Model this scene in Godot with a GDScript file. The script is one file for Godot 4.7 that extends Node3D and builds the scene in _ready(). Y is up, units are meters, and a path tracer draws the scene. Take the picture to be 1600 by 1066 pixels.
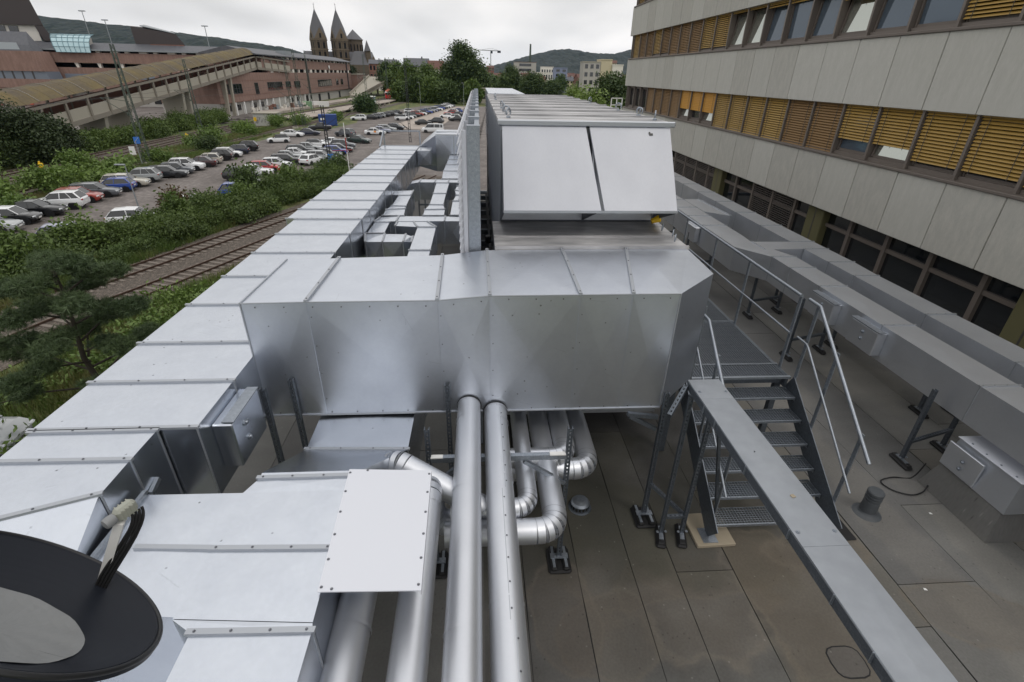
extends Node3D
# A rooftop full of sheet metal ducts beside a railway yard, built in metres: the roof deck is y = 0, the yard is y = G.
const G := -7.5
var M := {}
var used := {}
var rng := RandomNumberGenerator.new()
var cache := {}

class MB:
	var v := PackedVector3Array()
	var n := PackedVector3Array()
	var u := PackedVector2Array()
	func tri(a: Vector3, b: Vector3, c: Vector3) -> void:
		var nn := (b - a).cross(c - a).normalized()
		for p: Vector3 in [a, c, b]:
			v.append(p); n.append(nn); u.append(Vector2(p.x / 13.0, (p.z + 12.0) / 13.0))
	func tris(a: Vector3, b: Vector3, c: Vector3, na: Vector3, nb: Vector3, nc: Vector3) -> void:
		v.append(a); v.append(c); v.append(b)
		n.append(na); n.append(nc); n.append(nb)
		for p: Vector3 in [a, c, b]: u.append(Vector2(p.x / 13.0, (p.z + 12.0) / 13.0))
	func quad(a: Vector3, b: Vector3, c: Vector3, d: Vector3) -> void:
		tri(a, b, c); tri(a, c, d)
	# a panel whose middle stands e proud, as cross-broken sheet does
	func peak(a: Vector3, b: Vector3, c: Vector3, d: Vector3, e: float) -> void:
		var m := (a + b + c + d) / 4.0 + (b - a).cross(c - a).normalized() * e
		tri(a, b, m); tri(b, c, m); tri(c, d, m); tri(d, a, m)
	# eight corners: four of the near ring (top left, top right, bottom right, bottom left), then four of the far ring
	func hexa(p: Array, e := 0.0, caps := true) -> void:
		var f := [[0, 1, 5, 4], [1, 2, 6, 5], [2, 3, 7, 6], [3, 0, 4, 7]]
		for q: Array in f: peak(p[q[0]], p[q[1]], p[q[2]], p[q[3]], e)
		if caps:
			peak(p[1], p[0], p[3], p[2], e); peak(p[4], p[5], p[6], p[7], e)
	func box(c: Vector3, s: Vector3, b := Basis.IDENTITY) -> void:
		var x := b.x * s.x / 2.0
		var y := b.y * s.y / 2.0
		var z := b.z * s.z / 2.0
		var p := [c - x + y + z, c + x + y + z, c + x - y + z, c - x - y + z, c - x + y - z, c + x + y - z, c + x - y - z, c - x - y - z]
		for q: Array in [[0, 1, 5, 4], [1, 2, 6, 5], [2, 3, 7, 6], [3, 0, 4, 7], [1, 0, 3, 2], [4, 5, 6, 7]]:
			quad(p[q[0]], p[q[1]], p[q[2]], p[q[3]])
	func lim(x0: float, x1: float, y0: float, y1: float, z0: float, z1: float) -> void:
		box(Vector3((x0 + x1) / 2, (y0 + y1) / 2, (z0 + z1) / 2), Vector3(x1 - x0, y1 - y0, absf(z1 - z0)))
	# a box with its edges cut off
	func soft(c: Vector3, s: Vector3, r: float, b := Basis.IDENTITY) -> void:
		var h := s / 2.0
		for ax in 3:
			var a1 := (ax + 1) % 3
			var a2 := (ax + 2) % 3
			for sg: float in [-1.0, 1.0]:
				var q := []
				for k: Array in [[-1, -1], [1, -1], [1, 1], [-1, 1]]:
					var p := Vector3()
					p[ax] = sg * h[ax]; p[a1] = k[0] * (h[a1] - r); p[a2] = k[1] * (h[a2] - r)
					q.append(c + b * p)
				if sg < 0: q.reverse()
				quad(q[0], q[1], q[2], q[3])
			for s1: float in [-1.0, 1.0]:
				for s2: float in [-1.0, 1.0]:
					var q := []
					for k: Array in [[-1, 0], [1, 0], [1, 1], [-1, 1]]:
						var p := Vector3()
						p[ax] = k[0] * (h[ax] - r)
						p[a1] = s1 * (h[a1] - (r if k[1] == 1 else 0.0)); p[a2] = s2 * (h[a2] - (0.0 if k[1] == 1 else r))
						q.append(c + b * p)
					if s1 * s2 > 0: q.reverse()
					quad(q[0], q[1], q[2], q[3])
		for sx: float in [-1.0, 1.0]:
			for sy: float in [-1.0, 1.0]:
				for sz: float in [-1.0, 1.0]:
					var p1 := c + b * Vector3(sx * h.x, sy * (h.y - r), sz * (h.z - r))
					var p2 := c + b * Vector3(sx * (h.x - r), sy * h.y, sz * (h.z - r))
					var p3 := c + b * Vector3(sx * (h.x - r), sy * (h.y - r), sz * h.z)
					if sx * sy * sz > 0: tri(p1, p2, p3)
					else: tri(p1, p3, p2)
	func bar(a: Vector3, b: Vector3, w: float, h: float, up := Vector3.UP) -> void:
		var d := (b - a).normalized()
		if absf(d.dot(up)) > 0.97: up = Vector3.BACK if absf(d.z) < 0.9 else Vector3.RIGHT
		var x := d.cross(up).normalized()
		box((a + b) / 2, Vector3(w, h, a.distance_to(b)), Basis(x, x.cross(d), -d))
	# a flat piece with thickness, from a convex outline seen from above (x, z), counter-clockwise with -z up
	func slab(pts: Array, y0: float, y1: float) -> void:
		var c := pts.size()
		for i in range(1, c - 1):
			tri(Vector3(pts[0].x, y1, pts[0].y), Vector3(pts[i].x, y1, pts[i].y), Vector3(pts[i + 1].x, y1, pts[i + 1].y))
			tri(Vector3(pts[0].x, y0, pts[0].y), Vector3(pts[i + 1].x, y0, pts[i + 1].y), Vector3(pts[i].x, y0, pts[i].y))
		for i in c:
			var a: Vector2 = pts[i]
			var b: Vector2 = pts[(i + 1) % c]
			quad(Vector3(a.x, y1, a.y), Vector3(a.x, y0, a.y), Vector3(b.x, y0, b.y), Vector3(b.x, y1, b.y))
	# a smooth tube along points, radius may change from point to point
	func tube(pts: Array, rad: Variant, sides := 12, caps := true) -> void:
		var rings := []
		var nr := []
		var side := Vector3.ZERO
		for i in pts.size():
			var d: Vector3 = (pts[mini(i + 1, pts.size() - 1)] - pts[maxi(i - 1, 0)]).normalized()
			if side == Vector3.ZERO: side = d.cross(Vector3.UP if absf(d.y) < 0.9 else Vector3.RIGHT).normalized()
			side = (side - d * side.dot(d)).normalized()
			var up := side.cross(d)
			var r: float = rad[i] if rad is Array else rad
			var ring := []
			var rn := []
			for k in sides:
				var t := TAU * k / sides
				var o := side * cos(t) + up * sin(t)
				ring.append(pts[i] + o * r); rn.append(o)
			rings.append(ring); nr.append(rn)
		for i in pts.size() - 1:
			for k in sides:
				var j := (k + 1) % sides
				tris(rings[i][k], rings[i + 1][k], rings[i + 1][j], nr[i][k], nr[i + 1][k], nr[i + 1][j])
				tris(rings[i][k], rings[i + 1][j], rings[i][j], nr[i][k], nr[i + 1][j], nr[i][j])
		if caps:
			var e := pts.size() - 1
			for k in range(1, sides - 1):
				tri(rings[0][0], rings[0][k], rings[0][k + 1]); tri(rings[e][0], rings[e][k + 1], rings[e][k])
	# turned on an axis from c along b.y: profile of (radius, height), from the bottom up
	func lathe(prof: Array, c: Vector3, sides := 16, b := Basis.IDENTITY, part := TAU) -> void:
		for i in prof.size() - 1:
			var p: Vector2 = prof[i]
			var q: Vector2 = prof[i + 1]
			var nn := Vector2(q.y - p.y, p.x - q.x).normalized()
			for k in sides:
				var t0 := part * k / sides
				var t1 := part * (k + 1) / sides
				var d0 := Vector3(cos(t0), 0, -sin(t0))
				var d1 := Vector3(cos(t1), 0, -sin(t1))
				var a := c + b * (d0 * p.x + Vector3.UP * p.y)
				var bb := c + b * (d1 * p.x + Vector3.UP * p.y)
				var cc := c + b * (d1 * q.x + Vector3.UP * q.y)
				var dd := c + b * (d0 * q.x + Vector3.UP * q.y)
				var n0 := b * (d0 * nn.x + Vector3.UP * nn.y)
				var n1 := b * (d1 * nn.x + Vector3.UP * nn.y)
				if p.x > 1e-5: tris(a, bb, cc, n0, n1, n1)
				if q.x > 1e-5: tris(a, cc, dd, n0, n1, n0)
	func bolt(c: Vector3, r := 0.007, up := Vector3.UP) -> void:
		var x := up.cross(Vector3.RIGHT if absf(up.x) < 0.9 else Vector3.UP).normalized()
		lathe([Vector2(r * 1.5, 0), Vector2(r * 1.5, r * 0.5), Vector2(r, r * 0.5), Vector2(r * 0.8, r * 1.2), Vector2(0, r * 1.3)], c, 6, Basis(x, up, x.cross(up)))
	func mesh() -> ArrayMesh:
		var a := []
		a.resize(Mesh.ARRAY_MAX)
		a[Mesh.ARRAY_VERTEX] = v; a[Mesh.ARRAY_NORMAL] = n; a[Mesh.ARRAY_TEX_UV] = u
		var m := ArrayMesh.new()
		m.add_surface_from_arrays(Mesh.PRIMITIVE_TRIANGLES, a)
		return m

# ---- naming and tagging
func numbered(called: String, parent: Node) -> String:
	var key := str(parent.get_instance_id()) + called
	var k: int = used.get(key, 0)
	used[key] = k + 1
	return called if k == 0 else "%s_%03d" % [called, k]

func tag(o: Node, label := "", category := "", group := "", kind := "") -> Node:
	if label: o.set_meta("label", label)
	if category: o.set_meta("category", category)
	if group: o.set_meta("group", group)
	if kind: o.set_meta("kind", kind)
	return o

func part(called: String, m: Variant, mat: Material, parent: Node = self) -> MeshInstance3D:
	var o := MeshInstance3D.new()
	o.name = numbered(called, parent)
	o.mesh = m.mesh() if m is MB else m
	o.material_override = mat
	parent.add_child(o, true)
	return o

func thing(called: String, label: String, category: String, at := Vector3.ZERO, turn := 0.0, group := "", parent: Node = self) -> Node3D:
	var o := Node3D.new()
	o.name = numbered(called, parent)
	parent.add_child(o, true)
	o.position = at
	o.rotation.y = turn
	tag(o, label, category, group)
	return o

func solo(called: String, m: Variant, mat: Material, label: String, category: String, group := "") -> MeshInstance3D:
	var o := part(called, m, mat)
	tag(o, label, category, group)
	return o

func struct(called: String, m: Variant, mat: Material) -> MeshInstance3D:
	var o := part(called, m, mat)
	tag(o, "", "", "", "structure")
	return o

func again(src: Node3D, at: Vector3, turn: float, label: String) -> Node3D:
	var o: Node3D = src.duplicate()
	o.name = numbered(str(src.name).rstrip("0123456789").trim_suffix("_"), self)
	add_child(o, true)
	o.position = at
	o.rotation.y = turn
	o.set_meta("label", label)
	return o

# ---- materials
func mat(called: String, color: Color, rough := 0.6, metal := 0.0) -> StandardMaterial3D:
	var m := StandardMaterial3D.new()
	m.resource_name = called
	m.albedo_color = color
	m.roughness = rough
	m.metallic = metal
	M[called] = m
	return m

func lin(r: float, g: float, b: float) -> Color:
	return Color(r, g, b).linear_to_srgb()

func grain(seed_: int, freq: float, oct := 4, size := 512, kind := FastNoiseLite.TYPE_SIMPLEX_SMOOTH) -> Image:
	var f := FastNoiseLite.new()
	f.seed = seed_
	f.noise_type = kind
	f.frequency = freq
	f.fractal_octaves = oct
	return f.get_seamless_image(size, size, false, false, 0.1, true)

# lays two grey noises over each other: colour a to b by the first, then darkened or lightened by the second
func cloth(n1: Image, n2: Image, a: Color, b: Color, deep: float, contrast := 1.0) -> ImageTexture:
	var s := n1.get_width()
	var im := Image.create(s, s, true, Image.FORMAT_RGB8)
	for y in s:
		for x in s:
			var t := clampf((n1.get_pixel(x, y).r - 0.5) * contrast + 0.5, 0, 1)
			var d := 1.0 + (n2.get_pixel(x, y).r - 0.5) * deep
			var c := a.lerp(b, t)
			im.set_pixel(x, y, Color(c.r * d, c.g * d, c.b * d))
	im.generate_mipmaps()
	return ImageTexture.create_from_image(im)

func world_tex(m: StandardMaterial3D, t: Texture2D, scale: Vector3) -> void:
	m.albedo_color = Color.WHITE
	m.albedo_texture = t
	m.uv1_triplanar = true
	m.uv1_world_triplanar = true
	m.uv1_scale = scale

func bump(m: StandardMaterial3D, im: Image, strength: float, scale := 0.5) -> void:
	var b: Image = im.duplicate()
	b.convert(Image.FORMAT_RGBA8)
	b.bump_map_to_normal_map(strength)
	m.normal_enabled = true
	m.normal_texture = ImageTexture.create_from_image(b)
	m.normal_scale = scale

# scattered dark flecks and faint smears on a sheet
func specked(t: ImageTexture) -> ImageTexture:
	var im := t.get_image()
	im.clear_mipmaps()
	var r := RandomNumberGenerator.new()
	r.seed = 8
	for k in 46:
		var p := Vector2i(r.randi_range(4, 506), r.randi_range(4, 506))
		var w := 0.45 + r.randf() * 0.4
		for q: Vector2i in [Vector2i(0, 0), Vector2i(1, 0), Vector2i(0, 1), Vector2i(1, 1)]:
			if r.randf() < 0.75: im.set_pixelv(p + q, im.get_pixelv(p + q) * Color(w, w, w))
	for k in 26:
		var p := Vector2(r.randf_range(20, 490), r.randf_range(20, 490))
		var l := r.randf_range(8, 34)
		var a := r.randf() * TAU
		for j in int(l):
			var c := Vector2i(p + Vector2(cos(a), sin(a)) * j)
			if c.x > 0 and c.y > 0 and c.x < 511 and c.y < 511:
				im.set_pixelv(c, im.get_pixelv(c) * Color(0.95, 0.95, 0.95))
	im.generate_mipmaps()
	return ImageTexture.create_from_image(im)

func _ready() -> void:
	var cam := Camera3D.new()
	cam.name = "camera"
	cam.fov = 68.7
	cam.near = 0.05
	cam.far = 9000.0
	cam.position = Vector3(0, 5, 0)
	cam.rotation_degrees = Vector3(-28.15, -4.07, 1.18)
	add_child(cam)
	cam.current = true
	sky_and_light()
	materials()
	roof_deck()
	office()
	left_duct()
	cross_duct()
	branch_and_lid()
	pipes()
	well_ducts()
	air_handler()
	screen_wall()
	right_ducts()
	stairs()
	small_roof_things()
	dish()
	yard()
	tracks()
	parked_cars()
	greenery()
	masts()
	station()
	church()
	city()

func sky_and_light() -> void:
	var w := 1024
	var h := 512
	var im := Image.create(w, h, false, Image.FORMAT_RGBF)
	var f := FastNoiseLite.new()
	f.seed = 11; f.frequency = 1.0; f.fractal_octaves = 5
	var f2 := FastNoiseLite.new()
	f2.seed = 5; f2.frequency = 1.0; f2.fractal_octaves = 3
	for y in h:
		var el := (0.5 - (y + 0.5) / h) * PI
		for x in w:
			var az := (x + 0.5) / w * TAU
			var d := Vector3(cos(el) * cos(az), sin(el), cos(el) * sin(az))
			var k := maxf(d.y, 0.0)
			var p := Vector3(d.x, 0, d.z) / (k + 0.055)      # a flat cloud deck overhead
			var s := f.get_noise_3d(p.x * 0.22, 3.0, p.z * 0.62) * 0.6 + f2.get_noise_3d(p.x * 0.10, 8.0, p.z * 0.22) * 0.7
			var base := lerpf(0.97, 0.84, smoothstep(0.0, 0.14, k))
			base = lerpf(base, 1.12, smoothstep(0.15, 1.0, k))
			var l := base * (1.0 + s * lerpf(0.10, 0.36, smoothstep(0.0, 0.07, k)))
			var warm := clampf(s * 1.5 + 0.2, 0, 1) * 0.02
			im.set_pixel(x, y, Color(l * (1.0 + warm), l, l * (1.0 - warm * 0.8)))
	var pm := PanoramaSkyMaterial.new()
	pm.panorama = ImageTexture.create_from_image(im)
	var sky := Sky.new()
	sky.sky_material = pm
	var e := Environment.new()
	e.background_mode = Environment.BG_SKY
	e.sky = sky
	e.tonemap_mode = Environment.TONE_MAPPER_LINEAR
	e.tonemap_exposure = 0.94
	e.sdfgi_enabled = true
	e.ssao_enabled = true
	e.ssil_enabled = true
	e.fog_enabled = true
	e.fog_density = 0.00002
	e.fog_light_color = Color(0.58, 0.76, 1.0)
	var we := WorldEnvironment.new()
	we.name = "environment"
	we.environment = e
	add_child(we)
	var sun := DirectionalLight3D.new()
	sun.name = "sun"
	sun.light_energy = 0.2
	sun.light_color = Color(1, 0.97, 0.93)
	sun.light_angular_distance = 14.0
	sun.shadow_enabled = true
	sun.rotation_degrees = Vector3(-58, 35, 0)
	add_child(sun)

func materials() -> void:
	var n_fine := grain(1, 0.11, 3)
	var n_mid := grain(2, 0.02, 5)
	var n_big := grain(3, 0.006, 5)
	var n_cell := grain(4, 0.09, 2, 512, FastNoiseLite.TYPE_CELLULAR)
	# aluminium cladding of ducts and pipes
	var m := mat("duct_sheet", Color.WHITE, 0.27, 1.0)
	var sheet := specked(cloth(n_mid, n_fine, Color8(201, 206, 215), Color8(209, 214, 222), 0.02))
	world_tex(m, sheet, Vector3.ONE * 0.3)
	m = mat("duct_sheet_matt", Color.WHITE, 0.39, 1.0)
	world_tex(m, sheet, Vector3.ONE * 0.3)
	m = mat("duct_sheet_dull", Color.WHITE, 0.38, 0.8)
	world_tex(m, cloth(n_big, n_fine, Color8(196, 200, 207), Color8(206, 210, 217), 0.02), Vector3.ONE * 0.35)
	m = mat("pipe_sheet", Color.WHITE, 0.46, 0.9)
	world_tex(m, cloth(n_big, n_fine, Color8(204, 207, 213), Color8(212, 215, 221), 0.012), Vector3.ONE * 0.5)
	mat("seam_metal", Color8(176, 180, 186), 0.5, 0.85)
	mat("lid_white", Color8(208, 211, 219), 0.4, 0.1)
	mat("pane_grey", Color8(112, 120, 132), 0.3, 0.1)
	mat("bolt_metal", Color8(122, 124, 130), 0.4, 0.9)
	m = mat("zinc", Color.WHITE, 0.5, 0.9)
	world_tex(m, cloth(n_cell, n_mid, Color8(142, 149, 158), Color8(170, 176, 184), 0.12), Vector3.ONE * 1.6)
	m = mat("zinc_dark", Color.WHITE, 0.55, 0.85)
	world_tex(m, cloth(n_cell, n_mid, Color8(98, 105, 113), Color8(124, 130, 138), 0.12), Vector3.ONE * 1.6)
	m = mat("tray_sheet", Color.WHITE, 0.5, 0.6)
	world_tex(m, cloth(n_big, n_mid, Color8(148, 153, 160), Color8(160, 165, 172), 0.05), Vector3.ONE * 0.6)
	m = mat("painted_panel", Color.WHITE, 0.42, 0.0)
	world_tex(m, cloth(n_big, n_fine, Color8(178, 181, 190), Color8(190, 193, 201), 0.03), Vector3.ONE * 0.5)
	m = mat("panel_roof", Color.WHITE, 0.5, 0.35)
	world_tex(m, cloth(n_big, n_mid, Color8(150, 150, 152), Color8(186, 185, 186), 0.14, 1.8), Vector3(0.25, 0.5, 0.9))
	mat("dark_panel", Color8(92, 96, 104), 0.45, 0.4)
	mat("rubber", Color8(24, 24, 26), 0.7)
	mat("black_plastic", Color8(26, 27, 30), 0.45)
	mat("steel_dark", Color8(44, 46, 50), 0.6, 0.3)
	mat("yellow_plastic", Color8(228, 186, 30), 0.5)
	mat("red_dot", Color8(190, 40, 40), 0.5)
	mat("paver", Color8(150, 140, 122), 0.9)
	m = mat("vent_grey", Color8(70, 74, 78), 0.55)
	# buildings
	m = mat("concrete", Color.WHITE, 0.85)
	world_tex(m, cloth(n_mid, n_fine, lin(0.435, 0.43, 0.395), lin(0.485, 0.48, 0.445), 0.05, 1.0), Vector3(0.4, 0.13, 0.4))
	m = mat("concrete_b", Color.WHITE, 0.85)
	world_tex(m, cloth(n_mid, n_fine, lin(0.415, 0.41, 0.375), lin(0.465, 0.46, 0.425), 0.05, 1.0), Vector3(0.5, 0.1, 0.5))
	m = mat("concrete_c", Color.WHITE, 0.85)
	world_tex(m, cloth(n_mid, n_fine, lin(0.38, 0.375, 0.345), lin(0.45, 0.44, 0.40), 0.06, 1.2), Vector3(0.6, 0.16, 0.6))
	m = mat("concrete_plain", Color.WHITE, 0.9)
	world_tex(m, cloth(n_big, n_mid, lin(0.26, 0.255, 0.235), lin(0.36, 0.355, 0.33), 0.15, 1.5), Vector3(0.12, 0.12, 0.12))
	mat("frame_brown", Color8(112, 104, 98), 0.5, 0.25)
	mat("sill_brown", Color8(104, 96, 90), 0.55, 0.15)
	mat("frame_dark", Color8(70, 68, 68), 0.5, 0.2)
	m = mat("blind_bright", Color8(160, 129, 62), 0.5)
	m = mat("blind_orange", Color8(186, 132, 24), 0.55)
	m = mat("blind_dull", Color8(128, 98, 56), 0.6)
	mat("blind_grey", Color8(118, 112, 108), 0.6)
	m = mat("glass_dark", Color8(24, 28, 32), 0.06, 0.0)
	m.metallic_specular = 1.0
	m = mat("glass_mirror", Color8(190, 194, 186), 0.04, 0.85)
	m = mat("glass_blue", Color8(86, 98, 110), 0.06, 0.35)
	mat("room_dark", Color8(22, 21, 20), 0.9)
	mat("column_ochre", Color8(92, 89, 60), 0.8)
	m = mat("sandstone", Color.WHITE, 0.9)
	world_tex(m, cloth(n_mid, n_fine, lin(0.205, 0.130, 0.105), lin(0.265, 0.170, 0.140), 0.12, 1.4), Vector3(0.08, 0.02, 0.08))
	m = mat("slate", Color.WHITE, 0.6)
	world_tex(m, cloth(n_mid, n_fine, Color8(74, 76, 82), Color8(92, 93, 98), 0.15), Vector3.ONE * 0.08)
	mat("dark_brown_roof", Color8(66, 60, 60), 0.7)
	m = mat("moss_roof", Color.WHITE, 0.9)
	world_tex(m, cloth(n_big, n_fine, lin(0.085, 0.068, 0.050), lin(0.140, 0.106, 0.040), 0.3, 1.9), Vector3.ONE * 0.05)
	mat("bridge_concrete", Color8(160, 155, 143), 0.9)
	mat("bridge_frame", Color8(128, 122, 112), 0.8)
	mat("church_stone", lin(0.105, 0.082, 0.060), 0.9)
	mat("church_light", lin(0.15, 0.118, 0.085), 0.9)
	mat("church_roof", Color8(84, 84, 88), 0.6)
	mat("white_wall", Color8(214, 210, 202), 0.85)
	mat("cream_wall", Color8(188, 178, 152), 0.85)
	mat("grey_wall", Color8(168, 165, 160), 0.85)
	mat("blue_wall", Color8(128, 136, 160), 0.8)
	mat("brick_far", Color8(122, 88, 76), 0.9)
	mat("tile_roof", Color8(98, 70, 62), 0.85)
	mat("aqua_glass", Color8(170, 196, 202), 0.12, 0.4)
	mat("white_paint", Color8(222, 222, 220), 0.5)
	mat("mast_green", Color8(74, 84, 76), 0.7, 0.1)
	mat("lamp_grey", Color8(140, 146, 150), 0.5, 0.3)
	mat("wire", Color8(60, 60, 60), 0.6)
	mat("sign_blue", Color8(52, 110, 190), 0.5)
	mat("crane_grey", Color8(120, 122, 124), 0.6)
	mat("graffiti_wall", Color8(176, 176, 172), 0.9)
	# ground
	m = mat("asphalt", Color.WHITE, 0.92)
	world_tex(m, cloth(n_big, n_cell, lin(0.115, 0.100, 0.092), lin(0.175, 0.155, 0.145), 0.35, 1.8), Vector3.ONE * 0.045)
	m = mat("ballast", Color.WHITE, 0.95)
	world_tex(m, cloth(n_mid, n_cell, lin(0.070, 0.057, 0.046), lin(0.128, 0.106, 0.088), 0.9, 1.5), Vector3.ONE * 0.22)
	m = mat("earth", Color.WHITE, 0.95)
	world_tex(m, cloth(n_big, n_mid, lin(0.060, 0.090, 0.022), lin(0.135, 0.130, 0.050), 0.5, 2.0), Vector3.ONE * 0.05)
	m = mat("platform", Color.WHITE, 0.9)
	world_tex(m, cloth(n_big, n_mid, lin(0.30, 0.26, 0.225), lin(0.40, 0.35, 0.31), 0.2), Vector3.ONE * 0.05)
	mat("rail_steel", Color8(92, 74, 64), 0.5, 0.6)
	mat("sleeper", lin(0.17, 0.145, 0.125), 0.95)
	mat("line_white", Color8(176, 172, 168), 0.8)
	m = mat("forest", Color.WHITE, 0.95)
	world_tex(m, cloth(n_mid, n_cell, lin(0.010, 0.018, 0.016), lin(0.022, 0.034, 0.024), 1.0, 1.6), Vector3.ONE * 0.004)
	m = mat("bark", lin(0.06, 0.05, 0.04), 0.95)
	# foliage: the colour of each clump comes with the clump
	m = mat("leaf", Color.WHITE, 0.65)
	m.vertex_color_use_as_albedo = true
	m.cull_mode = BaseMaterial3D.CULL_DISABLED
	m.backlight_enabled = true
	m.backlight = Color(0.45, 0.5, 0.25)
	# roof felt: granules, weather blotches, and the rust and moss stains of this roof where they lie
	var rough := grain(21, 0.42, 2, 1024)
	var blot := grain(22, 0.006, 5, 1024)
	var streak := grain(23, 0.02, 4, 1024)
	var speck := RandomNumberGenerator.new()
	speck.seed = 55
	var im := Image.create(1024, 1024, true, Image.FORMAT_RGB8)
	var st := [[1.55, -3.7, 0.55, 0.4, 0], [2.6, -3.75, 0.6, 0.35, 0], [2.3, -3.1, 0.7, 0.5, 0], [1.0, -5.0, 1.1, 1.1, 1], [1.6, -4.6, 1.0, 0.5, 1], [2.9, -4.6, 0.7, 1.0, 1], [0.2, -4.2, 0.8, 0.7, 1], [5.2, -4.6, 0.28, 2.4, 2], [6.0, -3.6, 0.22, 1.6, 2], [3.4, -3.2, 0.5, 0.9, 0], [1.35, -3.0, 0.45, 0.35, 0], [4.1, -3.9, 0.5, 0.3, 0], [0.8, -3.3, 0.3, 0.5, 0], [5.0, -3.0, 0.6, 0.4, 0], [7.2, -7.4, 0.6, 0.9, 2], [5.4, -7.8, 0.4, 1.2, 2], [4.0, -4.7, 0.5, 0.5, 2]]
	for y in 1024:
		for x in 1024:
			var wx := (x + 0.5) / 1024.0 * 13.0
			var wz := (y + 0.5) / 1024.0 * 13.0 - 12.0
			var b := blot.get_pixel(x, y).r
			var c := Vector3(0.082, 0.077, 0.069).lerp(Vector3(0.122, 0.118, 0.109), clampf((b - 0.5) * 2.3 + (streak.get_pixel(y, x).r - 0.5) * 0.9 + 0.5, 0, 1))
			# strips right of the stairs are paler and greyer
			c = c.lerp(Vector3(0.165, 0.163, 0.155), 0.6 * smoothstep(3.2, 5.0, wx))
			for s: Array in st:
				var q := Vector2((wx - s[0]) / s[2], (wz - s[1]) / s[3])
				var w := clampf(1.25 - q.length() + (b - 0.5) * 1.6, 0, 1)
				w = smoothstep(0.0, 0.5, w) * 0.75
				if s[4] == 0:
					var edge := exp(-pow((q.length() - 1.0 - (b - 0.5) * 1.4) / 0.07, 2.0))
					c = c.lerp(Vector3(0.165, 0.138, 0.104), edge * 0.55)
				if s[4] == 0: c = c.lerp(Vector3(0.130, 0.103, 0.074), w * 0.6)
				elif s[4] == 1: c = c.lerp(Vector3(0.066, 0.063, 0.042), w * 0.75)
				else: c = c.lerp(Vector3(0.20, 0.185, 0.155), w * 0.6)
			c *= 0.86 + 0.28 * rough.get_pixel(x, y).r
			if speck.randf() < 0.0006: c = c.lerp(Vector3(0.3, 0.29, 0.26), 0.6)
			elif speck.randf() < 0.0012: c *= 0.5
			c *= 0.88 + 0.24 * streak.get_pixel(x / 3, y).r
			var gy := (c.x + c.y + c.z) / 3.0
			c = c.lerp(Vector3(gy * 1.0, gy * 1.005, gy * 0.97), 0.38) * 1.04
			im.set_pixel(x, y, lin(c.x, c.y, c.z))
	im.generate_mipmaps()
	for k in 3:
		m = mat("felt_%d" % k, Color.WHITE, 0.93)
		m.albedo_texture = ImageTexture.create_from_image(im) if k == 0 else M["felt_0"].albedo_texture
		m.albedo_color = [Color(1, 1, 1), Color(0.93, 0.93, 0.94), Color(0.97, 0.955, 0.93)][k]

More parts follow.
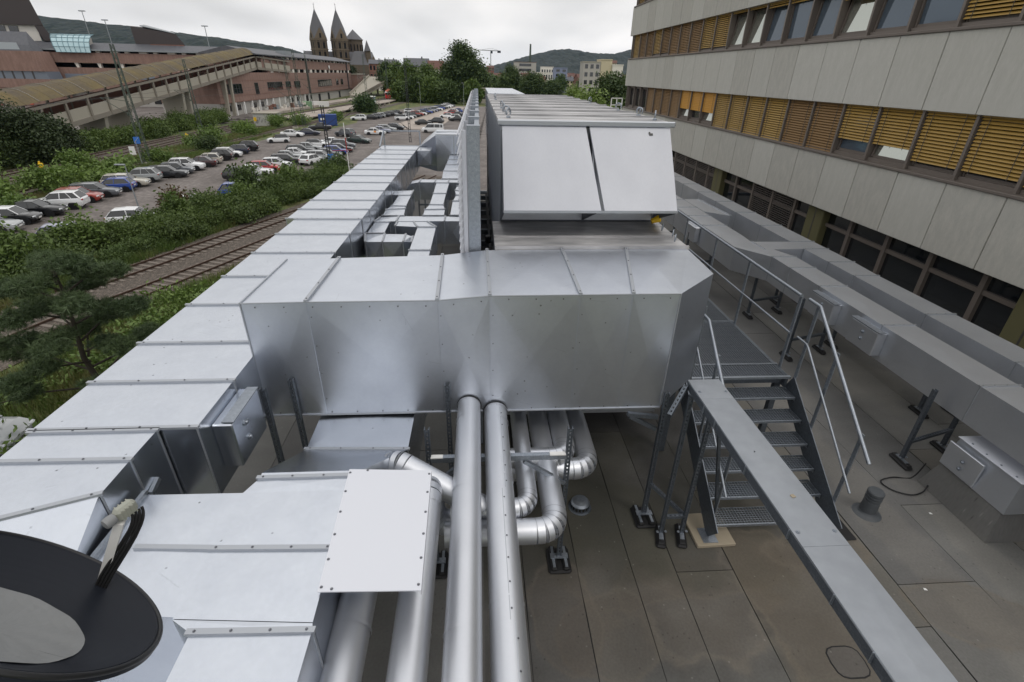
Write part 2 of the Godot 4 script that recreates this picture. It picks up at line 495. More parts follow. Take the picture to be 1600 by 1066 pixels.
func roof_deck() -> void:
	var deck := thing("roof_terrace", "", "")
	tag(deck, "", "", "", "structure")
	var b := MB.new()
	b.lim(-3.85, 11.3, -0.3, -0.006, -24.0, 3.0)
	part("roof_slab", b, M["rubber"], deck)
	var xs := [-3.8, -3.0, -2.1, -1.2, -0.3, 0.45, 1.07, 1.7, 2.2, 2.87, 3.75, 4.65, 5.58, 6.55, 7.55, 8.5, 9.5, 11.25]
	var off := {8: -3.66, 9: -4.9, 11: -3.38, 12: -4.52, 10: -2.9, 7: -6.2, 13: -5.6, 14: -6.2}
	var r := RandomNumberGenerator.new()
	r.seed = 77
	for i in xs.size() - 1:
		var z: float = off.get(i, -r.randf_range(2, 6))
		z += 10.0
		while z > -24.0:
			var z0 := minf(z, 2.9)
			var z1 := maxf(z - 5.0, -23.9)
			z -= 5.0
			if z0 <= z1: continue
			var s := MB.new()
			var top := 0.002 + 0.004 * (i % 2) + r.randf() * 0.002
			var x := float(xs[i]) + 0.006
			var x1 := float(xs[i + 1]) - 0.004
			# edges that wander a little, as hand-welded felt does
			var n := 10
			var pl := []
			for k in n + 1:
				var zz := lerpf(z0 - 0.006, z1 + 0.004, float(k) / n)
				pl.append([Vector3(x + r.randf_range(-0.004, 0.004), top, zz), Vector3(x1 + r.randf_range(-0.004, 0.004), top, zz)])
			for k in n:
				s.quad(pl[k][0], pl[k][1], pl[k + 1][1], pl[k + 1][0])
				s.quad(pl[k][0], pl[k + 1][0], pl[k + 1][0] - Vector3(0, 0.009, 0), pl[k][0] - Vector3(0, 0.009, 0))
				s.quad(pl[k + 1][1], pl[k][1], pl[k][1] - Vector3(0, 0.009, 0), pl[k + 1][1] - Vector3(0, 0.009, 0))
			s.quad(pl[0][1], pl[0][0], pl[0][0] - Vector3(0, 0.009, 0), pl[0][1] - Vector3(0, 0.009, 0))
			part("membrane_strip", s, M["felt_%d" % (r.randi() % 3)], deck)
	# the felt patch by the tray
	var q := []
	for k in 14:
		var a := TAU * k / 14
		q.append(Vector2(3.53 + 0.17 * signf(cos(a)) * pow(absf(cos(a)), 0.6), -2.6 - 0.15 * signf(sin(a)) * pow(absf(sin(a)), 0.6)))
	var o := MB.new()
	for k in 14:
		var p0: Vector2 = q[k]
		var p1: Vector2 = q[(k + 1) % 14]
		o.bar(Vector3(p0.x, 0.010, p0.y), Vector3(p1.x, 0.010, p1.y), 0.012, 0.005)
	part("patch_rim", o, M["rubber"], deck)
	o = MB.new()
	o.slab(q, 0.005, 0.0115)
	part("felt_patch", o, M["felt_1"], deck)
	# the storeys under the roof
	var base := thing("lower_building", "flat roofed wing below the duct roof with plain grey walls", "building")
	b = MB.new()
	b.lim(-3.75, 10.6, G, -0.31, -23.9, 3.0)
	part("wall", b, M["concrete_plain"], base)
	b = MB.new()
	b.lim(-3.95, -3.84, -0.35, 0.12, -24.1, 3.0)
	b.lim(-3.83, 10.2, -0.35, 0.12, -24.15, -24.03)
	part("parapet", b, M["zinc_dark"], base)

const BX := 10.3
const MW := 1.435

func office() -> void:
	var o := thing("office_building", "long grey concrete office block with bands of ribbon windows and yellow blinds", "building", Vector3.ZERO)
	var z_of := func(k: float) -> float: return -10.74 - MW * k
	var r := RandomNumberGenerator.new()
	r.seed = 5
	# body
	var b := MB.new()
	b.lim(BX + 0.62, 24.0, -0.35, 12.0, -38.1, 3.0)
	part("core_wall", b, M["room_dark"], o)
	b = MB.new()
	for y: Array in [[1.6, 3.02], [4.46, 5.96], [7.41, 8.92], [10.33, 11.9]]:
		b.lim(BX + 0.06, BX + 0.6, y[0] + 0.02, y[1] - 0.02, -38.45, 3.0)
		b.lim(BX + 0.6, 24.0, y[0], y[1], -38.5, -38.12)
	b.lim(BX + 0.9, 24.0, G, -0.4, -38.4, 3.0)
	part("floor_slab", b, M["concrete_b"], o)
	b = MB.new()
	b.lim(BX + 0.3, 24.2, 11.92, 12.1, -38.7, 3.0)
	part("roof", b, M["concrete_plain"], o)
	# facade panels, each its own slab
	for row: Array in [[1.57, 3.05], [4.43, 5.99], [7.38, 8.95], [10.3, 11.9]]:
		for k in range(-8, 20):
			var z0: float = z_of.call(k)
			if z0 > 3.0: continue
			var z1: float = z0 - MW
			if k == 19: z1 = -38.58
			var p := MB.new()
			var pr := r.randf() * 0.006
			p.soft(Vector3(BX + 0.06 - pr / 2, (row[0] + row[1]) / 2, (z0 + z1) / 2), Vector3(0.1 + pr, row[1] - row[0], z0 - z1 - 0.022), 0.008)
			part("facade_panel", p, M[["concrete", "concrete_b", "concrete_c"][r.randi() % 3]], o)
		var e := MB.new()
		e.lim(BX + 0.02, 24.0, row[0], row[1], -38.70, -38.58)
		part("end_panel", e, M["concrete"], o)
	for y: float in [3.05, 5.99, 8.95]:
		b = MB.new()
		b.soft(Vector3(BX + 0.17, y + 0.035, -17.8), Vector3(0.42, 0.07, 41.3), 0.012)
		part("window_sill", b, M["sill_brown"], o)
	# ribbon windows: share of the opening that the blind covers, its colour, and what the glass does (0 dark, 1 tilted and bright, 2 bluish)
	var low := {-5: [0.5, 0, 0], -4: [0.8, 0, 0], -3: [1, 0, 0], -2: [0.9, 0, 0], -1: [0.86, 0, 0], 0: [0.83, 0, 0], 1: [0.70, 0, 1], 2: [0.66, 0, 2], 3: [1, 1, 0], 4: [1, 1, 0], 5: [1, 0, 0], 6: [1, 0, 0], 7: [1, 0, 0], 8: [1, 0, 0], 9: [0.62, 2, 1], 10: [0.62, 2, 0], 11: [0.6, 2, 1], 12: [1, 1, 0], 13: [1, 0, 0], 14: [1, 0, 0], 15: [1, 1, 0], 16: [0, 0, 0], 17: [0, 0, 0], 18: [0, 0, 0], 19: [0, 0, 0]}
	var high := {-5: [0.5, 0, 0], -4: [0.6, 0, 0], -3: [1, 0, 0], -2: [0.7, 0, 0], -1: [0.9, 0, 0], 0: [0.88, 0, 0], 1: [0.12, 0, 2], 2: [0.12, 0, 2], 3: [0.3, 0, 1], 4: [0.1, 0, 2], 5: [0.1, 0, 2], 6: [0.1, 0, 2], 7: [0.08, 0, 1], 8: [0.08, 0, 1], 9: [0.88, 0, 1], 10: [0.88, 0, 1], 11: [1, 1, 0], 12: [1, 1, 0], 13: [1, 1, 0], 14: [0.9, 0, 1], 15: [0.9, 0, 0], 16: [1, 0, 0], 17: [1, 0, 0], 18: [1, 0, 0], 19: [1, 0, 0]}
	var cut := 0
	for rowi in 3:
		var y0: float = [3.12, 6.06, 9.02][rowi]
		var y1: float = [4.43, 7.38, 10.3][rowi]
		for k in range(-7, 20):
			var z0: float = z_of.call(k)
			var z1: float = z0 - MW if k < 19 else -38.2
			var st: Array = (low if rowi == 0 else high).get(k, [1, 0, 0])
			if rowi == 2: st = [[1.0, 0.6, 0.3][absi(k) % 3], k % 2 if k > 8 else 0, k % 3]
			var zm := (z0 + z1) / 2
			var w := z0 - z1
			var f := MB.new()
			f.lim(BX + 0.10, BX + 0.32, y0, y1, z0 + 0.036, z0 - 0.036)
			f.lim(BX + 0.17, BX + 0.29, y0, y0 + 0.09, z0 - 0.045, z1 + 0.045)
			f.lim(BX + 0.18, BX + 0.29, y1 - 0.06, y1, z0 - 0.045, z1 + 0.045)
			if k == 19: f.lim(BX + 0.06, BX + 0.36, y0, y1, z1 + 0.045, z1 - 0.045)
			var wf := part("window", f, M["frame_brown"], o)
			# sash and pane, tipped inwards a little where the window stands open
			var s := MB.new()
			var tip: float = 0.16 if st[2] == 1 else (0.10 if st[2] == 2 and k % 2 == 0 else 0.0)
			var a := BX + 0.26
			var bt := a + tip
			var zs := [z0 - 0.05, z1 + 0.05]
			for t: float in zs: s.bar(Vector3(a, y0 + 0.1, t + (-0.035 if t == zs[0] else 0.035)), Vector3(bt, y1 - 0.07, t + (-0.035 if t == zs[0] else 0.035)), 0.07, 0.05)
			s.bar(Vector3(a, y0 + 0.125, zs[0] - 0.07), Vector3(a, y0 + 0.125, zs[1] + 0.07), 0.05, 0.07)
			s.bar(Vector3(bt, y1 - 0.10, zs[0] - 0.07), Vector3(bt, y1 - 0.10, zs[1] + 0.07), 0.05, 0.06)
			part("sash", s, M["sill_brown"], wf)
			var g := MB.new()
			var za: float = zs[0] - 0.07
			var zb: float = zs[1] + 0.07
			g.hexa([Vector3(bt + 0.01, y1 - 0.13, za), Vector3(bt + 0.02, y1 - 0.13, za), Vector3(a + 0.02, y0 + 0.16, za), Vector3(a + 0.01, y0 + 0.16, za), Vector3(bt + 0.01, y1 - 0.13, zb), Vector3(bt + 0.02, y1 - 0.13, zb), Vector3(a + 0.02, y0 + 0.16, zb), Vector3(a + 0.01, y0 + 0.16, zb)])
			part("pane", g, M[["glass_dark", "glass_mirror", "glass_blue"][st[2]]], wf)
			if st[0] <= 0.0: continue
			# the blind: head box, slats, two ladder cords
			var dull: bool = st[1] == 1
			var bm: Material = M[["blind_bright", "blind_dull", "blind_orange"][st[1]]]
			if k > 11 and st[1] == 0: bm = M["blind_dull"] if (k * 7) % 3 else M["blind_bright"]
			var hb := MB.new()
			hb.lim(BX + 0.13, BX + 0.2, y1 - 0.035, y1 - 0.005, z0 - 0.06, z1 + 0.06)
			var bl := part("blind", hb, bm, o)
			var n := int(round((y1 - y0 - 0.03) * float(st[0]) / 0.072))
			var many := MB.new()
			var single: bool = rowi < 2 and k >= -2 and k <= 4 and cut + n < 290
			for j in n:
				var yy := y1 - 0.06 - j * 0.072
				var tilt := 0.9 if dull else (1.3 if st[1] == 2 else 0.78)
				var sb := MB.new() if single else many
				# a shallow curved slat of two faces
				var bas := Basis(Vector3.BACK, tilt)
				var c := Vector3(BX + 0.165, yy, zm)
				sb.box(c + bas * Vector3(-0.019, 0.002, 0), Vector3(0.04, 0.003, w - 0.13), bas * Basis(Vector3.BACK, 0.16))
				sb.box(c + bas * Vector3(0.019, 0.002, 0), Vector3(0.04, 0.003, w - 0.13), bas * Basis(Vector3.BACK, -0.16))
				if single:
					part("slat", sb, bm, bl)
					cut += 1
			if not single: tag(part("slat", many, bm, bl), "", "", "", "stuff")
			for zc: float in [z0 - 0.28, z1 + 0.28]:
				var cd := MB.new()
				cd.lim(BX + 0.115, BX + 0.121, y1 - 0.05 - n * 0.072, y1 - 0.03, zc + 0.006, zc - 0.006)
				part("cord", cd, M["frame_dark"], bl)
	# ground floor: dark glazing set back under the first band, ochre columns
	for k in range(-7, 20):
		var z0: float = z_of.call(k)
		var z1: float = z0 - MW
		var f := MB.new()
		var xg := BX + 0.45
		f.lim(xg - 0.08, xg + 0.1, 0.05, 1.57, z0 + 0.06, z0 - 0.06)
		f.lim(xg - 0.05, xg + 0.08, 1.02, 1.12, z0 - 0.06, z1 + 0.06)
		f.lim(xg - 0.05, xg + 0.08, 0.05, 0.2, z0 - 0.06, z1 + 0.06)
		var wf := part("window", f, M["frame_brown"], o)
		var g := MB.new()
		g.lim(xg + 0.02, xg + 0.03, 0.2, 1.02, z0 - 0.06, z1 + 0.06)
		g.lim(xg + 0.02, xg + 0.03, 1.12, 1.57, z0 - 0.06, z1 + 0.06)
		part("pane", g, M["glass_dark"], wf)
		if k in [4, 5, 8, 9, 10, 11]:
			var s := MB.new()
			for j in 18: s.box(Vector3(xg - 0.07, 1.5 - j * 0.07, (z0 + z1) / 2), Vector3(0.06, 0.004, MW - 0.16), Basis(Vector3.BACK, -0.9))
			tag(part("grey_blind", s, M["blind_grey"], o), "closed grey blind of the ground floor", "", "", "stuff")
	for zc: float in [-0.9, -8.0, -15.1, -22.3, -29.4]:
		var c := MB.new()
		c.soft(Vector3(BX + 0.42, 0.78, zc), Vector3(0.36, 1.57, 0.8), 0.02)
		part("column", c, M["column_ochre"], o)
		c = MB.new()
		c.lim(BX + 0.236, BX + 0.245, 0.0, 1.56, zc + 0.02, zc - 0.02)
		part("column_joint", c, M["frame_dark"], o)

# ---- ducts
func ring(xl: float, zl: float, xr: float, zr: float, y0: float, y1: float) -> Array:
	return [Vector3(xl, y1, zl), Vector3(xr, y1, zr), Vector3(xr, y0, zr), Vector3(xl, y0, zl)]

# a run of sheet duct through cross-sections (top left, top right, bottom right, bottom left, looking along the run):
# each length is a section with cross-broken faces, each joint a bolted flange
func duct(t: Node3D, rings: Array, m: Material, e := 0.010, flanges := true, skip := [], fl := 0.022) -> void:
	for i in rings.size() - 1:
		var a: Array = rings[i]
		var c: Array = rings[i + 1]
		var b := MB.new()
		var p := []
		p.append_array(a); p.append_array(c)
		for q: Array in [[0, 1, 5, 4], [1, 2, 6, 5], [2, 3, 7, 6], [3, 0, 4, 7]]:
			b.peak(p[q[0]], p[q[1]], p[q[2]], p[q[3]], e)
		if i == 0: b.peak(a[1], a[0], a[3], a[2], e)
		if i == rings.size() - 2: b.peak(c[0], c[1], c[2], c[3], e)
		part("duct_section", b, m, t)
	if not flanges: return
	for i in range(0, rings.size()):
		if i in skip: continue
		var a: Array = rings[i]
		var nx: Vector3 = (a[1] - a[0]).normalized()
		var b := MB.new()
		var h := fl
		b.bar(a[0] + Vector3(0, h * 0.3, 0) - nx * 0.02, a[1] + Vector3(0, h * 0.3, 0) + nx * 0.02, 0.035, h)
		b.bar(a[1] + nx * 0.002, a[2] + nx * 0.002, 0.012, 0.010, nx)
		b.bar(a[3] - nx * 0.002, a[0] - nx * 0.002, 0.012, 0.010, nx)
		var f := part("flange", b, M["seam_metal"], t)
		b = MB.new()
		var w: float = a[0].distance_to(a[1])
		for k in 4:
			b.bolt(a[0].lerp(a[1], [0.04, 0.34, 0.66, 0.96][k]) + Vector3(0, h * 0.8, 0), 0.006 if w > 0.6 else 0.005)
		part("bolt", b, M["bolt_metal"], f)

func left_duct() -> void:
	var t := thing("supply_duct", "long straight rectangular metal duct along the left roof edge, made of metre lengths", "air duct")
	var y0 := 1.71
	var y1 := 2.46
	var rings := []
	for z: float in [-3.34, -4.03, -4.78, -5.76, -6.72, -7.75, -8.79, -9.8]:
		rings.append(ring(-3.54, z, -2.28, z, y0, y1))
	duct(t, rings, M["duct_sheet"], 0.008)
	rings = []
	for z: float in [-9.83, -10.6, -11.45, -12.48, -13.5, -14.47, -15.46, -16.5, -17.5, -18.6, -19.7, -20.9]:
		rings.append(ring(-3.71, z, -2.28, z, y0, y1))
	duct(t, rings, M["duct_sheet"], 0.008)
	# the near end: narrower, then cut off at a slant and falling to the branch
	duct(t, [ring(-3.52, -2.25, -2.565, -2.63, y0, y1), ring(-3.52, -2.98, -2.57, -2.97, y0, y1), ring(-3.52, -3.315, -2.57, -3.315, y0, y1)], M["duct_sheet"], 0.006)
	duct(t, [ring(-3.5, -1.70, -2.495, -1.97, 1.45, 2.2), [Vector3(-3.52, 2.46, -2.235), Vector3(-2.565, 2.46, -2.615), Vector3(-2.565, 1.71, -2.615), Vector3(-3.52, 1.71, -2.235)]], M["duct_sheet"], 0.004, false)
	var b := MB.new()
	b.soft(Vector3(-2.19, 2.12, -3.79), Vector3(0.17, 0.46, 0.56), 0.012)
	var d := part("access_door", b, M["duct_sheet"], t)
	b = MB.new()
	b.bolt(Vector3(-2.105, 2.22, -3.72), 0.02, Vector3.RIGHT); b.bolt(Vector3(-2.105, 2.06, -3.72), 0.02, Vector3.RIGHT)
	b.bar(Vector3(-2.1, 2.22, -3.76), Vector3(-2.1, 2.22, -3.68), 0.015, 0.02)
	part("door_latch", b, M["zinc"], d)
	b = MB.new()
	b.bar(Vector3(-2.14, 2.365, -3.52), Vector3(-2.14, 2.365, -4.06), 0.10, 0.012)
	part("drip_edge", b, M["zinc"], d)
	# the Z-shaped duct hook below the near end
	b = MB.new()
	b.bar(Vector3(-2.55, 2.1, -3.0), Vector3(-2.55, 1.75, -3.0), 0.03, 0.04)
	b.bar(Vector3(-2.55, 2.1, -3.0), Vector3(-2.55, 2.14, -3.12), 0.03, 0.04)
	part("bracket", b, M["zinc"], t)

func cross_duct() -> void:
	var t := thing("cross_duct", "big bulky metal duct crossing the roof in front of the air handling unit", "air duct")
	var xs := [-2.28, -1.67, -0.42, 0.095, 0.99, 1.52, 2.0]
	var back := [-5.78, -5.8, -5.88, -5.94, -5.95, -5.95, -5.96]
	var xb := [-2.26, -1.66, -0.45, 0.09, 1.02, 1.83, 2.62]
	var yt := [3.025, 3.035, 3.042, 3.085, 3.09, 3.092, 3.093]
	var y0 := 1.72
	for i in 6:
		var b := MB.new()
		var a0 := Vector3(xs[i], y0, -4.5)
		var a1 := Vector3(xs[i + 1], y0, -4.5)
		var t0 := Vector3(xs[i], yt[i], -4.5)
		var t1 := Vector3(xs[i + 1], yt[i + 1], -4.5)
		var k0 := Vector3(xb[i], yt[i] , back[i])
		var k1 := Vector3(xb[i + 1], yt[i + 1], back[i + 1])
		b.peak(a0, a1, t1, t0, 0.016)                      # front
		b.peak(t0, t1, k1, k0, 0.012)                      # top
		b.peak(Vector3(k1.x, y0, k1.z), Vector3(k0.x, y0, k0.z), k0, k1, 0.01)
		b.quad(a1, a0, Vector3(k0.x, y0, k0.z), Vector3(k1.x, y0, k1.z))
		if i == 0: b.peak(Vector3(k0.x, y0, k0.z), a0, t0, k0, 0.01)
		if i == 5:   # the cut-off right corner
			var c0 := Vector3(2.58, y0, -5.07)
			var c1 := Vector3(2.58, 3.093, -5.07)
			b.peak(a1, c0, c1, t1, 0.008)
			b.peak(c0, Vector3(k1.x, y0, k1.z), k1, c1, 0.008)
			b.tri(t1, c1, k1)
			b.tri(a1, Vector3(k1.x, y0, k1.z), c0)
		part("duct_section", b, M["duct_sheet_matt"], t)
		# joint strips: a raised clip on top, a thin lap down the front
		if i > 0:
			var f := MB.new()
			f.bar(t0 + Vector3(0, 0.012, 0.004), k0 + Vector3(0, 0.012, 0), 0.035, 0.026)
			var p := part("flange", f, M["seam_metal"], t)
			f = MB.new()
			for k in 4: f.bolt(t0.lerp(k0, 0.03 + 0.31 * k) + Vector3(0, 0.025, 0), 0.006)
			part("bolt", f, M["bolt_metal"], p)
			f = MB.new()
			f.bar(a0 + Vector3(0, 0, 0.0035), t0 + Vector3(0, 0, 0.0035), 0.006, 0.007, Vector3.BACK)
			part("lap_joint", f, M["duct_sheet_matt"], t)
	var f := MB.new()
	for i in 6:
		f.bar(Vector3(xs[i], yt[i] + 0.003, -4.497), Vector3(xs[i + 1], yt[i + 1] + 0.003, -4.497), 0.016, 0.010)
		f.bar(Vector3(xs[i], y0 - 0.003, -4.497), Vector3(xs[i + 1], y0 - 0.003, -4.497), 0.02, 0.012)
	f.bar(Vector3(-2.283, y0, -4.497), Vector3(-2.283, 3.025, -4.497), 0.012, 0.012, Vector3.BACK)
	f.bar(Vector3(-2.283, 3.03, -4.49), Vector3(-2.263, 3.03, -5.78), 0.014, 0.014)
	f.bar(Vector3(2.003, y0, -4.497), Vector3(2.003, 3.093, -4.497), 0.012, 0.012, Vector3.BACK)
	part("edge_trim", f, M["seam_metal"], t)
	f = MB.new()
	for k in 16:
		var x := -2.15 + k * 0.27
		var yy := lerpf(3.0, 3.065, clampf((x + 0.4) / 0.6, 0, 1))
		f.bolt(Vector3(x, yy - 0.012, -4.494), 0.005, Vector3.BACK)
		f.bolt(Vector3(x, y0 + 0.03, -4.494), 0.005, Vector3.BACK)
	for i in [1, 2, 3, 4]:
		for k in 4: f.bolt(Vector3(xs[i] + 0.03, y0 + 0.2 + k * 0.32, -4.496), 0.004, Vector3.BACK)
	part("screw_row", f, M["bolt_metal"], t)
	# posts on the front face and under it
	post_frame("duct_support", "galvanised strut post under the left end of the cross duct", [[-2.14, -4.22, 2.24], [-1.95, -4.44, 2.2]], 0.0)
	post_frame("duct_support", "galvanised strut post bolted to the right front corner of the cross duct", [[2.045, -4.45, 1.93]], 0.0)
	post_frame("duct_support", "thin slotted strut behind the left front pipe under the cross duct", [[-0.36, -4.44, 2.1]], 0.0)
	var o := thing("duct_cantilever", "slotted strut bracket between the cross duct and the cable tray", "bracket")
	var b := MB.new()
	ladder(b, Vector3(1.9, 1.98, -4.0), Vector3(2.15, 2.15, -4.28), 0.045)
	part("arm", b, M["zinc_dark"], o)
	b = MB.new()
	b.bar(Vector3(1.65, 1.66, -4.42), Vector3(1.98, 1.45, -4.45), 0.045, 0.045); b.bar(Vector3(1.62, 1.69, -4.42), Vector3(1.98, 1.62, -4.45), 0.045, 0.045)
	part("brace", b, M["zinc_dark"], o)
	b = MB.new()
	b.bar(Vector3(1.1, 0.75, -6.5), Vector3(3.1, 0.75, -6.5), 0.05, 0.05)
	part("cross_rail", b, M["zinc_dark"], o)

# slotted channel: two flanges and rungs
func ladder(b: MB, p: Vector3, q: Vector3, w: float) -> void:
	var d := (q - p).normalized()
	var up := Vector3.UP if absf(d.y) < 0.9 else Vector3.BACK
	var s := d.cross(up).normalized() * w * 0.42
	var k := s.cross(d).normalized() * w * 0.5
	b.bar(p + s - k * 0.5, q + s - k * 0.5, w * 0.16, w, up); b.bar(p - s - k * 0.5, q - s - k * 0.5, w * 0.16, w, up)
	var l := p.distance_to(q)
	var n := int(l / 0.05)
	for i in n:
		b.bar(p + d * (i + 0.1) * l / n + k * 0.1, p + d * (i + 0.62) * l / n + k * 0.1, w * 0.7, 0.006, up)
	b.bar(p + s * 0.6 + k * 0.1, q + s * 0.6 + k * 0.1, w * 0.22, 0.005, up); b.bar(p - s * 0.6 + k * 0.1, q - s * 0.6 + k * 0.1, w * 0.22, 0.005, up)

func foot(t: Node3D, x: float, z: float, turn := 0.0, wide := true) -> void:
	var bs := Basis(Vector3.UP, turn)
	var b := MB.new()
	if wide:
		b.soft(Vector3(x, 0.03, z), Vector3(0.26, 0.05, 0.34), 0.02, bs)
		for s: float in [-0.07, 0.07]: b.soft(Vector3(x, 0.07, z) + bs * Vector3(s, 0, 0), Vector3(0.07, 0.05, 0.32), 0.012, bs)
	else:
		b.soft(Vector3(x, 0.03, z), Vector3(0.12, 0.05, 0.36), 0.02, bs)
		b.soft(Vector3(x, 0.065, z), Vector3(0.08, 0.03, 0.32), 0.01, bs)
	var f := part("rubber_foot", b, M["rubber"], t)
	b = MB.new()
	if wide:
		for s: float in [-0.07, 0.07]: b.box(Vector3(x, 0.098, z) + bs * Vector3(s, 0, 0), Vector3(0.03, 0.008, 0.28), bs)
		b.box(Vector3(x, 0.11, z), Vector3(0.2, 0.012, 0.07), bs)
	else: b.box(Vector3(x, 0.085, z), Vector3(0.05, 0.01, 0.2), bs)
	b.bolt(Vector3(x + 0.05, 0.115, z + 0.01), 0.012); b.bolt(Vector3(x - 0.05, 0.115, z + 0.01), 0.012)
	part("foot_bracket", b, M["zinc"], f)

func post_frame(called: String, label: String, posts: Array, beam_y: float, turn := 0.0, wide := true, group := "") -> Node3D:
	var t := thing(called, label, "support", Vector3.ZERO, 0.0, group)
	for p: Array in posts:
		var b := MB.new()
		ladder(b, Vector3(p[0], 0.1, p[1]), Vector3(p[0], p[2], p[1]), 0.05)
		part("post", b, M["zinc_dark"], t)
		foot(t, p[0], p[1], turn, wide)
	if beam_y > 0.0 and posts.size() > 1:
		var b := MB.new()
		ladder(b, Vector3(posts[0][0], beam_y, posts[0][1]), Vector3(posts[1][0], beam_y, posts[1][1]), 0.045)
		part("cross_bar", b, M["zinc_dark"], t)
	return t

func branch_and_lid() -> void:
	var t := thing("branch_duct", "wide low metal duct branching towards the camera beside the satellite dish", "air duct")
	var y1 := 2.2
	var y0 := 1.45
	# crosswise part, from under the left duct to the corner
	duct(t, [[Vector3(-2.49, y1, -2.88), Vector3(-2.49, y1, -1.97), Vector3(-2.49, y0, -1.97), Vector3(-2.49, y0, -2.88)], [Vector3(-1.79, y1, -2.87), Vector3(-1.79, y1, -1.9), Vector3(-1.79, y0, -1.9), Vector3(-1.79, y0, -2.87)]], M["duct_sheet"], 0.006, true, [0, 1])
	# running part towards the camera
	duct(t, [ring(-1.62, 0.4, -0.96, 0.4, y0, y1), ring(-1.63, -0.7, -0.97, -0.7, y0, y1), ring(-1.65, -1.80, -0.975, -1.78, y0, y1), ring(-1.79, -1.885, -0.984, -1.825, y0, y1)], M["duct_sheet"], 0.006, true, [3])
	duct(t, [ring(-1.79, -1.89, -0.985, -1.83, y0, y1), ring(-1.79, -2.37, -1.0, -2.34, y0, y1), ring(-1.79, -2.87, -0.99, -2.87, y0, y1), ring(-1.725, -3.02, -0.985, -3.02, y0, y1)], M["duct_sheet"], 0.006, true, [0, 2])
	# falls behind to the low duct under the cross duct
	duct(t, [[Vector3(-1.73, y1, -3.08), Vector3(-0.96, y1, -3.08), Vector3(-0.96, y0, -3.08), Vector3(-1.73, y0, -3.08)], [Vector3(-1.74, 1.68, -3.97), Vector3(-0.74, 1.68, -3.93), Vector3(-0.74, 1.0, -3.93), Vector3(-1.74, 1.0, -3.97)], [Vector3(-1.76, 1.68, -5.4), Vector3(-0.73, 1.68, -5.4), Vector3(-0.73, 1.0, -5.4), Vector3(-1.76, 1.0, -5.4)]], M["duct_sheet"], 0.012, true, [0])
	duct(t, [ring(-1.72, -3.02, -0.965, -3.02, y0, y1 - 0.001), ring(-1.73, -3.08, -0.96, -3.08, y0, y1 - 0.001)], M["duct_sheet"], 0.0, false)
	var b := MB.new()
	b.bar(Vector3(-2.5, 2.215, -2.02), Vector3(-2.5, 2.215, -2.9), 0.03, 0.03)
	part("corner_angle", b, M["zinc"], t)
	b = MB.new()
	b.bar(Vector3(-2.29, 2.21, -2.40), Vector3(-1.79, 2.207, -2.372), 0.035, 0.022)
	part("flange", b, M["seam_metal"], t)
	var l := thing("low_duct", "lower grey duct seen below the dish at the bottom of the picture", "air duct")
	duct(l, [ring(-2.75, 0.2, -1.75, 0.2, 0.7, 1.2), ring(-2.75, -1.0, -1.75, -1.0, 0.7, 1.2), ring(-2.75, -2.15, -1.75, -2.15, 0.7, 1.2)], M["duct_sheet"], 0.008)
	var c := thing("pipe_cover", "white flat sheet lid screwed over the start of two pipes", "cover")
	b = MB.new()
	b.slab([Vector2(-1.0, -2.0), Vector2(-0.38, -1.98), Vector2(-0.40, -3.02), Vector2(-1.045, -3.06)], 2.224, 2.232)
	b.slab([Vector2(-0.385, -1.98), Vector2(-0.38, -1.98), Vector2(-0.40, -3.02), Vector2(-0.405, -3.02)], 2.19, 2.2235)
	part("sheet", b, M["lid_white"], c)
	b = MB.new()
	for k in 6:
		var q := k / 5.0
		b.bolt(Vector3(lerpf(-0.985, -1.03, q), 2.232, lerpf(-2.03, -3.02, q)), 0.0065)
		b.bolt(Vector3(lerpf(-0.40, -0.415, q), 2.232, lerpf(-2.02, -2.98, q)), 0.0065)
	b.bolt(Vector3(-0.92, 2.232, -2.015), 0.0065); b.bolt(Vector3(-0.9, 2.232, -3.04), 0.0065)
	part("screw", b, M["bolt_metal"], c)

func bend(p: Vector3, d0: Vector3, d1: Vector3, r: float) -> Array:
	var out := []
	for k in 6:
		var t := k / 5.0
		var a := p - d0 * r
		var b := p + d1 * r
		out.append(a.lerp(p, t).lerp(p.lerp(b, t), t))
	return out

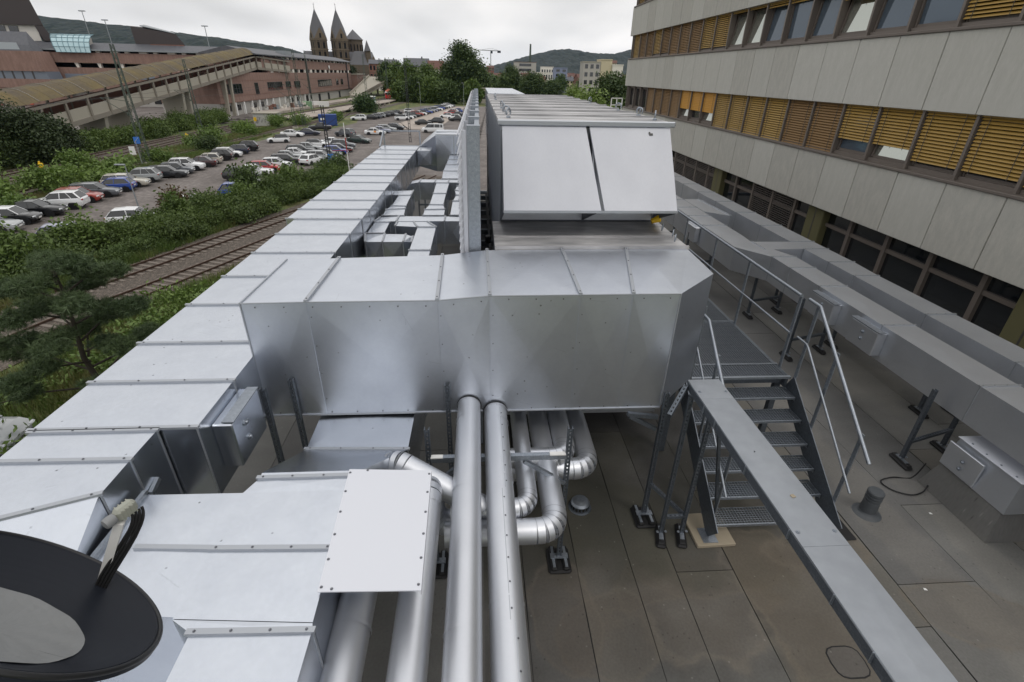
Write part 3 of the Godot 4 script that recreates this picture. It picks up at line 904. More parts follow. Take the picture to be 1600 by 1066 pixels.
func pipe(label: String, pts: Array, r: float, rings_at: Array, group := "", screws := false) -> Node3D:
	var t := thing("insulated_pipe", label, "pipe", Vector3.ZERO, 0.0, group)
	var path := [pts[0]]
	for i in range(1, pts.size() - 1):
		var d0: Vector3 = (pts[i] - pts[i - 1]).normalized()
		var d1: Vector3 = (pts[i + 1] - pts[i]).normalized()
		var b := bend(pts[i], d0, d1, r * 1.7)
		var s := MB.new()
		s.tube([path.back(), b[0]], r, 40)
		part("pipe_run", s, M["pipe_sheet"], t)
		s = MB.new()
		for k in 5: s.tube([b[k], b[k + 1]], r * 1.004, 40, false)     # segmented elbow
		part("elbow", s, M["pipe_sheet"], t)
		s = MB.new()
		for k in 6: s.tube([b[k] - (b[mini(k + 1, 5)] - b[maxi(k - 1, 0)]).normalized() * 0.003, b[k] + (b[mini(k + 1, 5)] - b[maxi(k - 1, 0)]).normalized() * 0.003], r * 1.015, 40, false)
		part("elbow_seam", s, M["seam_metal"], t)
		path.append(b[5])
	var s := MB.new()
	s.tube([path.back(), pts.back()], r, 40)
	part("pipe_run", s, M["pipe_sheet"], t)
	for q: Array in rings_at:
		s = MB.new()
		s.tube([q[0] - q[1] * 0.012, q[0] - q[1] * 0.004, q[0] + q[1] * 0.004, q[0] + q[1] * 0.012], [r * 1.004, r * 1.022, r * 1.022, r * 1.004], 40, false)
		part("bead", s, M["pipe_sheet"], t)
	if screws:
		s = MB.new()
		var d: Vector3 = (pts[1] - pts[0]).normalized()
		var n := int(pts[0].distance_to(pts[1]) / 0.2)
		for k in n:
			var a := 1.1 if (k / 6) % 2 else 1.35
			var off := Vector3(cos(a), sin(a), 0) * (r + 0.001)
			s.bolt(pts[0] + d * (0.1 + 0.2 * k) + off, 0.005, off.normalized())
		part("screw", s, M["bolt_metal"], t)
		s = MB.new()
		for k in n / 6 + 1:
			var a := 1.1 if k % 2 else 1.35
			var off := Vector3(cos(a + 0.1), sin(a + 0.1), 0) * (r + 0.0005)
			s.bar(pts[0] + d * (1.2 * k + 0.02) + off, pts[0] + d * minf(1.2 * k + 1.2, pts[0].distance_to(pts[1])) + off, 0.005, 0.003)
		part("lap_joint", s, M["seam_metal"], t)
	return t

func pipes() -> void:
	var f := Vector3.FORWARD
	var z := func(x: float, y: float, l: Array) -> Array:
		var o := []
		for q: float in l: o.append([Vector3(x, y, q), Vector3.FORWARD])
		return o
	pipe("fat silver pipe entering the middle of the cross duct, left one of the pair", [Vector3(-0.14, 1.80, 0.4), Vector3(-0.135, 1.80, -4.52)], 0.124, z.call(-0.14, 1.8, [-1.95, -3.2, -4.2, -4.47]))
	pipe("fat silver pipe with a screwed lap, right one of the pair at the cross duct", [Vector3(0.165, 1.72, 0.4), Vector3(0.15, 1.72, -4.52)], 0.124, z.call(0.157, 1.72, [-2.2, -3.4, -4.25, -4.46]), "", true)
	pipe("silver pipe coming out under the white lid, next to the branch duct", [Vector3(-0.86, 1.75, 0.4), Vector3(-0.88, 1.75, -2.9)], 0.124, z.call(-0.868, 1.75, [-1.2, -2.05]))
	pipe("silver pipe along the right edge of the white lid, turning down behind it", [Vector3(-0.47, 1.75, 0.4), Vector3(-0.48, 1.75, -3.42), Vector3(-0.48, 1.2, -3.42), Vector3(0.1, 1.2, -3.42)], 0.124, z.call(-0.475, 1.75, [-1.3, -2.0, -3.1]))
	pipe("silver elbow pipe rising behind the lid and leaning over to the right", [Vector3(-0.86, 1.3, -3.62), Vector3(-0.86, 1.86, -3.62), Vector3(0.02, 1.55, -3.24)], 0.112, [])
	pipe("thinner silver pipe from under the cross duct with an elbow to the left", [Vector3(0.44, 1.36, -8.0), Vector3(0.44, 1.36, -3.42), Vector3(-0.3, 1.36, -3.42)], 0.095, z.call(0.44, 1.36, [-4.5, -4.35, -3.75]))
	pipe("silver pipe from under the cross duct with a low elbow nearest the camera", [Vector3(0.69, 1.25, -8.0), Vector3(0.69, 1.25, -3.24), Vector3(-0.35, 1.25, -3.24)], 0.118, z.call(0.69, 1.25, [-4.75, -4.5, -3.5]))
	pipe("silver pipe in the shadow under the cross duct, second from the right", [Vector3(0.93, 1.28, -8.0), Vector3(0.93, 1.28, -4.2), Vector3(0.2, 1.28, -4.2)], 0.118, z.call(0.93, 1.28, [-4.9]))
	pipe("silver pipe in the shadow under the cross duct with the rightmost elbow", [Vector3(1.19, 1.15, -8.0), Vector3(1.19, 1.15, -4.16), Vector3(0.3, 1.15, -4.16)], 0.118, z.call(1.19, 1.15, [-4.9, -4.4]))
	for q: Array in [[-0.135, 1.80, "left"], [0.15, 1.72, "right"]]:
		var s := MB.new()
		s.tube([Vector3(q[0], q[1], -4.478), Vector3(q[0], q[1], -4.492)], 0.134, 40)
		solo("pipe_collar", s, M["steel_dark"], "dark seal ring where the %s fat pipe meets the cross duct" % q[2], "seal")
	var t := post_frame("pipe_stand", "galvanised strut rack carrying the pipes in front of the cross duct", [[-0.53, -3.86, 1.98], [0.87, -3.86, 1.95]], 0.0)
	var b := MB.new()
	b.bar(Vector3(-0.51, 1.6, -3.87), Vector3(0.85, 1.6, -3.87), 0.05, 0.06)
	part("cross_beam", b, M["zinc"], t)
	b = MB.new()
	b.bar(Vector3(0.42, 1.56, -3.85), Vector3(0.85, 1.25, -3.85), 0.04, 0.04); b.bar(Vector3(-0.2, 1.56, -3.85), Vector3(-0.51, 1.25, -3.85), 0.04, 0.04)
	part("brace", b, M["zinc"], t)
	b = MB.new()
	b.box(Vector3(-0.45, 1.635, -3.86), Vector3(0.12, 0.012, 0.05)); b.box(Vector3(0.76, 1.635, -3.86), Vector3(0.16, 0.012, 0.05))
	part("end_plate", b, M["white_paint"], t)

func well_ducts() -> void:
	var y0 := 1.62
	var y1 := 2.13
	var lab := func(s: String) -> Node3D: return thing("well_duct", s, "air duct", Vector3.ZERO, 0.0, "small ducts in the well between the left duct and the screen wall")
	var m: Material = M["duct_sheet"]
	var t: Node3D = lab.call("boxy silver duct with a cut corner, right behind the cross duct")
	duct(t, [[Vector3(-2.27, y1, -9.95), Vector3(-2.17, y1, -9.42), Vector3(-2.17, y0, -9.42), Vector3(-2.27, y0, -9.95)], [Vector3(-1.89, y1, -9.95), Vector3(-1.85, y1, -9.42), Vector3(-1.85, y0, -9.42), Vector3(-1.89, y0, -9.95)], [Vector3(-1.47, y1, -9.93), Vector3(-1.46, y1, -9.42), Vector3(-1.46, y0, -9.42), Vector3(-1.47, y0, -9.93)], [Vector3(-1.33, y1 - 0.04, -9.9), Vector3(-1.33, y1 - 0.06, -9.6), Vector3(-1.33, y0 + 0.05, -9.6), Vector3(-1.33, y0 + 0.05, -9.9)]], m, 0.014)
	duct(t, [ring(-2.25, -10.0, -1.91, -10.0, y0, y1), ring(-2.24, -10.85, -1.93, -10.85, y0, y1)], m, 0.008)
	t = lab.call("silver duct crossing the well from the left duct to the screen wall, nearer one")
	duct(t, [[Vector3(-0.42, y1, -10.95), Vector3(-0.42, y1, -11.3), Vector3(-0.42, y0, -11.3), Vector3(-0.42, y0, -10.95)], [Vector3(-0.76, y1, -10.95), Vector3(-0.76, y1, -11.36), Vector3(-0.76, y0, -11.36), Vector3(-0.76, y0, -10.95)], [Vector3(-1.8, y1, -10.93), Vector3(-1.8, y1, -11.36), Vector3(-1.8, y0, -11.36), Vector3(-1.8, y0, -10.93)], [Vector3(-2.26, y1, -10.92), Vector3(-2.2, y1, -11.25), Vector3(-2.2, y0, -11.25), Vector3(-2.26, y0, -10.92)]], m, 0.008)
	t = lab.call("silver duct running from the cross duct straight back, with a cut corner at its end")
	duct(t, [ring(-1.26, -5.97, -0.9, -5.97, y0, y1), ring(-1.26, -7.4, -0.9, -7.4, y0, y1), ring(-1.28, -8.9, -0.9, -8.9, y0, y1), ring(-1.29, -10.46, -0.91, -10.46, y0, y1)], m, 0.006)
	duct(t, [[Vector3(-0.91, y1, -10.48), Vector3(-1.12, y1, -10.89), Vector3(-1.12, y0, -10.89), Vector3(-0.91, y0, -10.48)], [Vector3(-1.3, y1, -10.48), Vector3(-1.42, y1, -10.89), Vector3(-1.42, y0, -10.89), Vector3(-1.3, y0, -10.48)], [Vector3(-1.77, y1, -10.56), Vector3(-1.77, y1, -10.89), Vector3(-1.77, y0, -10.89), Vector3(-1.77, y0, -10.56)]], m, 0.006)
	t = lab.call("stepped silver duct at the left of the well turning into the left duct")
	duct(t, [ring(-2.17, -11.4, -1.70, -11.4, y0, y1), ring(-2.19, -11.98, -1.75, -12.07, y0, y1), ring(-2.11, -12.36, -1.77, -12.32, y0, y1), ring(-2.1, -13.52, -1.78, -13.56, y0, y1)], m, 0.008)
	duct(t, [[Vector3(-1.79, y1, -13.58), Vector3(-1.79, y1, -14.18), Vector3(-1.79, y0, -14.18), Vector3(-1.79, y0, -13.58)], [Vector3(-2.29, y1, -13.6), Vector3(-2.29, y1, -14.1), Vector3(-2.29, y0, -14.1), Vector3(-2.29, y0, -13.6)]], m, 0.006)
	t = lab.call("silver duct with a flared end in the middle of the well")
	duct(t, [ring(-1.27, -11.42, -0.8, -11.42, y0, y1), ring(-1.28, -11.98, -0.81, -12.03, y0, y1), ring(-1.21, -12.5, -0.88, -12.48, y0, y1), ring(-1.22, -13.8, -0.88, -13.8, y0, y1), ring(-1.24, -15.26, -0.87, -15.26, y0, y1)], m, 0.008)
	t = lab.call("silver duct crossing the well farther back, its left end bent down")
	var cr := []
	for q: Array in [[-0.5, y1, y0], [-0.9, y1, y0], [-1.3, y1, y0], [-1.75, y1, y0], [-2.0, y1 - 0.04, y0 - 0.1], [-2.15, y1 - 0.2, y0 - 0.3], [-2.24, y1 - 0.5, y0 - 0.55]]:
		cr.append([Vector3(q[0], q[1], -15.35), Vector3(q[0], q[1], -15.8), Vector3(q[0], q[2], -15.8), Vector3(q[0], q[2], -15.35)])
	duct(t, cr, m, 0.005, true, [4, 5])
	t = lab.call("narrow silver duct close along the screen wall with stepped joints")
	duct(t, [ring(-0.66, -11.45, -0.36, -11.45, y0, y1), ring(-0.66, -12.9, -0.36, -12.9, y0, y1), ring(-0.6, -13.6, -0.36, -13.6, y0, y1), ring(-0.66, -14.2, -0.36, -14.2, y0, y1), ring(-0.62, -14.8, -0.36, -14.8, y0, y1)], m, 0.008)
	t = lab.call("silver duct along the far half of the screen wall")
	duct(t, [ring(-1.12, -15.9, -0.45, -15.9, y0, y1), ring(-1.16, -17.3, -0.45, -17.3, y0, y1), ring(-1.14, -18.6, -0.45, -18.6, y0, y1), ring(-1.13, -19.8, -0.45, -19.8, y0, y1), ring(-1.12, -20.85, -0.45, -20.85, y0, y1)], m, 0.008)
	t = thing("end_duct", "tall metal duct box closing the far end of the roof, joined to the left duct", "air duct")
	var e := MB.new()
	e.hexa([Vector3(-1.65, 2.85, -21.0), Vector3(-0.4, 2.85, -21.0), Vector3(-0.4, 1.5, -21.0), Vector3(-1.65, 1.5, -21.0), Vector3(-1.75, 2.85, -23.2), Vector3(-0.4, 2.85, -23.2), Vector3(-0.4, 1.5, -23.2), Vector3(-1.75, 1.5, -23.2)], 0.02)
	part("duct_section", e, m, t)
	e = MB.new()
	e.hexa([Vector3(-2.27, 2.46, -20.6), Vector3(-1.65, 2.85, -21.01), Vector3(-1.65, 1.5, -21.01), Vector3(-2.27, 1.75, -20.6), Vector3(-2.27, 2.46, -23.0), Vector3(-1.75, 2.85, -23.2), Vector3(-1.75, 1.5, -23.2), Vector3(-2.27, 1.75, -23.0)], 0.0)
	part("slanted_section", e, m, t)
	e = MB.new()
	e.hexa(ring(-2.24, -19.6, -1.76, -19.6, 1.95, 2.46) + ring(-2.24, -20.6, -1.76, -20.7, 1.95, 2.46), 0.01)
	part("side_box", e, m, t)
	e = MB.new()
	e.bar(Vector3(-1.65, 2.87, -21.0), Vector3(-0.4, 2.87, -21.0), 0.05, 0.03); e.bar(Vector3(-1.7, 2.87, -22.1), Vector3(-0.4, 2.87, -22.1), 0.05, 0.03); e.bar(Vector3(-0.95, 1.5, -20.99), Vector3(-0.95, 2.85, -20.99), 0.03, 0.02, Vector3.BACK)
	part("flange", e, M["seam_metal"], t)
	# struts that carry the small ducts
	for q: Array in [[-1.95, -16.6, -1.3, "under the far crossing duct"], [-1.55, -12.9, -1.3, "in the middle of the well"], [-2.0, -19.0, -1.2, "before the far end box"]]:
		post_frame("duct_support", "low strut frame %s of the well" % q[3] if not str(q[3]).ends_with("well") else "low strut frame %s" % q[3], [[q[0], q[1], 1.6], [q[2], q[1], 1.6]], 1.2, 0.0, false)
	e = MB.new()
	e.bar(Vector3(-3.7, 2.95, -21.4), Vector3(-2.3, 2.95, -21.4), 0.045, 0.045); e.bar(Vector3(-3.7, 2.95, -21.4), Vector3(-3.7, 2.5, -20.3), 0.045, 0.045); e.bar(Vector3(-2.3, 2.95, -21.4), Vector3(-2.3, 2.4, -21.4), 0.045, 0.045); e.bar(Vector3(-3.7, 2.95, -21.4), Vector3(-3.7, 0.0, -21.4), 0.045, 0.045)
	solo("guard_rail", e, M["zinc"], "thin galvanised guard rail at the far end of the left duct", "railing")

func air_handler() -> void:
	var t := thing("air_handling_unit", "long tall grey air handling unit with a two panel rain hood and lifting eyes", "air handler")
	var x0 := 0.31
	var x1 := 2.55
	var b := MB.new()
	b.lim(x0, x1, 0.55, 4.40, -7.22, -15.95)
	part("body", b, M["dark_panel"], t)
	# side panels of the casing
	for i in 8:
		var z0 := -7.24 - i * 1.09
		for s: Array in [[x0 - 0.012, x0 + 0.001], [x1 - 0.001, x1 + 0.012]]:
			b = MB.new()
			b.lim(s[0], s[1], 0.6, 4.36, z0, z0 - 1.06)
			part("side_panel", b, M["duct_sheet_dull"], t)
	# roof sheets, lapped one over the other
	for i in 9:
		var z0 := -7.03 - i * 1.0
		b = MB.new()
		var y := 4.465 + 0.004 * (i % 2)
		b.hexa([Vector3(x0 - 0.04, y, z0), Vector3(x1 + 0.04, y, z0), Vector3(x1 + 0.04, y - 0.05, z0), Vector3(x0 - 0.04, y - 0.05, z0), Vector3(x0 - 0.04, y, z0 - 0.985), Vector3(x1 + 0.04, y, z0 - 0.985), Vector3(x1 + 0.04, y - 0.05, z0 - 0.985), Vector3(x0 - 0.04, y - 0.05, z0 - 0.985)])
		var p := part("roof_sheet", b, M["panel_roof"], t)
		b = MB.new()
		b.lim(x0 - 0.045, x1 + 0.045, y - 0.02, y + 0.022, z0 - 0.95, z0 - 0.985)
		b.lim(x0 - 0.02, x1 + 0.02, y - 0.01, y + 0.006, z0 - 0.45, z0 - 0.5)
		part("standing_seam", b, M["panel_roof"], p)
	b = MB.new()
	b.soft(Vector3((x0 + x1) / 2, 4.445, -7.035), Vector3(x1 - x0 + 0.12, 0.07, 0.05), 0.012)
	part("front_edge", b, M["seam_metal"], t)
	# lifting eyes
	for q: Array in [[0.42, -7.5], [0.42, -8.1], [0.42, -8.75], [0.42, -9.6], [0.42, -12.8], [0.42, -13.3], [2.46, -7.45], [2.46, -8.2], [2.46, -8.27], [2.46, -9.5], [2.46, -12.0]]:
		var e := MB.new()
		var pts := []
		var turn: float = q[1] * 7.0
		for k in 13:
			var a := -0.6 + (PI + 1.2) * k / 12
			pts.append(Vector3(q[0], 4.535, q[1]) + Basis(Vector3.UP, turn) * Vector3(cos(a) * 0.05, sin(a) * 0.05, 0))
		e.tube(pts, 0.011, 8)
		e.lathe([Vector2(0.03, 0), Vector2(0.03, 0.02), Vector2(0.015, 0.03)], Vector3(q[0], 4.465, q[1]), 10)
		part("lifting_eye", e, M["zinc"], t)
	# rain hood: two big sloped panels, side cheeks, and the dark mouth below
	for q: Array in [[0.315, 1.415, 0.315, 1.565], [1.465, 2.545, 1.61, 2.56]]:
		b = MB.new()
		b.hexa([Vector3(q[2], 3.475, -6.34), Vector3(q[3], 3.475, -6.34), Vector3(q[3], 3.455, -6.365), Vector3(q[2], 3.455, -6.365), Vector3(q[0], 4.405, -7.03), Vector3(q[1], 4.405, -7.03), Vector3(q[1], 4.385, -7.06), Vector3(q[0], 4.385, -7.06)], 0.003)
		part("hood_panel", b, M["painted_panel"], t)
	b = MB.new()
	b.bar(Vector3(0.31, 3.462, -6.335), Vector3(2.565, 3.462, -6.335), 0.02, 0.03)
	part("hood_lip", b, M["seam_metal"], t)
	for xx: float in [0.312, 1.5, 2.55]:
		b = MB.new()
		b.hexa([Vector3(xx - 0.008, 3.45, -6.35), Vector3(xx + 0.008, 3.45, -6.35), Vector3(xx + 0.008, 3.43, -6.37), Vector3(xx - 0.008, 3.43, -6.37), Vector3(xx - 0.008, 4.38, -7.06), Vector3(xx + 0.008, 4.38, -7.06), Vector3(xx + 0.008, 3.13, -7.2), Vector3(xx - 0.008, 3.13, -7.2)])
		part("hood_cheek", b, M["dark_panel"], t)
	b = MB.new()
	b.lim(x0 + 0.02, x1 - 0.02, 3.14, 4.38, -7.212, -7.19)
	part("intake_grille", b, M["duct_sheet_dull"], t)
	b = MB.new()
	b.bar(Vector3(0.31, 4.40, -7.05), Vector3(0.31, 3.13, -7.21), 0.03, 0.03)
	part("corner_post", b, M["seam_metal"], t)
	b = MB.new()
	b.box(Vector3(2.28, 4.33, -6.965), Vector3(0.045, 0.004, 0.03), Basis(Vector3.RIGHT, 0.95)); b.box(Vector3(2.26, 4.345, -6.975), Vector3(0.02, 0.004, 0.03), Basis(Vector3.RIGHT, 0.95))
	part("bird_dropping", b, M["black_plastic"], t)
	# feet
	b = MB.new()
	for k in 6: b.lim(x0, x1, 0.02, 0.52, -7.5 - k * 1.6, -7.62 - k * 1.6)
	part("base_frame", b, M["zinc_dark"], t)
	# lower box in front, under the hood
	var l := thing("lower_unit", "low section of the air handling unit below the rain hood with a flat dusty top", "air handler")
	b = MB.new()
	b.lim(0.21, 2.60, 0.55, 3.08, -5.99, -7.18)
	part("body", b, M["duct_sheet_dull"], l)
	b = MB.new()
	b.lim(0.19, 2.63, 3.08, 3.115, -5.97, -7.2)
	part("top_sheet", b, M["panel_roof"], l)
	b = MB.new()
	b.lim(0.19, 2.63, 3.115, 3.135, -6.38, -6.42); b.lim(0.19, 2.64, 3.06, 3.13, -5.955, -5.985)
	part("standing_seam", b, M["panel_roof"], l)
	for q: Array in [[2.5, -6.1], [2.55, -6.32], [2.5, -6.6]]:
		var e := MB.new()
		var pts := []
		for k in 13:
			var a := -0.6 + (PI + 1.2) * k / 12
			pts.append(Vector3(q[0], 3.185, q[1]) + Basis(Vector3.UP, 1.1) * Vector3(cos(a) * 0.045, sin(a) * 0.05, 0))
		e.tube(pts, 0.010, 8)
		part("lifting_eye", e, M["zinc"], l)
	b = MB.new()
	b.lathe([Vector2(0.0, -0.05), Vector2(0.035, -0.05), Vector2(0.04, 0.0), Vector2(0.055, 0.06), Vector2(0.05, 0.075), Vector2(0.0, 0.075)], Vector3(2.5, 3.2, -6.95), 14, Basis(Vector3.BACK, -1.2))
	solo("warning_lamp", b, M["yellow_plastic"], "small yellow plastic cap on the corner under the rain hood", "cap")
	# the farther, narrower section
	var f := thing("rear_unit", "pale flat topped box at the far end of the air handling unit", "air handler")
	for i in 4:
		b = MB.new()
		var z0 := -16.02 - i * 1.5
		b.hexa(ring(0.31, z0, 1.36, z0, 2.9, 4.50) + ring(0.31, z0 - 1.47, 1.36, z0 - 1.47, 2.9, 4.50), 0.01)
		part("duct_section", b, M["duct_sheet"], f)
	b = MB.new()
	b.lim(0.35, 1.3, 0.0, 2.9, -16.1, -21.9)
	part("support_frame", b, M["dark_panel"], f)

func screen_wall() -> void:
	var t := thing("louvre_screen", "tall louvred screen wall on galvanised posts between the well and the air handling unit", "screen")
	# posts: H sections with cap plates
	for i in 13:
		var z := -5.99 - i * 1.25
		var b := MB.new()
		b.lim(-0.125, 0.018, 0.02, 4.48, z, z - 0.012); b.lim(-0.125, 0.018, 0.02, 4.48, z - 0.13, z - 0.142)
		b.lim(-0.062, -0.05, 0.02, 4.475, z - 0.012, z - 0.13)
		var p := part("post", b, M["zinc"], t)
		b = MB.new()
		b.lim(-0.128, 0.022, 4.48, 4.49, z + 0.003, z - 0.145)
		part("cap_plate", b, M["zinc"], p)
	var b := MB.new()
	b.lim(-0.045, 0.014, 4.36, 4.46, -6.14, -21.0)
	part("top_rail", b, M["zinc"], t)
	# upright carriers of the louvre, one to a bay
	for i in 13:
		var z := -5.985 - i * 1.25
		b = MB.new()
		b.lim(-0.185, -0.135, 0.05, 4.44, z - 0.01, z - 0.06)
		part("carrier", b, M["painted_panel"], t)
	# blades: long horizontal louvre slats with drooping lips
	for k in 41:
		var y := 0.4 + k * 0.1
		b = MB.new()
		b.hexa([Vector3(-0.235, y - 0.005, -5.97), Vector3(-0.19, y + 0.055, -5.97), Vector3(-0.188, y + 0.048, -5.97), Vector3(-0.233, y - 0.012, -5.97), Vector3(-0.235, y - 0.005, -21.05), Vector3(-0.19, y + 0.055, -21.05), Vector3(-0.188, y + 0.048, -21.05), Vector3(-0.233, y - 0.012, -21.05)])
		b.bar(Vector3(-0.236, y - 0.012, -5.97), Vector3(-0.236, y - 0.012, -21.05), 0.012, 0.022)
		part("slat", b, M["painted_panel"], t)
	# the steel deck in the gap to the air handling unit
	var g := thing("gap_beams", "dark steel cross beams in the gap between screen wall and air handling unit", "steel frame")
	for i in 11:
		b = MB.new()
		var z := -6.4 - i * 0.95
		b.lim(0.03, 0.3, 1.5, 1.62, z, z - 0.1)
		part("beam", b, M["zinc_dark"], g)
	b = MB.new()
	b.lim(0.2, 0.26, 1.63, 1.7, -6.0, -16.0)
	part("long_beam", b, M["steel_dark"], g)
	b = MB.new()
	b.lim(0.04, 0.3, 1.30, 1.33, -6.0, -16.5)
	part("deck_plate", b, M["steel_dark"], g)
	b = MB.new()
	for q: Array in [[-8.9, 2.1], [-9.2, 2.25], [-8.7, 1.9]]:
		b.soft(Vector3(0.16, q[1], q[0]), Vector3(0.12, 0.14, 0.1), 0.02)
	part("valve", b, M["black_plastic"], g)

func right_ducts() -> void:
	var y0 := 1.05
	var y1 := 1.6
	var m: Material = M["duct_sheet_dull"]
	var t := thing("return_duct", "grey metal duct with two access boxes, the right duct nearer to the stairs", "air duct")
	var r := []
	for z: float in [0.4, -1.0, -2.5, -3.7, -4.95, -6.7, -8.35, -9.35, -10.05]: r.append(ring(6.35, z, 6.88, z, y0, y1))
	r.append(ring(5.83, -10.75, 6.42, -11.15, y0, y1))
	for z: float in [-11.7, -12.6, -13.6, -14.6, -15.6, -17.0, -18.5]: r.append(ring(5.83, z, 6.46, z, y0, y1))
	duct(t, r, m, 0.012, true, [9, 10], 0.018)
	duct(t, [[Vector3(6.44, y1, -11.16), Vector3(6.44, y1, -10.55), Vector3(6.44, y0, -10.55), Vector3(6.44, y0, -11.16)], [Vector3(7.41, y1, -11.16), Vector3(7.41, y1, -10.62), Vector3(7.41, y0, -10.62), Vector3(7.41, y0, -11.16)]], m, 0.01, true, [1])
	for z: float in [-7.95, -6.85]:
		var b := MB.new()
		b.soft(Vector3(6.27, 1.33, z), Vector3(0.16, 0.40, 0.62), 0.012)
		var d := part("access_door", b, m, t)
		b = MB.new()
		b.bar(Vector3(6.24, 1.545, z + 0.33), Vector3(6.24, 1.545, z - 0.33), 0.12, 0.012)
		part("drip_edge", b, M["zinc"], d)
		b = MB.new()
		b.bolt(Vector3(6.19, 1.42, z), 0.02, Vector3.LEFT); b.bolt(Vector3(6.19, 1.3, z), 0.02, Vector3.LEFT)
		b.bar(Vector3(6.18, 1.42, z - 0.03), Vector3(6.18, 1.42, z + 0.03), 0.015, 0.02)
		part("door_latch", b, M["zinc"], d)
	var b := MB.new()
	b.lathe([Vector2(0.03, 0), Vector2(0.03, 0.01), Vector2(0, 0.012)], Vector3(6.345, 1.42, -4.1), 12, Basis(Vector3.BACK, PI / 2))
	part("red_dot", b, M["red_dot"], t)
	b = MB.new()
	b.soft(Vector3(5.75, 1.32, -13.0), Vector3(0.14, 0.4, 0.7), 0.012)
	part("access_door", b, m, t)
	t = thing("extract_duct", "grey metal duct close under the office windows, behind the other right duct", "air duct")
	r = []
	for z: float in [0.4, -1.2, -2.6, -4.0, -5.5, -7.08, -8.88, -9.7, -10.6, -11.16, -12.6, -14.0, -15.4, -16.8, -18.2, -19.6, -21.0, -22.5]:
		r.append(ring(7.40, z, 7.90 + (0.06 if z < -9 else 0.0), z, y0, y1))
	duct(t, r, m, 0.012, true, [], 0.018)
	duct(t, [[Vector3(6.48, y1, -15.7), Vector3(6.48, y1, -14.1), Vector3(6.48, y0, -14.1), Vector3(6.48, y0, -15.7)], [Vector3(6.95, y1, -15.7), Vector3(7.05, y1, -13.6), Vector3(7.05, y0, -13.6), Vector3(6.95, y0, -15.7)]], m, 0.008, true, [0])
	var g := "strut frames under the right ducts"
	var places := ["nearest to the curb box", "beside the foot of the handrail", "beside the landing", "beside the far landing rail", "in the shade at the far end"]
	var zs := [-5.32, -8.45, -10.4, -13.0, -16.0]
	for i in 5:
		var x := 6.2 if i < 2 else (6.35 if i == 2 else 5.7)
		post_frame("duct_support", "slotted strut frame under the nearer right duct, %s" % places[i], [[x, zs[i], 1.3], [x + 0.86, zs[i] - 0.25, 1.1]], 0.42, 0.0, false, g)
	for i in 4:
		post_frame("duct_support", "slotted strut frame under the duct by the windows, %s" % ["behind the frame by the curb box", "level with the access boxes", "behind the landing", "far back near the box duct"][i], [[7.45, [-6.5, -8.9, -11.2, -14.5][i], 1.06], [8.05, [-6.5, -8.9, -11.2, -14.5][i], 1.06]], 0.42, 0.0, false, g)

# welded grating: bearing bars and rods inside a rim
func grating(b: MB, x0: float, x1: float, z0: float, z1: float, y: float, along_x: bool, h := 0.03, pitch := 0.034) -> void:
	var lx := x1 - x0
	var lz := z0 - z1
	if along_x:
		for k in int(lz / pitch): b.lim(x0, x1, y - h, y, z0 - k * pitch - 0.002, z0 - k * pitch + 0.002)
		for k in int(lx / (pitch * 1.1)): b.lim(x0 + k * pitch * 1.1 - 0.002, x0 + k * pitch * 1.1 + 0.002, y - 0.008, y - 0.001, z0, z1)
	else:
		for k in int(lx / pitch): b.lim(x0 + k * pitch - 0.002, x0 + k * pitch + 0.002, y - h, y, z0, z1)
		for k in int(lz / (pitch * 1.1)): b.lim(x0, x1, y - 0.008, y - 0.001, z0 - k * pitch * 1.1 - 0.002, z0 - k * pitch * 1.1 + 0.002)

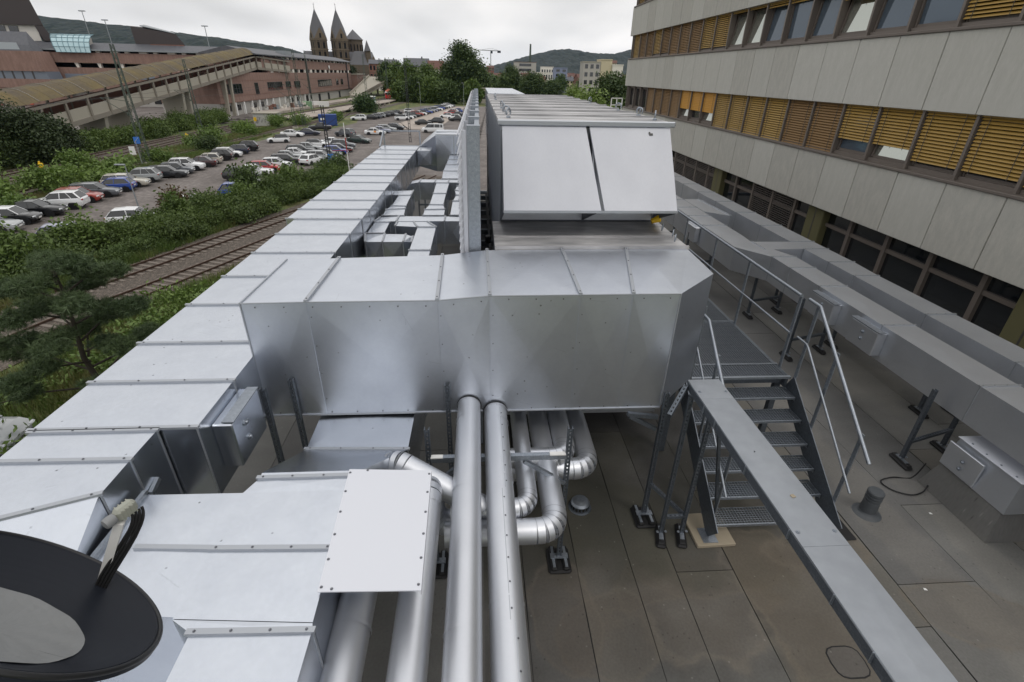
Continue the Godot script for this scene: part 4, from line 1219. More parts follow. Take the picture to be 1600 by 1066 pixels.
func stairs() -> void:
	var xl := 2.76
	var xr := 4.25
	var s := thing("metal_stairs", "galvanised steel stairs with grating treads up to the landing", "stairs")
	for sx: float in [xl - 0.015, xr + 0.015]:
		var b := MB.new()
		b.hexa([Vector3(sx - 0.006, 0.30, -3.93), Vector3(sx + 0.006, 0.30, -3.93), Vector3(sx + 0.006, 0.02, -4.12), Vector3(sx - 0.006, 0.02, -4.12), Vector3(sx - 0.006, 1.43, -5.52), Vector3(sx + 0.006, 1.43, -5.52), Vector3(sx + 0.006, 1.17, -5.66), Vector3(sx - 0.006, 1.17, -5.66)])
		part("stringer", b, M["zinc_dark"], s)
		b = MB.new()
		b.lim(sx - 0.09, sx + 0.09, 0.052, 0.062, -4.0, -4.22)
		part("base_plate", b, M["zinc"], s)
	for i in 6:
		var zf := -4.125 - i * 0.245
		var y := 0.2 + i * 0.2
		var b := MB.new()
		grating(b, xl, xr, zf - 0.02, zf - 0.27, y, true)
		b.lim(xl, xr, y - 0.035, y + 0.002, zf - 0.27, zf - 0.274); b.lim(xl, xl + 0.004, y - 0.06, y, zf, zf - 0.27); b.lim(xr - 0.004, xr, y - 0.06, y, zf, zf - 0.27)
		var p := part("tread", b, M["zinc"], s)
		b = MB.new()
		b.lim(xl, xr, y - 0.028, y + 0.004, zf, zf - 0.02)
		for k in 24: b.box(Vector3(xl + 0.03 + k * 0.062, y + 0.005, zf - 0.01), Vector3(0.02, 0.004, 0.012))
		part("nosing", b, M["zinc"], p)
	var l := thing("landing", "raised grating landing along the air handling unit at the top of the stairs", "landing")
	for q: Array in [[-5.58, -5.92], [-5.93, -7.30], [-7.33, -8.8], [-8.83, -10.4], [-10.43, -12.0], [-12.03, -13.6]]:
		var b := MB.new()
		grating(b, 2.62, 4.24, q[0] - 0.01, q[1] + 0.01, 1.4, q[0] > -5.6)
		part("grating_panel", b, M["zinc"], l)
		b = MB.new()
		b.lim(2.62, 4.25, 1.37, 1.403, q[0], q[0] - 0.012); b.lim(2.62, 4.25, 1.37, 1.403, q[1], q[1] + 0.012)
		part("panel_rim", b, M["zinc"], l)
	var e := MB.new()
	e.lim(2.62, 4.25, 1.37, 1.404, -5.56, -5.60)
	part("nosing", e, M["zinc"], l)
	e = MB.new()
	for sx: float in [2.64, 4.255]: e.lim(sx - 0.03, sx + 0.008, 1.2, 1.37, -5.62, -13.6)
	for k in 6: e.lim(2.62, 4.25, 1.22, 1.36, -5.7 - k * 1.5, -5.76 - k * 1.5)
	part("frame", e, M["zinc_dark"], l)
	for q: Array in [[2.7, -5.75], [4.2, -5.75], [2.7, -8.9], [4.2, -8.9], [2.7, -12.0], [4.2, -12.0]]:
		e = MB.new()
		e.lim(q[0] - 0.04, q[0] + 0.04, 0.02, 1.2, q[1] + 0.04, q[1] - 0.04)
		part("leg", e, M["zinc_dark"], l)
	# railings
	var g := thing("landing_railing", "galvanised tube railing along the right edge of the landing", "railing")
	e = MB.new()
	e.tube([Vector3(4.22, 2.5, -13.5), Vector3(4.22, 2.5, -5.82)], 0.022, 12)
	part("top_rail", e, M["zinc"], g)
	e = MB.new()
	e.tube([Vector3(4.22, 1.95, -13.5), Vector3(4.22, 1.95, -5.82)], 0.015, 10)
	part("mid_rail", e, M["zinc"], g)
	for z: float in [-5.86, -7.27, -8.5, -9.9, -11.4, -13.0]:
		e = MB.new()
		e.lim(4.245, 4.262, 1.2, 2.49, z + 0.025, z - 0.025)
		part("post", e, M["zinc"], g)
	for sx: float in [xr, xl + 0.02]:
		g = thing("stair_handrail", "sloping tube handrail on the %s side of the stairs" % ("right" if sx > 4 else "left"), "railing")
		e = MB.new()
		var top := [Vector3(sx - 0.02, 1.30, -3.93), Vector3(sx - 0.02, 2.46, -5.36), Vector3(sx - 0.02, 2.515, -5.42), Vector3(sx - 0.02, 2.515, -5.66)]
		if sx < 4: top = [Vector3(sx, 1.30, -3.95), Vector3(sx, 2.4, -5.32), Vector3(sx, 2.4, -5.5)]
		e.tube(top, 0.022, 12)
		part("top_rail", e, M["zinc"], g)
		e = MB.new()
		e.tube([Vector3(sx - 0.02, 0.80, -4.0), Vector3(sx - 0.02, 1.94, -5.40), Vector3(sx - 0.02, 1.97, -5.45), Vector3(sx - 0.02, 1.97, -5.66)], 0.015, 10)
		part("mid_rail", e, M["zinc"], g)
		for q: Array in [[-4.2, 0.22, 1.5], [-4.95, 0.85, 2.12], [-5.52, 1.3, 2.5]]:
			e = MB.new()
			e.lim(sx + 0.022, sx + 0.036, q[1], q[2], q[0] + 0.025, q[0] - 0.025)
			part("post", e, M["zinc"], g)
	e = MB.new()
	e.soft(Vector3(2.8, 0.028, -4.22), Vector3(0.48, 0.05, 0.5), 0.008, Basis(Vector3.UP, 0.03))
	solo("paving_slab", e, M["paver"], "pale square concrete slab under the left foot of the stairs", "slab")
	e = MB.new()
	e.soft(Vector3(4.47, 0.018, -4.27), Vector3(0.24, 0.018, 0.56), 0.006, Basis(Vector3.UP, 0.02))
	solo("rubber_mat", e, M["rubber"], "dark rubber protection mat beside the right foot of the stairs", "mat")

func small_roof_things() -> void:
	# cable tray with its lid
	var t := thing("cable_tray", "long grey cable tray with flat sheet lid, running to the lower right corner", "cable tray")
	for q: Array in [[-4.3, -3.95], [-3.947, -2.2], [-2.197, -0.7], [-0.697, 0.5]]:
		var b := MB.new()
		b.hexa(ring(2.165, q[1], 2.50, q[1], 2.186, 2.205) + ring(2.165, q[0], 2.50, q[0], 2.186, 2.205), 0.004)
		part("lid", b, M["tray_sheet"], t)
		b = MB.new()
		for s: float in [2.2, 2.47]: b.bolt(Vector3(s, 2.206, q[1] - 0.12), 0.010)
		part("bolt", b, M["zinc"], t)
	var b := MB.new()
	b.lim(2.168, 2.18, 2.10, 2.186, 0.5, -4.3); b.lim(2.485, 2.497, 2.10, 2.186, 0.5, -4.3); b.lim(2.18, 2.485, 2.10, 2.108, 0.5, -4.3)
	part("tray_side", b, M["zinc_dark"], t)
	for z: float in [-1.0, -1.5, -1.85, -2.35, -3.0, -3.6, -3.85]:
		b = MB.new()
		b.bar(Vector3(2.162, 2.2, z), Vector3(2.155, 2.12, z + 0.01), 0.018, 0.006, Vector3.BACK)
		part("clip", b, M["zinc"], t)
	b = MB.new()
	b.slab([Vector2(2.34, -2.63), Vector2(2.375, -2.64), Vector2(2.365, -2.67), Vector2(2.335, -2.66)], 2.209, 2.212)
	part("sticker", b, M["paver"], t)
	b = MB.new()
	b.slab([Vector2(2.30, -3.15), Vector2(2.315, -3.155), Vector2(2.31, -3.17)], 2.209, 2.212)
	part("stain", b, M["black_plastic"], t)
	var leg := thing("tray_trestle", "pair of slim strut legs carrying the far end of the cable tray", "support")
	for q: Array in [[2.17, -4.15], [2.425, -4.14], [2.5, -3.9]]:
		b = MB.new()
		if q[0] < 2.49: ladder(b, Vector3(q[0], 0.08, q[1]), Vector3(q[0], 2.1, q[1]), 0.042)
		else: b.bar(Vector3(2.86, 0.42, -4.3), Vector3(2.5, 2.1, -4.2), 0.03, 0.04)
		part("leg", b, M["zinc_dark"], leg)
		if q[0] < 2.49: foot(leg, q[0], q[1], -0.25, false)
	b = MB.new()
	ladder(b, Vector3(2.05, 0.62, -4.45), Vector3(2.42, 0.35, -4.2), 0.04); ladder(b, Vector3(2.2, 0.36, -4.16), Vector3(2.42, 0.36, -4.16), 0.04)
	part("cross_bar", b, M["zinc_dark"], leg)
	# vent pipe with louvred head
	b = MB.new()
	b.lathe([Vector2(0.17, 0.0), Vector2(0.15, 0.012), Vector2(0.115, 0.03), Vector2(0.10, 0.05), Vector2(0.092, 0.22), Vector2(0.085, 0.225), Vector2(0.085, 0.24), Vector2(0.097, 0.243), Vector2(0.097, 0.268), Vector2(0.085, 0.272), Vector2(0.085, 0.285), Vector2(0.097, 0.288), Vector2(0.097, 0.313), Vector2(0.085, 0.317), Vector2(0.085, 0.33), Vector2(0.097, 0.333), Vector2(0.097, 0.365), Vector2(0.085, 0.38), Vector2(0.0, 0.385)], Vector3(5.03, 0.006, -4.42), 32)
	solo("vent_pipe", b, M["vent_grey"], "short grey ribbed vent pipe standing on the felt right of the stairs", "vent")
	# drain
	var d := thing("roof_drain", "round metal roof drain with a leaf guard under the pipes", "drain", Vector3(1.27, 0.006, -4.68))
	b = MB.new()
	b.lathe([Vector2(0.15, 0.0), Vector2(0.14, 0.02), Vector2(0.12, 0.022)], Vector3.ZERO, 24)
	part("collar", b, M["zinc_dark"], d)
	b = MB.new()
	for k in 16: b.box(Vector3(cos(TAU * k / 16) * 0.115, 0.045, sin(TAU * k / 16) * 0.115), Vector3(0.012, 0.06, 0.012), Basis(Vector3.UP, -TAU * k / 16))
	part("guard", b, M["zinc_dark"], d)
	b = MB.new()
	b.lathe([Vector2(0.12, 0.07), Vector2(0.122, 0.085), Vector2(0.10, 0.115), Vector2(0.05, 0.128), Vector2(0, 0.13)], Vector3.ZERO, 24)
	part("dome", b, M["zinc"], d)
	# curb box on the right
	var c := thing("curb_hood", "white topped sheet metal hood on a dark felt curb at the right edge", "roof hood")
	b = MB.new()
	b.hexa([Vector3(6.27, 0.42, -3.97), Vector3(7.3, 0.42, -3.97), Vector3(7.4, 0.006, -3.88), Vector3(6.17, 0.006, -3.88), Vector3(6.27, 0.42, -4.86), Vector3(7.3, 0.42, -4.86), Vector3(7.4, 0.006, -4.95), Vector3(6.17, 0.006, -4.95)])
	part("curb", b, M["felt_1"], c)
	b = MB.new()
	b.soft(Vector3(6.25, 0.62, -4.62), Vector3(0.03, 0.36, 0.5), 0.006)
	part("access_door", b, M["duct_sheet_dull"], c)
	b = MB.new()
	b.hexa([Vector3(6.33, 0.86, -4.0), Vector3(7.0, 0.86, -4.0), Vector3(7.25, 0.42, -3.94), Vector3(6.26, 0.42, -3.94), Vector3(6.33, 0.86, -4.84), Vector3(7.0, 0.86, -4.84), Vector3(7.25, 0.42, -4.88), Vector3(6.26, 0.42, -4.88)], 0.006)
	part("hood", b, M["duct_sheet_dull"], c)
	b = MB.new()
	b.slab([Vector2(6.31, -3.98), Vector2(7.02, -3.98), Vector2(7.02, -4.86), Vector2(6.31, -4.86)], 0.862, 0.872)
	part("top_sheet", b, M["lid_white"], c)
	b = MB.new()
	for k in 4: b.bolt(Vector3(6.36, 0.872, -4.1 - k * 0.2), 0.009)
	b.bolt(Vector3(6.225, 0.66, -4.6), 0.018, Vector3.LEFT); b.bolt(Vector3(6.225, 0.55, -4.6), 0.018, Vector3.LEFT)
	part("screw", b, M["zinc"], c)
	b = MB.new()
	var pts := []
	for p: Vector3 in [Vector3(6.2, 0.3, -4.98), Vector3(6.12, 0.02, -5.0), Vector3(5.85, 0.02, -5.02), Vector3(5.62, 0.02, -4.95), Vector3(5.66, 0.02, -4.78), Vector3(5.85, 0.02, -4.68), Vector3(6.05, 0.02, -4.72), Vector3(6.18, 0.06, -4.8)]: pts.append(p)
	var cv := Curve3D.new()
	for i in pts.size():
		var tn: Vector3 = (pts[mini(i + 1, 7)] - pts[maxi(i - 1, 0)]) / 6.0
		cv.add_point(pts[i], -tn, tn)
	b.tube(Array(cv.tessellate(3)), 0.009, 8)
	solo("cable", b, M["rubber"], "black lightning cable looping on the felt beside the curb hood", "cable")
	for q: Array in [[5.85, -4.35, "the left one"], [6.3, -3.3, "the right one"], [4.9, -3.3, "the near one"]]:
		b = MB.new()
		b.slab([Vector2(q[0], q[1]), Vector2(q[0] + 0.035, q[1] + 0.006), Vector2(q[0] + 0.03, q[1] - 0.02), Vector2(q[0] + 0.006, q[1] - 0.025)], 0.009, 0.014)
		solo("litter", b, M["white_paint"], "tiny scrap of white paper on the felt near the curb hood, %s" % q[2], "litter")

func dish() -> void:
	var c := Vector3(-1.498, 3.454, -1.074)
	var n := Vector3(0.5, 0.61, -0.61).normalized()
	var t := thing("satellite_dish", "dark grey satellite dish with a pale centre in the lower left corner", "satellite dish")
	var x := Vector3(1, -0.1, 0.05)
	x = (x - n * x.dot(n)).normalized()
	var bs := Basis(x, n, x.cross(n))
	var R := 0.40
	var prof := []
	for k in 13:
		var r := R * k / 12.0
		prof.append(Vector2(maxf(r, 0.0001), 0.075 * (r / R) * (r / R)))
	prof.append(Vector2(R + 0.004, 0.079)); prof.append(Vector2(R + 0.022, 0.070)); prof.append(Vector2(R + 0.024, 0.055)); prof.append(Vector2(R + 0.02, 0.055))
	for k in 12:
		var r := (R + 0.012) * (1.0 - (k + 1) / 12.0)
		prof.append(Vector2(maxf(r, 0.0001), 0.075 * (r / R) * (r / R) - 0.014))
	prof.reverse()
	var b := MB.new()
	b.lathe(prof, c, 72, bs)
	var dm := mat("dish_paint", Color8(33, 36, 43), 0.42)
	dm.metallic_specular = 0.25
	part("reflector", b, dm, t)
	b = MB.new()
	var pr := []
	for k in 9:
		var r := 0.30 * (8 - k) / 8.0
		pr.append(Vector2(maxf(r, 0.0001), 0.0))
	# the pale patch follows the bowl, off centre
	var off := Vector2(0.03, 0.10)
	for k in 8:
		for j in 48:
			var q := []
			for e: Array in [[k, j], [k, j + 1], [k + 1, j + 1], [k + 1, j]]:
				var a: float = TAU * e[1] / 48.0
				var p: Vector2 = off + Vector2(cos(a), -sin(a)) * 0.24 * e[0] / 8.0
				var rr: float = p.length() / R
				q.append(c + bs * Vector3(p.x, 0.075 * rr * rr + 0.003 + 0.0015 * sin(e[1] * 1.3 + e[0]) * (e[0] / 8.0), p.y))
			if k == 0: b.tri(q[0], q[3], q[2])
			else: b.quad(q[0], q[3], q[2], q[1])
	part("pale_centre", b, mat("dish_pale", Color8(128, 130, 131), 0.55), t)
	b = MB.new()
	var rim := []
	for k in 73: rim.append(c + bs * Vector3(cos(TAU * k / 72.0) * (R + 0.016), 0.074, sin(TAU * k / 72.0) * (R + 0.016)))
	b.tube(rim, 0.009, 8, false)
	part("rim", b, M["black_plastic"], t)
	# arm from under the far rim to the receiver
	var tip := Vector3(-1.33, 3.525, -1.385)
	var root := Vector3(-1.56, 3.07, -1.34)
	b = MB.new()
	b.bar(root, tip, 0.026, 0.030)
	part("arm", b, M["white_paint"], t)
	b = MB.new()
	var dir := (c + n * 0.1 - tip).normalized()
	var hx := Vector3.UP.cross(dir).normalized()
	var hb := Basis(hx, dir.cross(hx), dir)
	b.soft(tip + Vector3(0, 0.03, 0) - dir * 0.03, Vector3(0.042, 0.055, 0.075), 0.012, hb)
	for k in 4: b.box(tip + Vector3(0, 0.03, 0) - dir * (0.012 + 0.014 * k), Vector3(0.046, 0.045, 0.004), hb)
	var lnb := part("receiver", b, mat("plastic_beige", Color8(150, 152, 142), 0.55), t)
	b = MB.new()
	b.lathe([Vector2(0.019, 0), Vector2(0.021, 0.012), Vector2(0.021, 0.026), Vector2(0.018, 0.036), Vector2(0.0, 0.040)], tip + Vector3(0, 0.03, 0) + dir * 0.008, 24, Basis(hx, dir, hx.cross(dir)))
	part("feed_cap", b, mat("plastic_grey", Color8(128, 130, 132), 0.5), lnb)
	for k in 4:
		var p0: Vector3 = tip + Vector3(0.012, 0.005, 0.0) - dir * (0.035 + 0.012 * k)
		var cv := Curve3D.new()
		cv.add_point(p0, Vector3.ZERO, Vector3(0.012 + 0.006 * k, -0.07, 0.02))
		cv.add_point(root + Vector3(0.07 + 0.010 * k, 0.14, 0.02), Vector3(0.02 + 0.008 * k, 0.10, -0.02), Vector3.ZERO)
		b = MB.new()
		b.tube(Array(cv.tessellate(4)), 0.0055, 10)
		part("cable", b, M["rubber"], t)
	b = MB.new()
	b.bar(c - n * 0.02, c - n * 0.18, 0.14, 0.14); b.bar(c - n * 0.14, Vector3(-1.66, 2.2, -0.95), 0.06, 0.06)
	b.bar(c - n * 0.06, root, 0.04, 0.05)
	part("mount", b, M["black_plastic"], t)

# ---- the railway yard
func strip(pts: Array, w: float, y: float) -> MB:
	var b := MB.new()
	var l := []
	for i in pts.size():
		var d: Vector2 = (pts[mini(i + 1, pts.size() - 1)] - pts[maxi(i - 1, 0)]).normalized()
		var s := Vector2(-d.y, d.x) * w / 2
		l.append([pts[i] - s, pts[i] + s])
	for i in pts.size() - 1:
		var q := [l[i][0], l[i][1], l[i + 1][1], l[i + 1][0]].map(func(p: Vector2) -> Vector3: return Vector3(p.x, y, p.y))
		if (q[1] - q[0]).cross(q[2] - q[0]).y < 0: q.reverse()
		b.quad(q[0], q[1], q[2], q[3])
	return b

func flat(pts: Array, y: float) -> MB:
	var b := MB.new()
	for i in range(1, pts.size() - 1):
		var p := [pts[0], pts[i], pts[i + 1]]
		var v := p.map(func(q: Vector2) -> Vector3: return Vector3(q.x, y, q.y))
		if (v[1] - v[0]).cross(v[2] - v[0]).y > 0: b.tri(v[0], v[1], v[2])
		else: b.tri(v[0], v[2], v[1])
	return b

func yard() -> void:
	var b := MB.new()
	b.quad(Vector3(-4500, G - 0.02, 1500), Vector3(4500, G - 0.02, 1500), Vector3(4500, G - 0.02, -6000), Vector3(-4500, G - 0.02, -6000))
	struct("ground", b, M["earth"])
	struct("parking_lot", flat([Vector2(-36, -24), Vector2(-34, -34), Vector2(-29, -48), Vector2(-21, -66), Vector2(-12, -90), Vector2(0, -100), Vector2(4, -236), Vector2(-22, -236), Vector2(-40, -165), Vector2(-41, -128), Vector2(-44.5, -90), Vector2(-45, -60), Vector2(-45, -24)], G), M["asphalt"])
	struct("paved_yard", flat([Vector2(-3.6, -24.3), Vector2(30, -24.3), Vector2(30, -236), Vector2(4, -236), Vector2(0, -100), Vector2(-12, -90)], G + 0.004), M["asphalt"])
	struct("forecourt", flat([Vector2(-68.5, -70), Vector2(-170, -70), Vector2(-170, -202), Vector2(-66, -202), Vector2(-66, -330), Vector2(-62, -330), Vector2(-62, -175), Vector2(-70.5, -150)], G + 0.006), M["asphalt"])
	struct("gravel_strip", flat([Vector2(-44, -128), Vector2(-36, -128), Vector2(-33, -150), Vector2(-36, -170), Vector2(-42, -160)], G + 0.004), M["earth"])
	struct("access_road", flat([Vector2(-24, -135), Vector2(-10, -135), Vector2(-5, -232), Vector2(-10, -232)], G + 0.008), M["platform"])
	var l := MB.new()
	for k in 22:
		var z := -45.2 - k * 2.55
		l.bar(Vector3(-43.5, G + 0.006, z), Vector3(-39.3, G + 0.006, z + 0.2), 0.12, 0.006)
	tag(part("bay_markings", l, M["line_white"]), "", "", "", "structure")
	struct("ballast", strip([Vector2(-28, 0), Vector2(-27.0, -14), Vector2(-26.0, -22), Vector2(-24.6, -27), Vector2(-22.6, -32), Vector2(-18.7, -42), Vector2(-12.4, -60), Vector2(-8, -72)], 8.2, G + 0.03), M["ballast"])
	struct("rail_bed", strip([Vector2(-58.5, -20), Vector2(-58.5, -66), Vector2(-58, -90), Vector2(-58.5, -112), Vector2(-57.5, -145), Vector2(-54, -200), Vector2(-46, -300), Vector2(-40, -420)], 8.5, G + 0.03), M["ballast"])
	struct("side_rail_bed", strip([Vector2(-48.5, -30), Vector2(-49.5, -64), Vector2(-49, -82), Vector2(-48.2, -104), Vector2(-46.5, -126), Vector2(-43.5, -160), Vector2(-38, -215), Vector2(-34, -260)], 3.4, G + 0.02), M["ballast"])

func track(label: String, pts: Array, gap: float, singles: int, group := "") -> void:
	var t := thing("railway_track", label, "railway track", Vector3.ZERO, 0.0, group)
	var cv := Curve3D.new()
	for i in pts.size():
		var tn: Vector2 = (pts[mini(i + 1, pts.size() - 1)] - pts[maxi(i - 1, 0)]) / 6.0
		cv.add_point(Vector3(pts[i].x, 0, pts[i].y), Vector3(-tn.x, 0, -tn.y), Vector3(tn.x, 0, tn.y))
	var len := cv.get_baked_length()
	var n := int(len / 2.0)
	for s: float in [-0.75, 0.75]:
		var b := MB.new()
		var prev := Vector3.ZERO
		for i in n + 1:
			var p := cv.sample_baked(len * i / n)
			var q := cv.sample_baked(minf(len * i / n + 0.3, len))
			var d := (q - p).normalized() if q != p else Vector3.FORWARD
			var o := p + d.cross(Vector3.UP) * s + Vector3(0, G + 0.19, 0)
			if i > 0:
				b.bar(prev, o, 0.075, 0.05); b.bar(prev - Vector3(0, 0.07, 0), o - Vector3(0, 0.07, 0), 0.03, 0.1)
			prev = o
		part("rail", b, M["rail_steel"], t)
	var one := MB.new()
	one.soft(Vector3.ZERO, Vector3(2.5, 0.16, 0.24), 0.02)
	var om := one.mesh()
	var rest := []
	var k := 0
	var z := 0.0
	while z < len:
		var p := cv.sample_baked(z)
		var q := cv.sample_baked(minf(z + 0.3, len))
		var d := (q - p).normalized() if q != p else Vector3.FORWARD
		var tr := Transform3D(Basis(d.cross(Vector3.UP), Vector3.UP, -d), p + Vector3(0, G + 0.01, 0))
		if k < singles:
			part("sleeper", om, M["sleeper"], t).transform = tr
		else: rest.append(tr)
		k += 1
		z += gap
	if rest.size():
		var mm := MultiMesh.new()
		mm.transform_format = MultiMesh.TRANSFORM_3D
		mm.mesh = om
		mm.instance_count = rest.size()
		for i in rest.size(): mm.set_instance_transform(i, rest[i])
		var mi := MultiMeshInstance3D.new()
		mi.name = "sleepers"
		mi.multimesh = mm
		mi.material_override = M["sleeper"]
		t.add_child(mi, true)
		tag(mi, "", "", "", "stuff")

func tracks() -> void:
	var a := [Vector2(-24.6, -12), Vector2(-24.2, -20), Vector2(-23.0, -25.6), Vector2(-21.0, -30.2), Vector2(-17.0, -41.0), Vector2(-11.0, -58), Vector2(-6.5, -71)]
	track("rusty railway track nearest to the building, behind the grass", a, 0.65, 100)
	track("rusty railway track along the foot of the long hedge", [Vector2(-29.2, -12), Vector2(-28.4, -20), Vector2(-26.9, -27.2), Vector2(-24.7, -32), Vector2(-20.6, -42.6), Vector2(-14.5, -59.5), Vector2(-10, -72)], 0.65, 100)
	track("far railway track nearest to the station hedge", [Vector2(-60.2, -20), Vector2(-60.0, -66), Vector2(-60.0, -90), Vector2(-60.2, -112), Vector2(-59.3, -140), Vector2(-57.5, -180), Vector2(-54, -230), Vector2(-48, -310)], 0.8, 0)
	track("far railway track beside the gravel, second from the station hedge", [Vector2(-56.4, -20), Vector2(-56.4, -66), Vector2(-56.0, -84), Vector2(-56.8, -112), Vector2(-55.8, -140), Vector2(-54.6, -165)], 0.8, 0)
	track("overgrown siding between the parked cars and the far tracks", [Vector2(-48.5, -30), Vector2(-49.5, -64), Vector2(-49, -82), Vector2(-48.2, -104), Vector2(-46.5, -126), Vector2(-43.5, -160), Vector2(-40, -215), Vector2(-40.5, -265)], 0.8, 0)
	# platforms
	var p := thing("station_platform", "low sandy railway platform between the tracks", "platform")
	var b := MB.new()
	b.slab([Vector2(-48, -146), Vector2(-43.6, -195), Vector2(-38.8, -246), Vector2(-37, -300), Vector2(-41, -300), Vector2(-43.0, -262), Vector2(-50.6, -200), Vector2(-55, -158)], -6.95, -6.7)
	part("deck", b, M["platform"], p)
	b = MB.new()
	for k in 14: b.box(Vector3(lerpf(-48.2, -39.0, k / 13.0), -7.2, lerpf(-150, -246, k / 13.0)), Vector3(0.5, 0.6, 2.0))
	part("pillar", b, M["bridge_concrete"], p)
	p = thing("station_platform", "narrow railway platform along the station wall", "platform")
	b = MB.new()
	b.slab([Vector2(-62.3, -172), Vector2(-59.5, -225), Vector2(-55.5, -300), Vector2(-60, -300), Vector2(-65, -240), Vector2(-69, -195), Vector2(-68, -172)], -7.4, -6.7)
	part("deck", b, M["platform"], p)
	# little hut and clutter on and by the platforms
	p = thing("shelter", "small white glazed shelter on the platform near the train", "shelter", Vector3(-43.5, -6.7, -232))
	b = MB.new()
	b.lim(-1.2, 1.2, 2.4, 2.6, 2.0, -2.0)
	part("roof", b, M["white_paint"], p)
	b = MB.new()
	for x: float in [-1.1, 1.1]: b.lim(x - 0.03, x + 0.03, 0, 2.4, 1.9, -1.9)
	part("pane", b, M["aqua_glass"], p)
	b = MB.new()
	b.lim(-1.1, 1.1, 0, 2.4, -1.8, -1.9)
	part("back_wall", b, M["white_wall"], p)
	var g := thing("graffiti_hut", "flat white concrete hut scrawled with graffiti beside the far track", "hut", Vector3(-52.5, G, -140))
	b = MB.new()
	b.soft(Vector3(0, 1.4, 0), Vector3(5.5, 2.8, 4.2), 0.04)
	part("wall", b, M["graffiti_wall"], g)
	b = MB.new()
	b.lim(-2.9, 2.9, 2.8, 3.0, 2.3, -2.3)
	part("roof", b, M["bridge_concrete"], g)
	var dr := RandomNumberGenerator.new()
	dr.seed = 9
	b = MB.new()
	for k in 7:
		var x := -2.4 + k * 0.75
		var pr := Vector3(x, 0.8, 2.115)
		for j in 6:
			var nx := Vector3(x + dr.randf_range(-0.1, 0.7), 0.5 + dr.randf() * 1.7, 2.115)
			b.bar(pr, nx, 0.012, 0.07, Vector3.BACK)
			pr = nx
	part("graffiti", b, M["steel_dark"], g)
	b = MB.new()
	b.box(Vector3(-2.3, 1.5, 2.115), Vector3(0.7, 0.9, 0.02))
	part("orange_tag", b, M["yellow_plastic"], g)
	var t := thing("train", "white and red regional train at the platform below the trees", "train", Vector3(-43.9, G + 0.4, -276), 0.12)
	b = MB.new()
	b.soft(Vector3(0, 1.75, -30), Vector3(2.9, 3.2, 60), 0.25)
	part("body", b, M["white_paint"], t)
	b = MB.new()
	b.soft(Vector3(0, 1.5, 0.25), Vector3(2.7, 2.6, 1.0), 0.3)
	part("cab_front", b, mat("train_red", Color8(196, 48, 44), 0.4), t)
	b = MB.new()
	b.box(Vector3(0, 2.5, 0.74), Vector3(2.1, 0.9, 0.08))
	part("windscreen", b, M["glass_dark"], t)
	for k in 8:
		b = MB.new()
		b.box(Vector3(1.46, 2.1, -5 - k * 6.5), Vector3(0.04, 0.9, 4.6))
		part("window", b, M["glass_dark"], t)
	b = MB.new()
	for k in 6: b.soft(Vector3(0, 3.6, -4 - k * 9.0), Vector3(2.2, 0.6, 6), 0.15)
	part("roof_unit", b, mat("roof_orange", Color8(214, 110, 80), 0.6), t)
	# containers and a hoarding before the station
	g = thing("blue_container", "blue freight container at the edge of the car park", "container", Vector3(-38.2, G, -141.5), 0.25)
	b = MB.new()
	b.soft(Vector3(0, 1.35, 0), Vector3(4.4, 2.6, 2.4), 0.04)
	part("body", b, mat("container_blue", Color8(44, 72, 134), 0.6), g)
	b = MB.new()
	for k in 13: b.box(Vector3(-2.0 + k * 0.33, 1.35, 1.22), Vector3(0.14, 2.3, 0.05))
	part("rib", b, M["container_blue"], g)
	b = MB.new()
	b.box(Vector3(-1.3, 1.6, 1.26), Vector3(0.9, 0.5, 0.02))
	part("label_plate", b, M["white_paint"], g)
	b = MB.new()
	b.soft(Vector3(-62, G + 1.2, -205), Vector3(3, 2.4, 2.4), 0.05)
	solo("green_box", b, mat("box_green", Color8(120, 150, 118), 0.7), "pale green site box in front of the station wall", "container")
	b = MB.new()
	b.hexa([Vector3(-66, G + 2.0, -212), Vector3(-57, G + 2.0, -214), Vector3(-57, G + 0.2, -214), Vector3(-66, G + 0.2, -212), Vector3(-66, G + 2.0, -214), Vector3(-57, G + 2.0, -216), Vector3(-57, G + 0.2, -216), Vector3(-66, G + 0.2, -214)])
	solo("white_trailer", b, M["white_paint"], "long white covered trailer beside the green box", "trailer")
	var pr := RandomNumberGenerator.new()
	pr.seed = 31
	for k in 9:
		var x := -70.0 + k * 0.9 + pr.randf()
		var z := -178.0 - k * 3.2
		var fb := MB.new()
		for j in 7: fb.box(Vector3(x + pr.randf_range(-1.0, 1.0), G + 0.4 + pr.randf() * 1.6, z + pr.randf_range(-1.3, 1.3)), Vector3(0.1 + pr.randf() * 1.2, 0.2 + pr.randf() * 1.3, 0.1 + pr.randf() * 0.8), Basis(Vector3.UP, pr.randf() * 3))
		solo("site_clutter", fb, [M["white_wall"], M["graffiti_wall"], M["brick_far"], M["lamp_grey"]][k % 4], "heap of boards and building gear before the station wall", "building gear", "building gear before the station")
	# small signs
	g = thing("track_sign", "white square track board beneath the blue sign by the tall lattice mast", "sign", Vector3(-47.5, G, -77.2))
	b = MB.new()
	b.lim(-0.04, 0.04, 0, 3.4, 0.04, -0.04)
	part("post", b, M["lamp_grey"], g)
	b = MB.new()
	b.box(Vector3(-0.75, 2.1, 0.06), Vector3(0.7, 1.1, 0.03), Basis(Vector3.UP, 0.4))
	part("white_board", b, M["white_paint"], g)
	g = thing("blue_sign", "blue and white board on the tall lattice mast", "sign", Vector3(-47.0, G, -77.6))
	b = MB.new()
	b.box(Vector3(-0.45, 3.4, 0.1), Vector3(0.7, 0.9, 0.04), Basis(Vector3.UP, 0.5))
	part("board", b, M["sign_blue"], g)
	b = MB.new()
